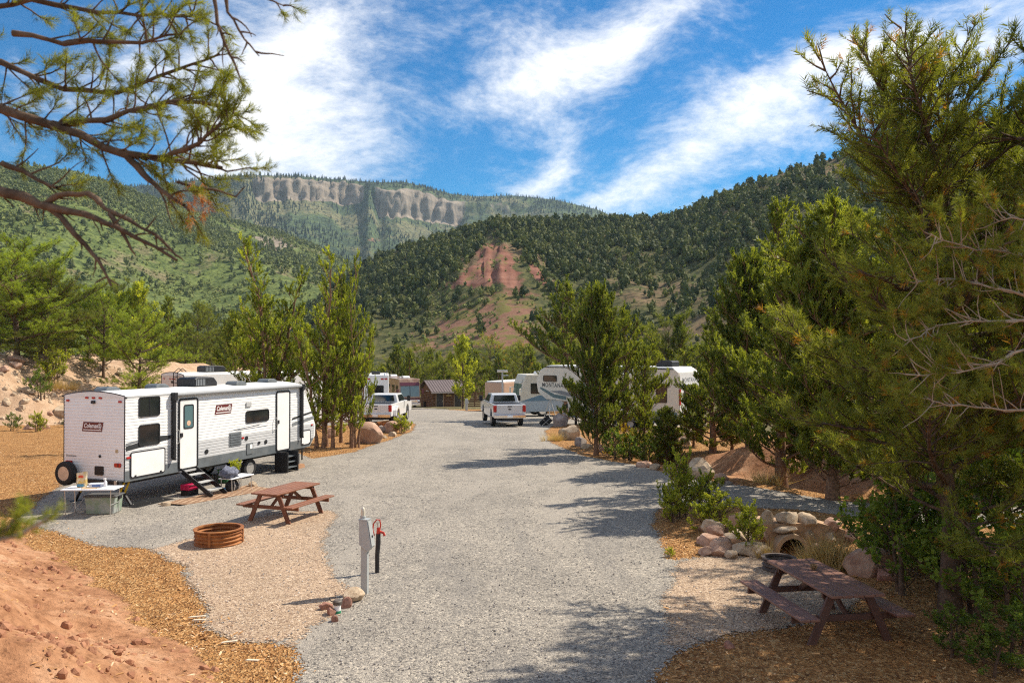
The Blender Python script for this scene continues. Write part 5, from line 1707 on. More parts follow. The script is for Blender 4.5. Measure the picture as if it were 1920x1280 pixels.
def pickup(label, x, y, z, rzz, paint, dually=False, topper=False):
    T_ = thing('pickup_truck', label, 'pickup truck', (x, y, z), rzz)
    Wp = 2.02; hw = Wp / 2
    # bed and lower body, cab, bonnet: side profiles extruded, wheel arches cut as dark wells
    low = [(0, 0.62), (0.62, 0.62), (0.70, 0.95), (0.95, 1.12), (1.30, 1.12), (1.55, 0.95), (1.63, 0.55), (4.32, 0.55), (4.40, 0.95), (4.65, 1.12), (5.0, 1.12), (5.25, 0.95), (5.33, 0.62), (6.05, 0.62), (6.15, 0.95),
           (6.10, 1.30), (4.75, 1.42), (4.30, 1.42), (0, 1.42)]
    MB().prism(low, -hw, hw).build('body', paint, T_, 0.035, seg=2)
    MB().prism([(0.10, 1.0), (2.0, 1.0), (2.0, 1.424), (0.10, 1.424)], -hw + 0.12, hw - 0.12).build('bed', M_BLACK, T_)
    cab = MB()
    a = [(2.05, 1.40), (4.45, 1.40), (3.75, 1.96), (2.35, 2.0), (2.15, 1.92)]
    n = len(a)
    top = lambda p: hw - 0.04 if p[1] < 1.5 else hw - 0.20
    cab.add([(p[0], -top(p), p[1]) for p in a] + [(p[0], top(p), p[1]) for p in a], [tuple(range(n)), tuple(range(2 * n - 1, n - 1, -1))] + [(i, n + i, n + (i + 1) % n, (i + 1) % n) for i in range(n)])
    cb = cab.build('cab', paint, T_, 0.05, seg=2)
    MB().prism([(-0.72, 1.50), (0.72, 1.50), (0.64, 1.88), (-0.64, 1.88)], 2.03, 2.10, 'x', Matrix(((1, 0, 0.155, -0.26), (0, 1, 0, 0), (0, 0, 1, 0), (0, 0, 0, 1)))).build('rear_window', M_GLASS, T_)
    MB().prism([(4.42, 1.44), (4.45, 1.46), (3.80, 1.94), (3.77, 1.92)], -0.76, 0.76).build('windscreen', M_GLASS, T_)
    for s in (-1, 1):
        for x0, x1, x2, x3 in ((2.40, 3.15, 3.12, 2.50), (3.22, 4.15, 3.68, 3.20)):
            vs = [(x0, s * (hw - 0.045), 1.48), (x1, s * (hw - 0.045), 1.48), (x2, s * (hw - 0.175), 1.88), (x3, s * (hw - 0.175), 1.88)]
            vs2 = [(p[0], p[1] + s * 0.012, p[2] + 0.003) for p in vs]
            MB().add(vs + vs2, [(0, 1, 2, 3), (7, 6, 5, 4), (0, 4, 5, 1), (1, 5, 6, 2), (2, 6, 7, 3), (3, 7, 4, 0)]).build('side_window', M_GLASS, T_)
        tl = MB().box(-0.03, 0.10, s * (hw - 0.09) - 0.10, s * (hw - 0.09) + 0.10, 0.95, 1.36).build('tail_light', M_RED, T_, 0.02)
        mm = MB().bar((3.9, s * hw, 1.5), (3.9, s * (hw + 0.2), 1.52), 0.06, 0.06); mm.box(3.84, 3.95, s * (hw + 0.28) - 0.11, s * (hw + 0.28) + 0.11, 1.40, 1.78)
        mm.build('mirror', M_BLACK, T_, 0.02)
        if dually:
            MB().prism([(0.45, 0.62), (0.55, 1.0), (0.85, 1.25), (1.40, 1.25), (1.70, 1.0), (1.80, 0.6), (1.58, 0.6), (1.45, 0.95), (1.2, 1.08), (0.95, 1.06), (0.75, 0.92), (0.66, 0.62)], s * (hw - 0.02), s * (hw + 0.22)).build('wide_fender', paint, T_, 0.04, seg=2)
            MB().box(0.42, 0.46, s * (hw + 0.04) - 0.16, s * (hw + 0.04) + 0.16, 0.28, 0.62).build('mud_flap', M_BLACK, T_)
        xw = s * (hw - 0.13)
        if dually:
            wheel(T_, 1.12, s * (hw + 0.06), 0.41, 0.25); wheel(T_, 1.12, s * (hw - 0.24), 0.41, 0.25)
        else:
            wheel(T_, 1.12, xw, 0.42, 0.28)
        wheel(T_, 4.82, xw, 0.42, 0.28)
    tg = MB().box(-0.035, 0.02, -hw + 0.20, hw - 0.20, 0.80, 1.40).build('tailgate', paint, T_, 0.02)
    MB().box(-0.05, -0.03, -0.13, 0.13, 1.26, 1.32).build('latch', M_BLACK, tg)
    ov = MB().lathe([(0.001, 0), (0.10, 0), (0.10, 0.012), (0.001, 0.014)], 18, rearM(0, 1.12, 0.034) @ Matrix.Diagonal((1, 0.45, 1, 1)))
    ov.build('emblem', M_BLACK, tg)
    bp_ = MB().box(-0.20, 0.02, -hw + 0.02, hw - 0.02, 0.58, 0.80).build('bumper', M_CHROME, T_, 0.03, seg=2)
    MB().box(-0.215, -0.19, -0.17, 0.17, 0.62, 0.77).build('licence_plate', M_LETTER, bp_)
    MB().box(-0.19, 0.05, -0.5, 0.5, 0.42, 0.57).build('hitch_receiver', M_BLACK, T_)
    MB().box(0.2, 5.9, -0.75, 0.75, 0.42, 0.60).build('underbody', M_BLACK, T_)
    return T_


M_TRUCKW = mat('white_truck_paint', (0.70, 0.70, 0.69), 0.25, 0, 0.02, 3, coat=0.6)
M_TRUCKS = mat('silver_white_truck_paint', (0.62, 0.63, 0.64), 0.25, 0.15, 0.02, 3, coat=0.6)
pickup('silver white pickup parked with its tailgate to us in the middle of the far road', -0.15, 49.8, float(road_z(50.5)), math.atan2(0.985, -0.17), M_TRUCKS)
pickup('white dually pickup half hidden by the ragged junipers', -8.75, 51.5, float(road_z(53)), R(85), M_TRUCKW, True)

# ------------------------------------------------------------------ wooden hut with its fence
zh = -3.45
HX, HY = (811 - 960) / FPX * 108, 108.0
hut = thing('wooden_hut', 'small brown log sided restroom hut with brown metal roof and two doors', 'hut', (HX, HY, zh), R(30))
M_LOG = mat('stained_log', (0.21, 0.105, 0.05), 0.75, 0, 0, 3, 0.5, 30, second=(0.135, 0.066, 0.033))
M_DOORB = mat('dark_brown_door', (0.055, 0.045, 0.04), 0.5, 0, 0.1, 4)
M_ROOFB = mat('brown_metal_roof', (0.175, 0.135, 0.125), 0.42, 0.3, 0.08, 2)
core = MB().prism([(0, 0), (4.6, 0), (4.6, 2.5), (0, 2.5)], 0, 3.6, 'y').build('wall', M_LOG, hut)
lg = MB()
for k in range(11):
    z_ = 0.11 + 0.22 * k
    lg.tube([(-0.10, -0.02, z_), (4.7, -0.02, z_)], 0.115, 8); lg.tube([(-0.02, -0.12, z_ + 0.02), (-0.02, 3.7, z_ + 0.02)], 0.113, 8); lg.tube([(4.62, -0.12, z_ + 0.02), (4.62, 3.7, z_ + 0.02)], 0.113, 8)
o = lg.build('log_courses', M_LOG, hut, smooth=True); o['kind'] = 'stuff'
MB().prism([(-0.05, 2.45), (3.65, 2.45), (1.8, 3.55)], -0.06, 4.66, 'x').build('gable', M_LOG, hut)
for a, b_ in (((-0.75, 2.28), (1.8, 3.78)), ((1.8, 3.78), (4.3, 2.30))):
    rf = MB().prism([a, b_, (b_[0], b_[1] + 0.06), (a[0], a[1] + 0.06)], -0.5, 5.1, 'x').build('roof', M_ROOFB, hut)
    rb = MB()
    for k in range(15):
        xx = -0.45 + 0.393 * k
        rb.bar((xx, a[0], a[1] + 0.08), (xx, b_[0], b_[1] + 0.08), 0.05, 0.05)
    rb.build('roof_rib', M_ROOFB, rf)
MB().box(-0.5, 5.1, -0.78, -0.72, 2.14, 2.30).build('fascia', mat('pale_fascia', (0.42, 0.36, 0.33), 0.6), hut)
for x in (0.5, 3.2):
    d_ = MB().box(x, x + 1.0, -0.16, -0.11, 0.02, 2.1).build('door', M_DOORB, hut)
    MB().box(x - 0.1, x, -0.19, -0.10, 0.0, 2.2).box(x + 1.0, x + 1.1, -0.19, -0.10, 0.0, 2.2).build('door_frame', mat('pale_timber', (0.36, 0.24, 0.15), 0.7), d_)
    MB().box(x + 0.84, x + 0.90, -0.21, -0.16, 0.95, 1.15).build('handle', M_STEEL, d_)
MB().box(1.95, 2.75, -0.18, -0.14, 1.68, 1.90).build('sign', mat('yellow_sign_board', (0.45, 0.30, 0.10), 0.6), hut)
MB().box(2.3, 2.45, -0.16, -0.12, 2.0, 2.12).build('lamp', M_LETTER, hut)
MB().box(-0.35, -0.14, 1.9, 2.4, 0.0, 0.9).build('waste_bin', M_BLACK, hut)
for k in range(2):
    MB().box(-0.22, -0.14, 1.0 + 0.5 * k, 1.15 + 0.5 * k, 2.35, 2.48).build('lamp', M_LETTER, hut)
fz = gz(HX + 6.5, HY + 1.2)
fn_ = thing('slat_fence', 'short fence of brown timber slats at the right end of the hut', 'fence', (HX + 4.35, HY + 3.0, zh), R(10))
for k in range(3):
    MB().box(0.05 + 1.1 * k, 0.17 + 1.1 * k, -0.06, 0.06, 0, 2.2).build('post', M_LOG, fn_)
for k in range(8):
    MB().box(0, 2.4, -0.10, -0.065, 0.12 + 0.26 * k, 0.28 + 0.26 * k).build('slat', M_LOG, fn_)

# ------------------------------------------------------------------ picnic tables
def picnic_table(label, x, y, rzz, wood, dark, L=1.95, z=None, group=None):
    T_ = thing('picnic_table', label, 'picnic table', (x, y, gz(x, y) + 0.008 if z is None else z), rzz, group)
    n = 5; tw = 0.80; gap = 0.010; bw = (tw - gap * (n - 1)) / n
    rg = random.Random(int(x * 100))
    for k in range(n):
        y0 = -tw / 2 + k * (bw + gap)
        MB().box(-L / 2, L / 2, y0, y0 + bw, 0.735 + rg.uniform(-.002, .002), 0.775 + rg.uniform(-.002, .002)).build('plank', wood, T_, 0.006)
    for s in (-1, 1):
        for k in range(2):
            y0 = s * 0.72 - 0.145 + 0.150 * k
            MB().box(-L / 2, L / 2, y0, y0 + 0.140, 0.425, 0.462).build('plank', wood, T_, 0.006)
    for e in (-1, 1):
        xe = e * (L / 2 - 0.28)
        MB().box(xe - 0.02, xe + 0.02, -0.86, 0.86, 0.33, 0.424).build('crossbeam', dark, T_, 0.005)
        MB().box(xe - 0.02 - 0.042 * e, xe + 0.02 - 0.042 * e, -0.37, 0.37, 0.65, 0.734).build('top_cleat', dark, T_, 0.004)
        for s in (-1, 1):
            # legs splay from under the top to the ground outside the benches' middle
            Mx = Matrix(((1, 0, 0, xe + 0.045 * e), (0, 1, 0, 0), (0, 0, 1, 0), (0, 0, 0, 1)))
            MB().prism([(s * 0.20, 0.733), (s * 0.33, 0.733), (s * 0.66, 0.0), (s * 0.53, 0.0)], -0.022, 0.022, 'x', Mx).build('leg', dark, T_, 0.004)
        MB().bar((xe - 0.03 * e, 0, 0.38), (xe - 0.52 * e, 0, 0.72), 0.085, 0.04, (0, 1, 0)).build('brace', dark, T_, 0.004)
    return T_


M_TBL = mat('brown_recycled_board', (0.225, 0.088, 0.045), 0.5, 0, 0.12, 3.5, 0.25, 60, dirt=((0.36, 0.22, 0.14), 0.35))
M_TBLD = mat('brown_table_frame', (0.175, 0.066, 0.034), 0.55, 0, 0.12, 4, 0.2, 50)
M_TBL2 = mat('dark_brown_board', (0.215, 0.108, 0.076), 0.42, 0, 0.15, 3.0, 0.25, 60, dirt=((0.26, 0.19, 0.15), 0.4))
M_TBL2D = mat('dark_table_frame', (0.10, 0.050, 0.036), 0.55, 0, 0.15, 4, 0.2, 50)
picnic_table('brown picnic table on the tan gravel in front of the badged trailer', -6.03, 21.45, math.atan2(0.94, 0.34), M_TBL, M_TBLD)
picnic_table('dark brown picnic table in dappled shade under the large pinyon', 5.0, 12.95, math.atan2(-0.99, 0.15), M_TBL2, M_TBL2D, 1.95).scale = (1.07, 1.07, 1.05)
picnic_table('brown picnic table half hidden behind the juniper trunks', *G(632, 803), R(15), M_TBL2, M_TBL2D, 1.9)
pc = thing('pine_cone', 'small brown pine cone lying on the dark picnic table', 'pine cone', (5.0, 13.3, 0.830))
mb = MB()
for k in range(28):
    a = k * 2.4; zz = k / 28
    r_ = 0.045 * math.sin(math.pi * (0.15 + 0.8 * zz))
    p = Vector((r_ * math.cos(a), r_ * math.sin(a), zz * 0.08))
    q = p + Vector((math.cos(a), math.sin(a), 0.5)) * 0.025
    s_ = Vector((-math.sin(a), math.cos(a), 0)) * 0.016
    mb.add([p - s_, p + s_, q + s_ * .4, q - s_ * .4, p + Vector((0, 0, .02))], [(0, 1, 2, 3), (0, 1, 4), (2, 3, 4), (1, 2, 4), (3, 0, 4)])
mb.lathe([(0.001, -0.01), (0.03, 0.0), (0.036, 0.03), (0.02, 0.07), (0.001, 0.085)], 8)
mb.build('scales', mat('cone_scale', (0.20, 0.12, 0.05), 0.8, 0, 0.3, 40), pc)

# ------------------------------------------------------------------ fire rings
M_RUST = mat('rusty_corrugated_steel', (0.40, 0.165, 0.05), 0.75, 0.15, 0, 5, 0.3, 50, second=(0.24, 0.085, 0.030))
M_ASH = mat('ash_and_char', (0.05, 0.045, 0.042), 0.95, 0, 0.5, 12, 0.6, 30)


def fire_ring(label, x, y, r, h, m, ribs=4, z=None):
    T_ = thing('fire_ring', label, 'fire ring', (x, y, gz(x, y) + 0.005 if z is None else z))
    prof = []
    for k in range(ribs * 6 + 1):
        f = k / (ribs * 6)
        prof.append((r + 0.022 * math.sin(f * ribs * 2 * math.pi), f * h))
    inner = [(p[0] - 0.02, p[1]) for p in prof[::-1]]
    MB().lathe(prof + inner, 44, close=True).build('corrugated_wall', m, T_, smooth=True)
    MB().lathe([(r - 0.04, h - 0.012), (r + 0.035, h - 0.012), (r + 0.035, h + 0.012), (r - 0.04, h + 0.012)], 44, close=True).build('rim', m, T_)
    a = MB(); n = 28
    vs = [(0, 0, 0.07)] + [(rr_ * math.cos(2 * math.pi * k / n), rr_ * math.sin(2 * math.pi * k / n), 0.04 + random.uniform(0, .04)) for rr_ in (r * .5, r - 0.045) for k in range(n)]
    fs = [(0, 1 + k, 1 + (k + 1) % n) for k in range(n)] + [(1 + k, 1 + n + k, 1 + n + (k + 1) % n, 1 + (k + 1) % n) for k in range(n)]
    a.add(vs, fs).build('ash_bed', M_ASH, T_)
    for s in (0.6, 2.3):
        MB().box(r + 0.015, r + 0.035, -0.03, 0.03, 0.02, h, Matrix.Rotation(s - 2.2, 4, 'Z')).build('seam_strap', m, T_)
    return T_


fire_ring('rusty corrugated fire ring on the tan gravel near the pedestal', -6.78, 18.55, 0.52, 0.34, M_RUST)
fx, fy = G(1478, 1086)
fire_ring('dark steel fire ring behind the shaded picnic table', fx + 0.05, fy + 0.75, 0.31, 0.24, mat('dark_fire_steel', (0.13, 0.10, 0.085), 0.6, 0.3, 0.3, 5), 3)
fire_ring('far rusty fire ring beside the pink boulders', *G(722, 800), 0.45, 0.28, M_RUST, 3)

# ------------------------------------------------------------------ utility pedestal, hydrant, sewer cap
M_GALV = mat('grey_pedestal_paint', (0.40, 0.42, 0.42), 0.42, 0.1, 0.06, 3, dirt=((0.32, 0.30, 0.27), 0.35))
PX, PY = -2.70, 14.72
pd = thing('utility_pedestal', 'grey electric pedestal with a lamp on top beside the gravel road', 'utility pedestal', (PX, PY, 0.004), R(-14))
pd.scale = (0.84, 0.80, 1.0)
MB().box(-0.075, 0.075, -0.055, 0.055, -0.1, 0.95).build('post', M_GALV, pd, 0.008)
hd = MB().prism([(-0.10, 0.90), (0.10, 0.78), (0.19, 0.86), (0.095, 1.345), (-0.10, 1.345)], -0.10, 0.10).build('cabinet', M_GALV, pd, 0.008)
MB().prism([(0.196, 0.88), (0.104, 1.33), (0.112, 1.332), (0.204, 0.882)], -0.088, 0.088).build('door', M_GALV, hd)
MB().box(0.155, 0.185, -0.02, 0.02, 1.03, 1.07).build('latch', M_BLACK, hd)
MB().box(-0.11, 0.105, -0.105, 0.105, 1.345, 1.362).build('lid', M_GALV, pd)
lm = MB().lathe([(0.055, 1.362), (0.055, 1.40), (0.045, 1.41), (0.045, 1.50), (0.04, 1.545), (0.02, 1.57), (0.001, 1.575)], 16, Matrix.Translation((-0.045, 0, 0)))
lm.build('lamp', mat('clear_lamp_globe', (0.62, 0.57, 0.46), 0.15, 0, spec=0.7), pd, smooth=True)
MB().lathe([(0.062, 1.362), (0.062, 1.412), (0.05, 1.412)], 16, Matrix.Translation((-0.045, 0, 0))).build('lamp_collar', M_GALV, pd)
hx, hy = G(708, 1072)
hy_ = thing('water_hydrant', 'black standpipe hydrant with red handle behind the grey pedestal', 'water hydrant', (hx, hy, 0.004))
MB().tube([(0, 0, -0.1), (0.0, 0, 0.35), (0.02, 0.0, 0.60), (0.02, 0, 0.78)], [0.042, 0.045, 0.05, 0.045], 10).build('standpipe', mat('black_pipe_wrap', (0.022, 0.020, 0.022), 0.55, 0, 0.3, 8, 0.4, 20), hy_, smooth=True)
M_REDP = mat('red_hydrant_paint', (0.50, 0.040, 0.022), 0.4, 0, 0.15, 10)
hdm = MB().tube([(0.02, 0, 0.76), (0.03, 0, 0.90)], [0.042, 0.036], 10); hdm.tube([(0.0, 0, 0.83), (0.13, -0.02, 0.80), (0.15, -0.02, 0.74)], [0.03, 0.026, 0.026], 8)
hdm.build('head', M_REDP, hy_, smooth=True)
MB().tube([(-0.06, 0, 0.74), (-0.09, 0, 0.86), (-0.075, 0, 0.98), (-0.01, 0, 1.06), (0.05, 0, 1.05), (0.07, 0, 0.95), (0.05, 0, 0.86)], 0.014, 7).build('handle', M_REDP, hy_)
MB().tube([(0.02, 0, 0.88), (0.0, 0, 1.0)], 0.012, 6).build('rod', M_STEEL, hy_)
sx_, sy_ = G(634, 1147)
sc = thing('sewer_cap', 'white and green sewer pipe stub with black cap among small red rocks', 'pipe stub', (sx_, sy_, 0.0))
MB().lathe([(0.062, -0.05), (0.062, 0.05)], 16).build('green_collar', mat('green_pipe', (0.03, 0.25, 0.13), 0.45), sc)
MB().lathe([(0.058, 0.05), (0.058, 0.15)], 16).build('pipe', M_LETTER, sc)
MB().lathe([(0.075, 0.15), (0.08, 0.17), (0.08, 0.205), (0.06, 0.225), (0.001, 0.23)], 16).build('cap', mat('weathered_cap', (0.11, 0.09, 0.075), 0.6, 0, 0.3, 20), sc, smooth=True)
MB().tube([(-0.07, 0, 0.19), (-0.13, 0.02, 0.21), (-0.15, 0.03, 0.26)], 0.01, 5).build('strap', M_BLACK, sc)
# far pedestal by the hut and the marker post by the spur
qx, qy = (875 - 960) / FPX * 84, 84
p2 = thing('utility_pedestal', 'small far grey pedestal between the hut and the road end', 'utility pedestal', (qx, qy, gz(qx, qy)))
MB().box(-0.12, 0.12, -0.1, 0.1, -0.1, 0.8).build('post', M_GALV, p2); MB().prism([(-0.16, 0.75), (0.2, 0.75), (0.12, 1.25), (-0.16, 1.25)], -0.14, 0.14).build('cabinet', M_GALV, p2)
mx_, my_ = G(1276, 892)
mp_ = thing('marker_post', 'short square timber post with a blue tag at the spur road edge', 'post', (mx_, my_, gz(mx_, my_)), R(10))
MB().box(-0.085, 0.085, -0.085, 0.085, -0.2, 0.60).build('timber', mat('grey_brown_timber', (0.27, 0.175, 0.11), 0.8, 0, 0.15, 6, 0.4, 30), mp_, 0.008)
MB().box(0.087, 0.125, -0.05, 0.05, 0.28, 0.46).build('tag', mat('pale_blue_tag', (0.42, 0.55, 0.64), 0.5), mp_)
MB().box(0.090, 0.105, -0.03, 0.03, -0.1, 0.28).build('stake', M_LGREY, mp_)
# solar lamp post behind the right pickup
lx_, ly_ = (942 - 960) / FPX * 60, 60.0
sl_ = thing('solar_lamp_post', 'thin lamp post with a small tilted solar panel behind the pickup', 'lamp post', (lx_, ly_, gz(lx_, ly_)))
MB().tube([(0, 0, -0.2), (0, 0, 3.5)], 0.06, 8).build('pole', M_LGREY, sl_)
MB().box(-0.4, 0.4, -0.22, 0.22, -0.025, 0.025, Matrix.Translation((0, 0, 3.6)) @ Matrix.Rotation(R(-18), 4, 'X')).build('solar_panel', M_LETTER, sl_)
MB().box(0.02, 0.45, -0.08, 0.08, 3.25, 3.33).build('lamp_head', M_LGREY, sl_)
# tripod grill stand
gx_, gy_ = G(1031, 790)
tp_ = thing('tripod_stand', 'grey tripod stand beside the round boulder in front of the cream camper', 'tripod', (gx_, gy_, gz(gx_, gy_)))
for k in range(3):
    a = k * 2.094 + 0.4
    MB().tube([(0.6 * math.cos(a), 0.6 * math.sin(a), 0), (0.04 * math.cos(a), 0.04 * math.sin(a), 1.5)], 0.028, 6).build('leg', M_LGREY, tp_)
MB().tube([(0, 0, 1.2), (0, 0, 1.75)], 0.03, 6).build('column', M_LGREY, tp_)
MB().tube([(-0.35, 0, 1.72), (0.30, 0.1, 1.80)], 0.03, 6).build('crossbar', M_LGREY, tp_)
cx_, cy_ = G(1026, 796)
ch = thing('folding_stool', 'low black folding stool beside the tripod', 'stool', (cx_ - 0.1, cy_ - 0.6, gz(cx_, cy_)))
MB().bar((-0.3, 0, 0.0), (0.25, 0, 0.5), 0.5, 0.04, (0, 1, 0)).build('sling', M_BLACK, ch)
for s in (-0.25, 0.25):
    MB().tube([(-0.3, s, 0), (0.25, s, 0.5)], 0.015, 5).build('leg', M_STEEL, ch); MB().tube([(0.25, s, 0), (-0.2, s, 0.42)], 0.015, 5).build('leg', M_STEEL, ch)

# ------------------------------------------------------------------ camp things round the trailer
# outdoor mat
ma = [(-10.25, 23.20), (-9.50, 22.98), (-7.62, 25.75), (-8.75, 26.45)]
M_MAT = bpy.data.materials.new('woven_outdoor_mat'); M_MAT.use_nodes = True
t = NT(M_MAT.node_tree)
tc = t.n('ShaderNodeTexCoord').outputs['Object']
vo = t.n('ShaderNodeTexVoronoi', i_Vector=tc, i_Scale=5.0); vo.inputs['Randomness'].default_value = 0.15
cc = t.mix(t.math('LESS_THAN', vo.outputs['Distance'], 0.26), (0.24, 0.135, 0.075, 1), (0.47, 0.33, 0.21, 1))
bb = t.n('ShaderNodeBsdfPrincipled', i_Base_Color=cc, i_Roughness=0.85)
t.n('ShaderNodeOutputMaterial', i_Surface=bb.outputs[0])
mt = MB(); ng = 14; vs = []; fs = []
A_, B_, C_, D_ = [Vector(p) for p in ma]
for i in range(ng + 1):
    for j in range(7):
        p = A_.lerp(D_, i / ng).lerp(B_.lerp(C_, i / ng), j / 6)
        zz = 0.018 + 0.012 * mnoise.noise(Vector((p.x * 2, p.y * 2, 0))) + (0.035 if (i < 1 and j > 1) else 0)
        vs.append((p.x, p.y, zz))
for i in range(ng):
    for j in range(6):
        fs.append((i * 7 + j, i * 7 + j + 1, (i + 1) * 7 + j + 1, (i + 1) * 7 + j))
nv = len(vs); vs += [(v[0], v[1], v[2] - 0.01) for v in vs]
fs += [tuple(nv + q for q in reversed(f)) for f in list(fs)]
rim = [i * 7 for i in range(ng + 1)] + [ng * 7 + j for j in range(1, 7)] + [i * 7 + 6 for i in range(ng - 1, -1, -1)] + [j for j in range(5, 0, -1)]
fs += [(rim[k], rim[(k + 1) % len(rim)], nv + rim[(k + 1) % len(rim)], nv + rim[k]) for k in range(len(rim))]
tag(mt.add(vs, fs).build('outdoor_mat', M_MAT), 'long brown patterned outdoor mat lying along the badged trailer', 'mat')


def ground_thing(name, label, cat, x, y, rzz=0.0, dz=0.0, group=None):
    return thing(name, label, cat, (x, y, gz(x, y) + dz), rzz, group)


# white folding table behind the trailer with its things
FT = (-11.38, 21.75)
M_TOP = mat('white_table_top', (0.74, 0.75, 0.78), 0.4, 0, 0.03, 4)
ft = ground_thing('folding_table', 'white folding table with camp things behind the trailer', 'table', *FT, R(3))
MB().box(-0.70, 0.70, -0.33, 0.33, 0.70, 0.735).build('table_top', M_TOP, ft, 0.01)
for sx in (-1, 1):
    for sy in (-1, 1):
        MB().tube([(sx * 0.58, sy * 0.26, 0.0), (sx * 0.60, sy * 0.27, 0.70)], 0.013, 6).build('leg', M_STEEL, ft)
    MB().tube([(sx * 0.59, -0.26, 0.30), (sx * 0.59, 0.26, 0.30)], 0.01, 5).build('stretcher', M_STEEL, ft)
MB().tube([(-0.58, 0.26, 0.10), (-0.1, 0.26, 0.69)], 0.009, 5).build('brace', M_STEEL, ft)
ZT = gz(*FT) + 0.735
bag = thing('snack_bag', 'yellow and white printed bag standing on the white folding table', 'bag', (FT[0] - 0.30, FT[1] + 0.02, ZT))
M_BAGP = mat('printed_bag', (0.75, 0.70, 0.55), 0.35, 0, 0, 9, second=(0.62, 0.42, 0.08))
mb = MB(); n = 8
vs = []; fs = []
for k, (zz, w_, d_) in enumerate(((0, .13, .05), (.10, .15, .07), (.25, .145, .06), (.36, .15, .03), (.41, .155, .006))):
    for i in range(8):
        a = i * math.pi / 4
        vs.append((w_ * math.copysign(abs(math.cos(a)) ** .6, math.cos(a)), d_ * math.sin(a), zz + 0.03 * math.cos(a) * (k == 4)))
for k in range(4):
    for i in range(8):
        fs.append((k * 8 + i, k * 8 + (i + 1) % 8, (k + 1) * 8 + (i + 1) % 8, (k + 1) * 8 + i))
fs += [tuple(range(7, -1, -1)), tuple(range(32, 40))]
mb.add(vs, fs).build('pouch', M_BAGP, bag, smooth=True)
MB().box(-0.10, 0.08, -0.078, -0.066, 0.03, 0.10).build('blue_print', mat('blue_green_print', (0.06, 0.24, 0.36), 0.4), bag)
MB().box(-0.06, 0.06, -0.068, -0.050, 0.27, 0.33).build('red_print', mat('red_print', (0.60, 0.09, 0.05), 0.4), bag)
pk = thing('wipes_packet', 'blue and white packet lying behind the bag on the folding table', 'packet', (FT[0] + 0.06, FT[1] + 0.12, ZT), R(12))
MB().box(-0.19, 0.19, -0.10, 0.10, 0.0, 0.10).build('carton', mat('pale_blue_print', (0.50, 0.58, 0.72), 0.45, 0, 0, 14, second=(0.75, 0.77, 0.80)), pk, 0.015)
MB().box(-0.10, 0.10, -0.103, -0.098, 0.02, 0.07).build('label', mat('blue_label', (0.10, 0.20, 0.48), 0.4), pk)
bt = thing('spray_bottle', 'clear white spray bottle on the folding table', 'bottle', (FT[0] + 0.32, FT[1] + 0.05, ZT))
MB().lathe([(0.001, 0), (0.042, 0), (0.045, 0.02), (0.045, 0.14), (0.02, 0.18), (0.018, 0.20), (0.001, 0.20)], 14).build('bottle_body', M_TOP, bt, smooth=True)
MB().box(-0.05, 0.02, -0.015, 0.015, 0.20, 0.245).build('trigger_head', M_LETTER, bt, 0.005)
tr_ = thing('food_tray', 'shallow tan tray at the edge of the folding table', 'tray', (FT[0] + 0.02, FT[1] - 0.14, ZT), R(8))
MB().prism([(-0.20, 0.03), (-0.17, 0), (0.17, 0), (0.20, 0.03), (0.19, 0.03), (0.165, 0.008), (-0.165, 0.008), (-0.19, 0.03)], -0.10, 0.10).build('dish', mat('tan_card', (0.42, 0.29, 0.17), 0.6), tr_)
pl = thing('paper_pad', 'white paper pad lying at the right of the folding table', 'paper', (FT[0] + 0.42, FT[1] - 0.12, ZT), R(-20))
MB().box(-0.16, 0.16, -0.09, 0.09, 0, 0.015).build('sheets', M_LETTER, pl)
MB().box(-0.16, 0.16, 0.085, 0.10, 0.0, 0.02).build('binding', M_GREYS, pl)
# clear storage tote under it
to = ground_thing('storage_tote', 'cloudy plastic storage tote under the folding table', 'storage box', FT[0] + 0.16, FT[1] + 0.30, R(3))
M_TOTE = mat('cloudy_plastic', (0.34, 0.36, 0.34), 0.3, 0, 0, 4, second=(0.22, 0.30, 0.20))
MB().prism([(-0.36, 0.0), (0.36, 0.0), (0.41, 0.46), (-0.41, 0.46)], -0.26, 0.26).build('tub', M_TOTE, to, 0.02)
MB().box(-0.44, 0.44, -0.29, 0.29, 0.46, 0.50).build('lid', mat('grey_lid', (0.10, 0.10, 0.10), 0.5), to, 0.01)
for s in (-1, 1):
    MB().box(s * 0.43 - 0.02, s * 0.43 + 0.02, -0.08, 0.08, 0.38, 0.46).build('handle', M_BLACK, to)

# white bench by the steps with plant, bags and clothes
BN = (-8.78, 25.55)
bn = ground_thing('camp_bench', 'low white folding bench beside the trailer steps', 'bench', *BN, TT_ROT)
MB().box(-0.55, 0.55, -0.25, 0.25, 0.42, 0.455).build('bench_top', M_TOP, bn, 0.008)
for sx in (-1, 1):
    for sy in (-1, 1):
        MB().tube([(sx * 0.46, sy * 0.2, 0), (sx * 0.48, sy * 0.2, 0.42)], 0.014, 6).build('leg', M_STEEL, bn)
ZBN = gz(*BN) + 0.455
po = thing('potted_plant', 'bright green herb in a small pot on the white bench', 'plant', (BN[0] - 0.06, BN[1] - 0.02, ZBN))
MB().lathe([(0.001, 0), (0.06, 0), (0.08, 0.14), (0.085, 0.14), (0.085, 0.16), (0.07, 0.16), (0.068, 0.12), (0.001, 0.12)], 14).build('pot', mat('dark_green_pot', (0.05, 0.07, 0.05), 0.5), po, smooth=True)
rp = np.random.default_rng(3)
n = 60; pos = np.stack([rp.normal(0, .06, n), rp.normal(0, .06, n), rp.uniform(.14, .42, n)], 1); di = np.stack([rp.normal(0, .6, n), rp.normal(0, .6, n), np.full(n, .9)], 1)
V, F, T = spread(LEAFY, pos, di, np.full(n, 0.13), rp.uniform(.4, .9, n), rp)
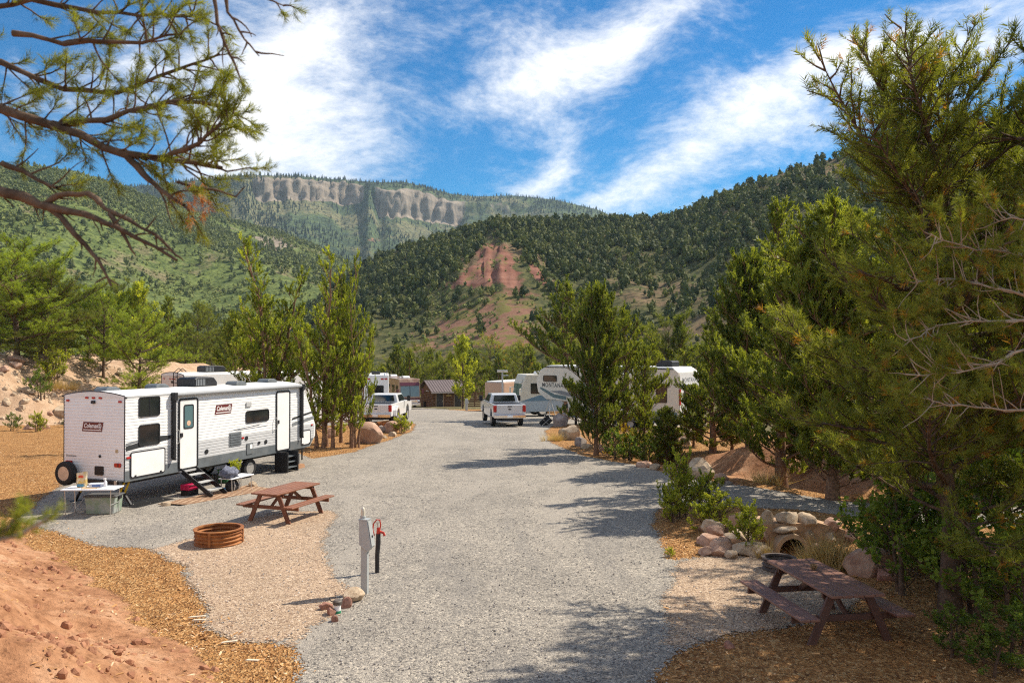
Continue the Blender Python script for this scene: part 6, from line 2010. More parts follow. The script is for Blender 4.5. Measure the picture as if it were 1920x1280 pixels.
link('leaves', soup_mesh('herb_leaves', V, F, T, M_YELLOWISH), po)
gl = thing('drinking_glass', 'small clear glass next to the potted herb', 'glass', (BN[0] - 0.24, BN[1] - 0.16, ZBN))
MB().lathe([(0.001, 0), (0.035, 0), (0.042, 0.12), (0.038, 0.12), (0.032, 0.012), (0.001, 0.012)], 12).build('tumbler', mat('cloudy_glass', (0.45, 0.48, 0.46), 0.1), gl, smooth=True)


def lump(name, label, cat, x, y, z, sx, sy, sz, m, seed, part, amp=0.35, freq=3.0, rzz=0.0):
    """soft heap (cloth, pack)"""
    o = thing(name, label, cat, (x, y, z), rzz)
    bm = bmesh.new(); bmesh.ops.create_icosphere(bm, subdivisions=3, radius=1)
    for v in bm.verts:
        d = mnoise.fractal(v.co * freq + Vector((seed, 0, 0)), 0.9, 2.0, 3)
        rd = 1 + amp * (abs(d) - 0.3)
        c_ = v.co * rd
        v.co = Vector((c_.x * sx, c_.y * sy, max(0, (c_.z + 0.75)) * sz / 1.75))
    me = bpy.data.meshes.new(part); bm.to_mesh(me); bm.free(); me.shade_smooth()
    link(part, me, o, mat=m)
    return o


M_CLOTH = mat('navy_grey_cloth', (0.070, 0.078, 0.115), 0.9, 0, 0, 14, 0.3, 50, second=(0.20, 0.21, 0.27))
lo = lump('clothes_pile', 'crumpled navy and grey blanket heaped on the end of the white bench', 'blanket', BN[0], BN[1], 0.42, 0.34, 0.26, 0.34, M_CLOTH, 3, 'folds', 0.7, 2.6, TT_ROT)
lo.location = (BN[0] - 0.36 * math.cos(TT_ROT), BN[1] - 0.36 * math.sin(TT_ROT), ZBN)
x, y = BN[0] - 0.12, BN[1] - 0.08
bp2 = lump('backpack', 'black backpack with grey straps under the white bench', 'backpack', x, y, gz(x, y), 0.26, 0.18, 0.36, mat('black_nylon', (0.022, 0.022, 0.026), 0.7, 0, 0.3, 8), 8, 'sack', 0.25, 2.0, TT_ROT)
for s in (-0.1, 0.12):
    MB().tube([(s, -0.17, 0.05), (s * 1.1, -0.205, 0.18), (s, -0.16, 0.33)], 0.018, 6).build('strap', M_LGREY, bp2)
x, y = -9.95, 24.75
co = ground_thing('cool_box', 'crimson cool box with dark base beside the trailer steps', 'cool box', x, y, TT_ROT)
MB().box(-0.22, 0.22, -0.16, 0.16, 0, 0.16).build('base', M_BLACK, co, 0.02)
MB().box(-0.23, 0.23, -0.17, 0.17, 0.16, 0.34).build('lid', mat('crimson_plastic', (0.48, 0.014, 0.075), 0.4), co, 0.03, seg=2)
MB().tube([(-0.2, -0.18, 0.26), (-0.2, -0.2, 0.33), (0.2, -0.2, 0.33), (0.2, -0.18, 0.26)], 0.012, 6).build('handle', M_BLACK, co)
x, y = -9.05, 25.38
lump('blue_towel', 'crumpled bright blue towel on the mat under the bench', 'towel', x, y, 0.025, 0.15, 0.11, 0.10, mat('bright_blue_cloth', (0.03, 0.22, 0.55), 0.8, 0, 0, 20, second=(0.10, 0.40, 0.70)), 5, 'folds', 0.6, 3)
x, y = TL(4.9, -0.95)
gb = ground_thing('green_crate', 'dark green crate under the trailer beyond the bench', 'crate', x, y, TT_ROT)
MB().prism([(-0.2, 0), (0.2, 0), (0.24, 0.42), (-0.24, 0.42)], -0.18, 0.18).build('bin', mat('dark_green_plastic', (0.018, 0.105, 0.035), 0.5), gb, 0.01)
MB().box(-0.26, 0.26, -0.2, 0.2, 0.42, 0.45).build('rim', mat('green_rim', (0.02, 0.13, 0.04), 0.5), gb)
x, y = TL(0.9, -1.15)
rg_ = ground_thing('rubber_mat', 'black rubber mat on the gravel under the trailer rear', 'mat', x, y, TT_ROT)
MB().prism(rrect(1.5, 0.8, 0.05), 0.002, 0.012, 'z').build('sheet', M_BLACK, rg_)
x, y = TL(8.75, -1.35)
wb = ground_thing('wood_block', 'small timber block under the front jack of the badged trailer', 'wood block', x, y, TT_ROT)
MB().box(-0.22, 0.22, -0.10, 0.10, 0.0, 0.10).box(-0.20, 0.20, -0.09, 0.09, 0.10, 0.15).build('block', mat('raw_timber', (0.40, 0.22, 0.12), 0.8, 0, 0.15, 8), wb)
MB().tube([(0, 0, 0.15), (0, 0, 0.55)], 0.03, 8).build('jack_post', M_STEEL, wb)

# ------------------------------------------------------------------ rocks
M_ROCKP = mat('pink_sandstone', (0.50, 0.33, 0.235), 0.9, 0, 0, 2.2, 0.7, 14, 0.15, second=(0.34, 0.20, 0.14), dirt=((0.62, 0.50, 0.40), 0.6))
M_ROCKR = mat('red_sandstone', (0.42, 0.22, 0.16), 0.9, 0, 0, 3, 0.7, 16, 0.15, second=(0.27, 0.135, 0.10), dirt=((0.55, 0.38, 0.30), 0.5))
M_ROCKT = mat('tan_sandstone', (0.52, 0.41, 0.29), 0.9, 0, 0, 3, 0.7, 16, 0.15, second=(0.36, 0.26, 0.17), dirt=((0.64, 0.55, 0.44), 0.5))
M_ROCKG = mat('grey_sandstone', (0.33, 0.28, 0.25), 0.9, 0, 0, 3, 0.7, 16, 0.15, second=(0.22, 0.18, 0.16), dirt=((0.45, 0.40, 0.36), 0.5))


def rock_mesh(seed, sub, m, cuts=15):
    rg = random.Random(seed)
    bm = bmesh.new(); bmesh.ops.create_icosphere(bm, subdivisions=sub, radius=1)
    planes = []
    for k in range(cuts):
        d = Vector((rg.gauss(0, 1), rg.gauss(0, 1), rg.gauss(0, 0.8))).normalized()
        planes.append((d, rg.uniform(0.50, 0.80)))
    for v in bm.verts:
        p = v.co.copy()
        for d, h in planes:
            e = p.dot(d) - h
            if e > 0:
                p -= d * e * 0.93
        q = p * 3 + Vector((seed * 3.1, 0, 0))
        p += p.normalized() * (0.05 * mnoise.fractal(q, 0.9, 2.0, 4) + 0.02 * mnoise.noise(q * 4))
        v.co = p
    me = bpy.data.meshes.new('rock'); bm.to_mesh(me); bm.free()
    me.shade_smooth(); me.set_sharp_from_angle(angle=R(19))
    me.materials.append(m)
    return me


ROCKS = {}
for key, m_ in (('p', M_ROCKP), ('r', M_ROCKR), ('t', M_ROCKT), ('g', M_ROCKG)):
    ROCKS[key] = [rock_mesh(ord(key) + 10 * k, 3, m_) for k in range(4)]
rk_rng = random.Random(4)


def rock(label, px_, py_, w, h, key='p', d=None, group=None, name='boulder', sink=0.25, zoff=0.0, yoff=0.0, v=None):
    """rock whose foot is seen at px_,py_; w, h in metres"""
    x_, y_ = G(px_, py_)
    y_ += yoff + (d or w) * 0.35
    x_ = (px_ - 960) / FPX * y_
    o = link(name, ROCKS[key][rk_rng.randrange(4) if v is None else v], None, (x_, y_, gz(x_, y_) + h * (0.5 - sink) + zoff), (rk_rng.uniform(-.15, .15), rk_rng.uniform(-.15, .15), rk_rng.uniform(0, 6.28)))
    o.scale = (w * 0.68, (d or w) * 0.68, h * 0.86)
    return tag(o, label, 'rock', group)


rock('big pink boulder with flat faces at the road edge below the junipers', 690, 832, 1.15, 0.95, 'p', 1.1, v=1)
rock('rounded pink boulder second from the road edge beside the sage', 735, 812, 0.75, 0.62, 'p', .7)
rock('small tan rock between the big boulder and the sage', 738, 818, 0.45, 0.3, 't')
rock('pale low rock at the road tip of the boulder group', 765, 806, 0.45, 0.3, 't')
rock('tan rock behind the red juniper trunk', 620, 822, 0.55, 0.5, 'p')
rock('brown rock behind the big pink boulder', 716, 812, 0.6, 0.4, 'g')
rock('little rock at the foot of the big pink boulder', 720, 822, 0.3, 0.2, 't')
rock('upright round boulder beside the tripod', 1052, 800, 1.05, 1.15, 'g', 1.0, v=0)
rock('large tan boulder at the right road edge before the broad juniper', 1072, 826, 1.25, 0.9, 't', 1.2, v=2)
rock('small tan rock at the left foot of the tan boulder', 1058, 826, 0.5, 0.35, 't')
rock('pale grey rock between the tan boulder and the juniper trunk', 1088, 838, 0.6, 0.42, 'g')
rock('pink rock behind the juniper trunk', 1130, 842, 0.6, 0.4, 'p')
rock('tan stone left of the yellow flowers', 1100, 842, 0.45, 0.3, 't')
for i, (a, b_, w_, h_, k_) in enumerate(((1210, 876, .55, .28, 'p'), (1228, 880, .4, .25, 't'), (1252, 886, .5, .32, 't'))):
    rock(('flat pink stone', 'small tan stone', 'round tan stone')[i] + ' in the line along the spur road left of the marker post', a, b_, w_, h_, k_)
rock('long flat tan slab right of the marker post', 1312, 897, 1.35, 0.62, 't', 0.7, v=3)
rock('white chip of rock in front of the long slab', 1318, 903, 0.4, 0.25, 'g')
rock('brown wedge rock at the right end of the long slab', 1350, 906, 0.45, 0.3, 'p')
rock('pale small stone right of the long slab at the spur edge', 1365, 908, 0.25, 0.15, 'g')
ditch_px = [(1215, 820), (1245, 815), (1262, 830), (1232, 842), (1275, 822), (1292, 815), (1255, 805), (1228, 828), (1285, 835), (1300, 826), (1205, 835), (1270, 808), (1190, 845), (1310, 812), (1240, 850), (1265, 845)]
for i, (a, b_) in enumerate(sorted(ditch_px)):
    rock('%s riprap stone from the left in the ditch below the cream camper' % ORD[i], a, b_, rk_rng.uniform(.4, .75), rk_rng.uniform(.3, .5), rk_rng.choice('ptt'), group='riprap in the drainage ditch', name='riprap_stone')
# headwall and left wing of the culvert
HW = [('large square tan stone at the left end of the culvert wall', -1.80, .22, .50, .52, 't'), ('brown stone in the culvert wall behind the leafy weeds', -1.25, .30, .50, .42, 'p'),
      ('round tan stone on top of the culvert wall, third from the left', -0.82, .36, .36, .40, 't'), ('upright pointed stone in the middle of the culvert wall', -0.42, .38, .40, .50, 't'),
      ('broad rounded stone on top of the culvert wall', 0.08, .40, .58, .42, 't'), ('long tan stone right of the broad one on the culvert wall', 0.66, .34, .58, .36, 't'),
      ('low wide tan stone at the right end of the culvert wall', 1.25, .22, .60, .38, 'p'), ('flat stone under the weeds in the culvert wall', -1.00, .04, .46, .30, 't'),
      ('small stone at the left shoulder of the culvert arch', -0.58, .04, .34, .30, 'p'), ('flat stone directly over the culvert arch', -0.02, .16, .62, .20, 't'),
      ('tan stone at the right shoulder of the culvert arch', 0.56, .03, .40, .32, 't'), ('pink stone low at the right side of the culvert mouth', 0.66, -.28, .42, .34, 'p'),
      ('tan stone under the right end of the culvert wall', 1.08, -.06, .44, .34, 't'), ('stone low at the left side of the culvert mouth', -0.68, -.26, .40, .34, 't'), ('outermost low stone at the right of the culvert wall', 1.62, -.02, .44, .36, 'p')]
for i, (lab, dx_, dz_, w_, h_, k_) in enumerate(HW):
    c8, s8 = math.cos(R(8)), math.sin(R(8))
    lx0 = dx_; ly0 = 0.12 if dz_ > 0.2 else -0.02
    o = link('boulder', ROCKS[k_][i % 4], None, ((1472 - 960) / FPX * 19.2 + lx0 * c8 - ly0 * s8, 19.2 + lx0 * s8 + ly0 * c8, dz_), (0.2 * math.sin(i), 0.15 * math.cos(2 * i), i * 1.7))
    o.scale = (w_ * 0.58, w_ * 0.50, h_ * 0.60)
    tag(o, lab, 'rock')
LW = [('small pink stone highest in the left rock pile by the culvert', 1326, 1000, .40, .24, 'p'), ('pink stone with a flat top in the left rock pile', 1338, 1012, .50, .30, 'p'),
      ('dark long slanting stone in the left rock pile', 1382, 1022, .72, .34, 't'), ('grey red stone at the pile middle', 1336, 1026, .48, .30, 'p'),
      ('biggest rounded stone of the left rock pile', 1356, 1034, .54, .36, 'p'), ('pale flat stone at the front of the left rock pile', 1348, 1042, .44, .20, 'p'),
      ('long low stone at the right end of the left rock pile', 1400, 1040, .60, .28, 't'), ('small dark stone beside the culvert mouth', 1432, 1046, .36, .22, 't'),
      ('little tan stone at the near edge of the left rock pile', 1372, 1046, .26, .16, 't'), ('reddish cobble between the pile and the gravel', 1322, 1040, .28, .18, 'p'), ('pink cobble at the left edge of the rock pile', 1318, 1022, .32, .22, 'p')]
for lab, a, b_, w_, h_, k_ in LW:
    rock(lab, a, b_, w_, h_, k_, sink=0.2)
rock('pale broken boulder beyond the shaded picnic table', 1632, 1082, 0.85, 0.50, 'p', 0.6)
rock('brown rock beside the pale broken boulder', 1662, 1090, 0.4, 0.3, 'r')
rock('small red stone on the mulch left of the shaded table', 1366, 1216, 0.16, 0.12, 'r')
rock('little sandstone at the end of the outdoor mat', 473, 912, 0.28, 0.2, 't')
rock('small sandstone on the near corner of the outdoor mat', 312, 948, 0.22, 0.14, 't')
for lab, a, b_, w_, h_, k_ in (('flat tan rock against the foot of the pedestal', 664, 1128, .40, .18, 't'), ('square red rock beside the sewer stub', 650, 1138, .17, .16, 'r'), ('red rock left of the sewer stub', 612, 1142, .20, .12, 'r'),
                               ('red rock in front of the sewer stub', 622, 1152, .14, .11, 'r'), ('smallest red rock at the front of the sewer stub group', 628, 1164, .12, .09, 'r')):
    rock(lab, a, b_, w_, h_, k_, sink=0.1)
# stones on the dirt banks
bank = [(30, 672, 1.3, .8), (120, 690, 2.2, 1.3), (205, 676, .8, .5), (48, 712, .9, .5), (150, 712, .7, .4), (95, 700, .8, .5), (240, 680, .9, .5), (8, 690, .9, .6), (70, 735, .6, .35), (180, 690, .9, .5), (225, 700, .6, .4), (262, 690, .7, .5), (15, 720, .7, .45), (130, 742, .5, .3), (60, 690, .7, .4), (170, 672, .6, .4)]
for i, (a, b_, w_, h_) in enumerate(sorted(bank)):
    yy = 53.5 + (690 - b_) * 0.08
    xx = (a - 960) / FPX * yy
    o = link('boulder', ROCKS['pt'[i % 2]][i % 4], None, (xx, yy, gh(xx, yy) + h_ * .2), (0.2, 0.1, i * 1.3)); o.scale = (w_ * .42, w_ * .36, h_ * .5)
    tag(o, '%s sandstone rock from the left on the dirt bank behind the trailer' % ORD[i], 'rock', 'rocks on the dirt bank')
for i in range(6):
    a, b_ = ((18, 786), (30, 790), (52, 795), (58, 806), (70, 800), (84, 805))[i]
    rock(ORD[i] + ' low rock from the left in the row where the mulch meets the dirt bank', a, b_, (.9, 1.2, .9, .6, .8, .5)[i], .45, 'tp'[i % 2], group='rocks at the foot of the dirt bank')
# ------------------------------------------------------------------ culvert
cvx, cvy = G(1472, 1034)
cv = thing('culvert_pipe', 'round concrete culvert mouth in the stone wall under the spur road', 'culvert', ((1472 - 960) / FPX * 19.2, 19.2, -0.30), R(8))
rI, rO = 0.33, 0.43
Mc = Matrix.Rotation(R(-90), 4, 'X')
MB().lathe([(rI, -0.35), (rO, -0.35), (rO, 2.4), (rI, 2.4)], 32, Mc @ Matrix.Rotation(0, 4, 'X'), close=True).build('pipe', mat('stained_concrete', (0.44, 0.31, 0.20), 0.85, 0, 0.15, 4, 0.4, 20), cv, smooth=True)
MB().lathe([(rI - 0.012, -0.30), (rI - 0.004, -0.30), (rI - 0.004, 2.3), (rI - 0.012, 2.3)], 32, Mc, close=True).build('inner_shade', M_BLACK, cv, smooth=True)  # added black sleeve: the shade inside the pipe, put in as colour
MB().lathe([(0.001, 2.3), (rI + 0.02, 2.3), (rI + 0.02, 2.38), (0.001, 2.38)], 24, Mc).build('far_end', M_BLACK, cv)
mb = MB(); n = 16
outer = [(-1.3, -0.5), (-1.3, 0.40), (-0.7, 0.62), (0.8, 0.62), (1.5, 0.42), (1.5, -0.5)]
arc = [((rO + 0.01) * math.cos(R(-30 + 240 * k / n)), (rO + 0.01) * math.sin(R(-30 + 240 * k / n))) for k in range(n + 1)]
mb.prism(outer + [arc[0]] + arc[1:], -0.05, 0.9, 'y')
mb.build('headwall_fill', mat('earth_and_mortar', (0.42, 0.27, 0.16), 0.95, 0, 0.25, 4, 0.8, 14), cv)

# ------------------------------------------------------------------ shrubs, grasses, flowers
def shrub(key, label, cat, px_, py_, h, wide, rzz, name='shrub', z=None):
    x_, y_ = G(px_, py_)
    w_, c_, H0 = PROTO[key]
    o = thing(name, label, cat, (x_, y_, gz(x_, y_) - 0.02 if z is None else z), rzz)
    k = h / H0; o.scale = (k * wide, k * wide, k)
    link('stems', w_, o); link('foliage', c_, o)
    return o


shrub('low_shrub', 'tall leafy weed at the corner of the spur road', 'shrub', 1272, 972, 1.25, 0.72, 0.5)
shrub('low_shrub', 'yellow green weed beside the square tan culvert stone', 'shrub', 1258, 980, 0.7, 0.9, 1.5)
shrub('low_shrub', 'bright weed sprawling over the left culvert stones', 'shrub', 1340, 1000, 0.75, 1.3, 2.5)
shrub('low_shrub', 'leafy weed behind the culvert stones', 'shrub', 1325, 962, 0.8, 1.0, 3.0)
shrub('low_shrub', 'yellow green weed hanging by the culvert arch', 'shrub', 1405, 1030, 0.75, 1.0, 4.2)
shrub('low_shrub', 'little green weed on the gravel edge', 'shrub', 1255, 1042, 0.16, 1.2, 0.2)
shrub('low_shrub', 'sage bush beside the boulders at the left road edge', 'shrub', 752, 812, 0.75, 1.2, 0.8)
shrub('low_shrub', 'weed at the foot of the red juniper trunk', 'shrub', 636, 818, 0.6, 1.2, 2.8)
shrub('oak_bush', 'dark bush under the yellow flowers', 'shrub', 1165, 860, 1.2, 1.3, 0.3)
shrub('oak_bush', 'dark bush at the left end of the drainage ditch', 'shrub', 1205, 862, 1.0, 1.3, 2.3)
shrub('low_shrub', 'yellow shrub in the riprap', 'shrub', 1262, 852, 0.9, 0.9, 3.3)
oaks = [(1705, 1105, 2.1, 1.0), (1650, 1065, 1.5, 1.1), (1770, 1090, 1.7, 1.2), (1842, 1150, 1.9, 1.2), (1900, 1190, 1.7, 1.3), (1812, 1235, 0.75, 1.3), (1895, 1268, 0.9, 1.4), (1700, 1040, 1.6, 1.2), (1925, 1110, 2.6, 1.2), (1860, 1045, 2.4, 1.2)]
olab = ['scrub oak right behind the shaded picnic table', 'scrub oak beside the dry grass in the ditch', 'scrub oak behind the large pinyon trunk', 'scrub oak right of the large pinyon trunk', 'scrub oak at the right picture edge', 'low oak sprouts at the foot of the large pinyon', 'low oak sprouts in the bottom right corner',
        'scrub oak beyond the pale broken boulder', 'tall scrub oak at the right edge behind the trunk', 'tall scrub oak behind the large pinyon']
for (a, b_, h, w_), lab in zip(oaks, olab):
    shrub('oak_bush', lab, 'shrub', a, b_, h, w_, rk_rng.uniform(0, 6), 'scrub_oak')
for i, (a, b_, h) in enumerate(((30, 770, 1.0), (70, 778, .8), (75, 690, 1.8), (100, 660, 1.8), (130, 732, .8), (155, 700, .9), (235, 672, 1.2))):
    yy = 52.5 + (700 - b_) * 0.09; xx = (a - 960) / FPX * yy
    o = thing('bank_shrub', '%s green shrub from the left on the dirt bank behind the trailer' % ORD[i], 'shrub', (xx, yy, gh(xx, yy)), i, 'shrubs on the dirt bank')
    w_, c_, H0 = PROTO['low_shrub' if i % 2 else 'oak_bush']; k = h / H0; o.scale = (k, k, k)
    link('stems', w_, o); link('foliage', c_, o)
# yellow flowers
fxx, fyy = G(1175, 850)
fl = thing('flowering_shrub', 'tall rabbitbrush with clusters of yellow flowers under the broad juniper', 'shrub', (fxx, fyy, gz(fxx, fyy)))
rf_ = np.random.default_rng(8); n = 150
pos = np.stack([rf_.normal(0, .42, n), rf_.normal(0, .3, n), rf_.uniform(.5, 1.7, n)], 1); pos[:, 2] -= 0.6 * np.abs(pos[:, 0])
V, F, T = spread(LEAFY, pos, np.tile([0, 0, 1.0], (n, 1)), np.full(n, .13), rf_.uniform(.2, .9, n), rf_)
link('flowers', soup_mesh('flowers', V, F, T, M_FLOWER), fl)
n = 160; pos = np.stack([rf_.normal(0, .4, n), rf_.normal(0, .3, n), rf_.uniform(.05, 1.1, n)], 1)
V, F, T = spread(LEAFY, pos, np.tile([0, 0, 1.0], (n, 1)), np.full(n, .2), rf_.uniform(.2, .9, n), rf_)
link('leaves', soup_mesh('flower_leaves', V, F, T, M_OAK), fl)
wood = [(np.array([[p[0] * .15, p[1] * .15, 0], [p[0] * .6, p[1] * .6, p[2] * .6], p]), np.array([.010, .007, .004]), 4) for p in np.stack([rf_.normal(0, .42, 22), rf_.normal(0, .3, 22), rf_.uniform(.6, 1.4, 22)], 1)]
link('stems', wood_mesh('flower_stems', wood, M_BARK), fl)
# dry grass in the culvert ditch
rg2 = np.random.default_rng(12)
def grass_tuft(label, x_, y_, n, r, h, group=None):
    o = thing('dry_grass_tuft', label, 'grass tuft', (x_, y_, gz(x_, y_) - 0.03), 0, group)
    pos = np.stack([rg2.normal(0, r, n), rg2.normal(0, r * .7, n), np.zeros(n)], 1)
    di = np.stack([pos[:, 0] * .8 + rg2.normal(-.1, .25, n), pos[:, 1] * .8 + rg2.normal(0, .25, n), np.ones(n)], 1)
    V, F, T = spread(GRASS, pos, di, h * rg2.uniform(.6, 1.2, n), rg2.uniform(.1, .95, n), rg2)
    link('blades', soup_mesh('grass_blades', V, F, T, M_STRAW), o)
grass_tuft('big pale straw tussock right of the culvert mouth', *G(1548, 1062), 60, .22, .62)
grass_tuft('straw tussock behind the big one in the ditch', *G(1590, 1040), 40, .25, .6)
grass_tuft('straw tussock above the culvert arch', *G(1535, 1012), 20, .2, .4)
grass_tuft('low dry grass at the right end of the ditch', *G(1640, 1050), 60, .45, .5)
grass_tuft('thin dry grass leaning over the culvert mouth', *G(1428, 1046), 9, .08, .45)
grass_tuft('dry grass at the spur road under the juniper limbs', *G(1440, 905), 40, .3, .6)
grass_tuft('straw tuft at the foot of the tan boulder', *G(1045, 826), 30, .3, .5)
for i in range(4):
    a, b_ = ((110, 672), (180, 668), (205, 660), (250, 668))[i]; yy = 56; xx = (a - 960) / FPX * yy
    grass_tuft(ORD[i] + ' dry grass clump from the left on the dirt bank crest', xx, yy, 40, .5, .9, 'grass on the bank crest')

# ------------------------------------------------------------------ wood chips and clods (too many to count)
rgc = np.random.default_rng(21)
n = 80000
cy = 5.5 + 30 * rgc.random(n) ** 1.6; cx = rgc.uniform(-0.68, 0.68, n) * cy
d_ = bank1_d(cx, cy) + (fbm(cx * .6, cy * .6, 3, 31) - .5) * 1.6
ok = ~in_poly(cx, cy, ROAD) & (bank2_d(cx, cy) < 0) & (d_ < 4.2) & (rgc.random(n) < np.where(d_ > 2.0, 0.10, np.where(d_ > 0.9, 0.40, 1.0)))
ok &= ~((np.abs(cy - 18.35) < 1.3) & (cx > 5.2))
edge_in = in_poly(cx, cy, ROAD) & (rgc.random(n) < 0.10)
ok |= edge_in & ((bank1_d(cx, cy) > -0.55) | (cx > 2.5) & (cy < 14) & (rgc.random(n) < 0.3))
cx = cx[ok]; cy = cy[ok]; n = len(cx)
cz = ground_h(cx, cy); cz = np.where(in_poly(cx, cy, ROAD), road_z(cy), cz) + 0.022
CH = []
for k in range(6):
    L = rgc.uniform(.5, 1.0); w_ = rgc.uniform(.16, .34); th = 0.10
    a, b_, c_, e_ = np.array([-L / 2, -w_ / 2, 0]), np.array([L / 2, -w_ / 3, 0]), np.array([L / 2 * .8, w_ / 2, .03]), np.array([-L / 2 * .9, w_ / 2.5, 0])
    up_ = np.array([0, 0, th])
    CH.append(np.array([a + up_, b_ + up_, c_ + up_, a + up_, c_ + up_, e_ + up_, a, b_, b_ + up_, a, b_ + up_, a + up_]))
di = np.stack([rgc.normal(0, .28, n), rgc.normal(0, .28, n), np.ones(n)], 1)
V, F, T = spread(CH, np.stack([cx, cy, cz], 1), di, rgc.uniform(.035, .095, n) * np.where(rgc.random(n) < .03, 2.0, 1), rgc.random(n), rgc)
M_CHIP = bpy.data.materials.new('wood_chip'); M_CHIP.use_nodes = True
t = NT(M_CHIP.node_tree)
c = t.ramp(t.n('ShaderNodeAttribute', attribute_name='tint').outputs['Fac'], [(0, (0.27, 0.12, 0.04)), (0.4, (0.48, 0.24, 0.082)), (0.8, (0.61, 0.35, 0.14)), (1.0, (0.72, 0.55, 0.35))])
t.n('ShaderNodeOutputMaterial', i_Surface=t.n('ShaderNodeBsdfPrincipled', i_Base_Color=c, i_Roughness=0.8).outputs[0])
tag(link('wood_chips', soup_mesh('wood_chips', V, F, T, M_CHIP)), 'loose orange wood chips strewn over the mulch beds', 'mulch', kind='stuff')
# clods and stones in the red bank
n = 18000
cy = 4.5 + 13 * rgc.random(n); cx = rgc.uniform(-0.70, -0.10, n) * cy
d_ = bank1_d(cx, cy); ok = (d_ > 0.6) & (rgc.random(n) < np.clip(fbm(cx * 1.2, cy * 1.2, 3, 77) * 2.4 - 0.8, 0.14, 1))
cx = cx[ok]; cy = cy[ok]; n = len(cx)
OC = []
for k in range(6):
    bm = bmesh.new(); bmesh.ops.create_icosphere(bm, subdivisions=1, radius=1)
    for v in bm.verts: v.co *= rgc.uniform(.65, 1.15)
    bmesh.ops.triangulate(bm, faces=bm.faces)
    OC.append(np.array([tuple(l.vert.co) for f in bm.faces for l in f.loops])); bm.free()
sz = 0.008 + 0.085 * rgc.random(n) ** 6
V, F, T = spread(OC, np.stack([cx, cy, ground_h(cx, cy) + sz * .2], 1), rgc.normal(0, 1, (n, 3)), sz, rgc.random(n), rgc)
M_CLOD = mat('red_clods', (0.40, 0.20, 0.115), 0.95, 0, 0, 5, 0.5, 40, 0.1, second=(0.30, 0.14, 0.08))
tag(link('dirt_clods', soup_mesh('dirt_clods', V, F, T, M_CLOD)), 'red clods and small stones crumbling down the near dirt bank', 'rubble', kind='stuff')
# small stones over the far bank
n = 3500
cy = rgc.uniform(40, 66, n); cx = rgc.uniform(-44, -22, n); d_ = bank2_d(cx, cy); ok = (d_ > 0.3) & (d_ < 9)
cx = cx[ok]; cy = cy[ok]; n = len(cx); sz = 0.04 + 0.22 * rgc.random(n) ** 4
V, F, T = spread(OC, np.stack([cx, cy, ground_h(cx, cy) + sz * .2], 1), rgc.normal(0, 1, (n, 3)), sz, rgc.random(n), rgc)
tag(link('bank_rubble', soup_mesh('bank_rubble', V, F, T, M_ROCKT)), 'small broken stone strewn over the far dirt bank', 'rubble', kind='stuff')
# loose stone on the gravel, larger than the rest
n = 6000
cy = 9.5 + 18 * rgc.random(n) ** 1.5; cx = rgc.uniform(-0.5, 0.4, n) * cy; ok = in_poly(cx, cy, ROAD)
cx = cx[ok]; cy = cy[ok]; n = len(cx); sz = 0.007 + 0.012 * rgc.random(n) ** 2
V, F, T = spread(OC, np.stack([cx, cy, 0.010 + sz * .4], 1), rgc.normal(0, 1, (n, 3)), sz, rgc.random(n), rgc)
M_PEB = bpy.data.materials.new('loose_stone'); M_PEB.use_nodes = True
t = NT(M_PEB.node_tree)
c = t.ramp(t.n('ShaderNodeAttribute', attribute_name='tint').outputs['Fac'], [(0, (0.13, 0.12, 0.12)), (0.5, (0.34, 0.32, 0.30)), (1.0, (0.58, 0.53, 0.48))])
t.n('ShaderNodeOutputMaterial', i_Surface=t.n('ShaderNodeBsdfPrincipled', i_Base_Color=c, i_Roughness=0.8).outputs[0])
tag(link('loose_gravel', soup_mesh('loose_gravel', V, F, T, M_PEB)), 'loose stones lying on the gravel surface', 'gravel', kind='stuff')
for i, (a, b_, L, rz_) in enumerate(((372, 1158, .28, .4), (376, 1164, .22, .3), (432, 1205, .25, .5), (475, 1240, .2, .1))):
    x_, y_ = G(a, b_)
    o = thing('wood_splinter', ('long white wood splinter at the edge of the tan gravel', 'short white wood splinter below the long one', 'tan wood splinter on the mulch near the road', 'small wood splinter in the lower mulch')[i], 'wood splinter', (x_, y_, gz(x_, y_) + 0.03), rz_)
    MB().prism([(-L / 2, 0), (L / 2 * .8, -0.03), (L / 2, 0.01), (-L / 2 * .7, 0.04)], 0, 0.015, 'z').build('splinter', mat('white_wood', (0.66, 0.56, 0.42), 0.8), o)

# ------------------------------------------------------------------ foreground pine on the bank, its limbs reach into the picture
rb_ = np.random.default_rng(77)
TUFTF = [blades(rb_, 22, 0.62, 0.9, 0.60, 0.042, 0.0, 0.9) for _ in range(6)]
FP = thing('pine_tree', 'pine just outside the picture whose needled limbs hang across the top left', 'pine', (-4.6, 3.9, gh(-4.6, 3.9)), 0)
base = Vector(FP.location)
def loc(px_, py_, y_):
    return np.array(P3(px_, py_, y_) - base)
lines = []; Pn = []; Dn = []; Sn = []; Tn = []; Dp = []; Dd = []
trunk = np.array([[0, 0, -0.2], [0.05, 0, 1.5], [0.0, 0.1, 3.0], [0.1, 0.1, 4.6], [0.1, 0.15, 6.4]])
lines.append((trunk, np.array([.20, .16, .14, .11, .05]), 9))
def limb(pts, r0, r1, sides=7):
    p = np.array(pts)
    # smooth by subdividing and adding knots
    q = [p[0]]
    for a, b_ in zip(p[:-1], p[1:]):
        for k in range(1, 4):
            q.append(a + (b_ - a) * k / 3 + rb_.normal(0, 0.012, 3) * np.linalg.norm(b_ - a) * 1.6)
    q = np.array(q); rad = np.linspace(r0, r1, len(q)) * (1 + 0.10 * rb_.normal(0, 1, len(q)))
    lines.append((q, rad, sides))
    return q
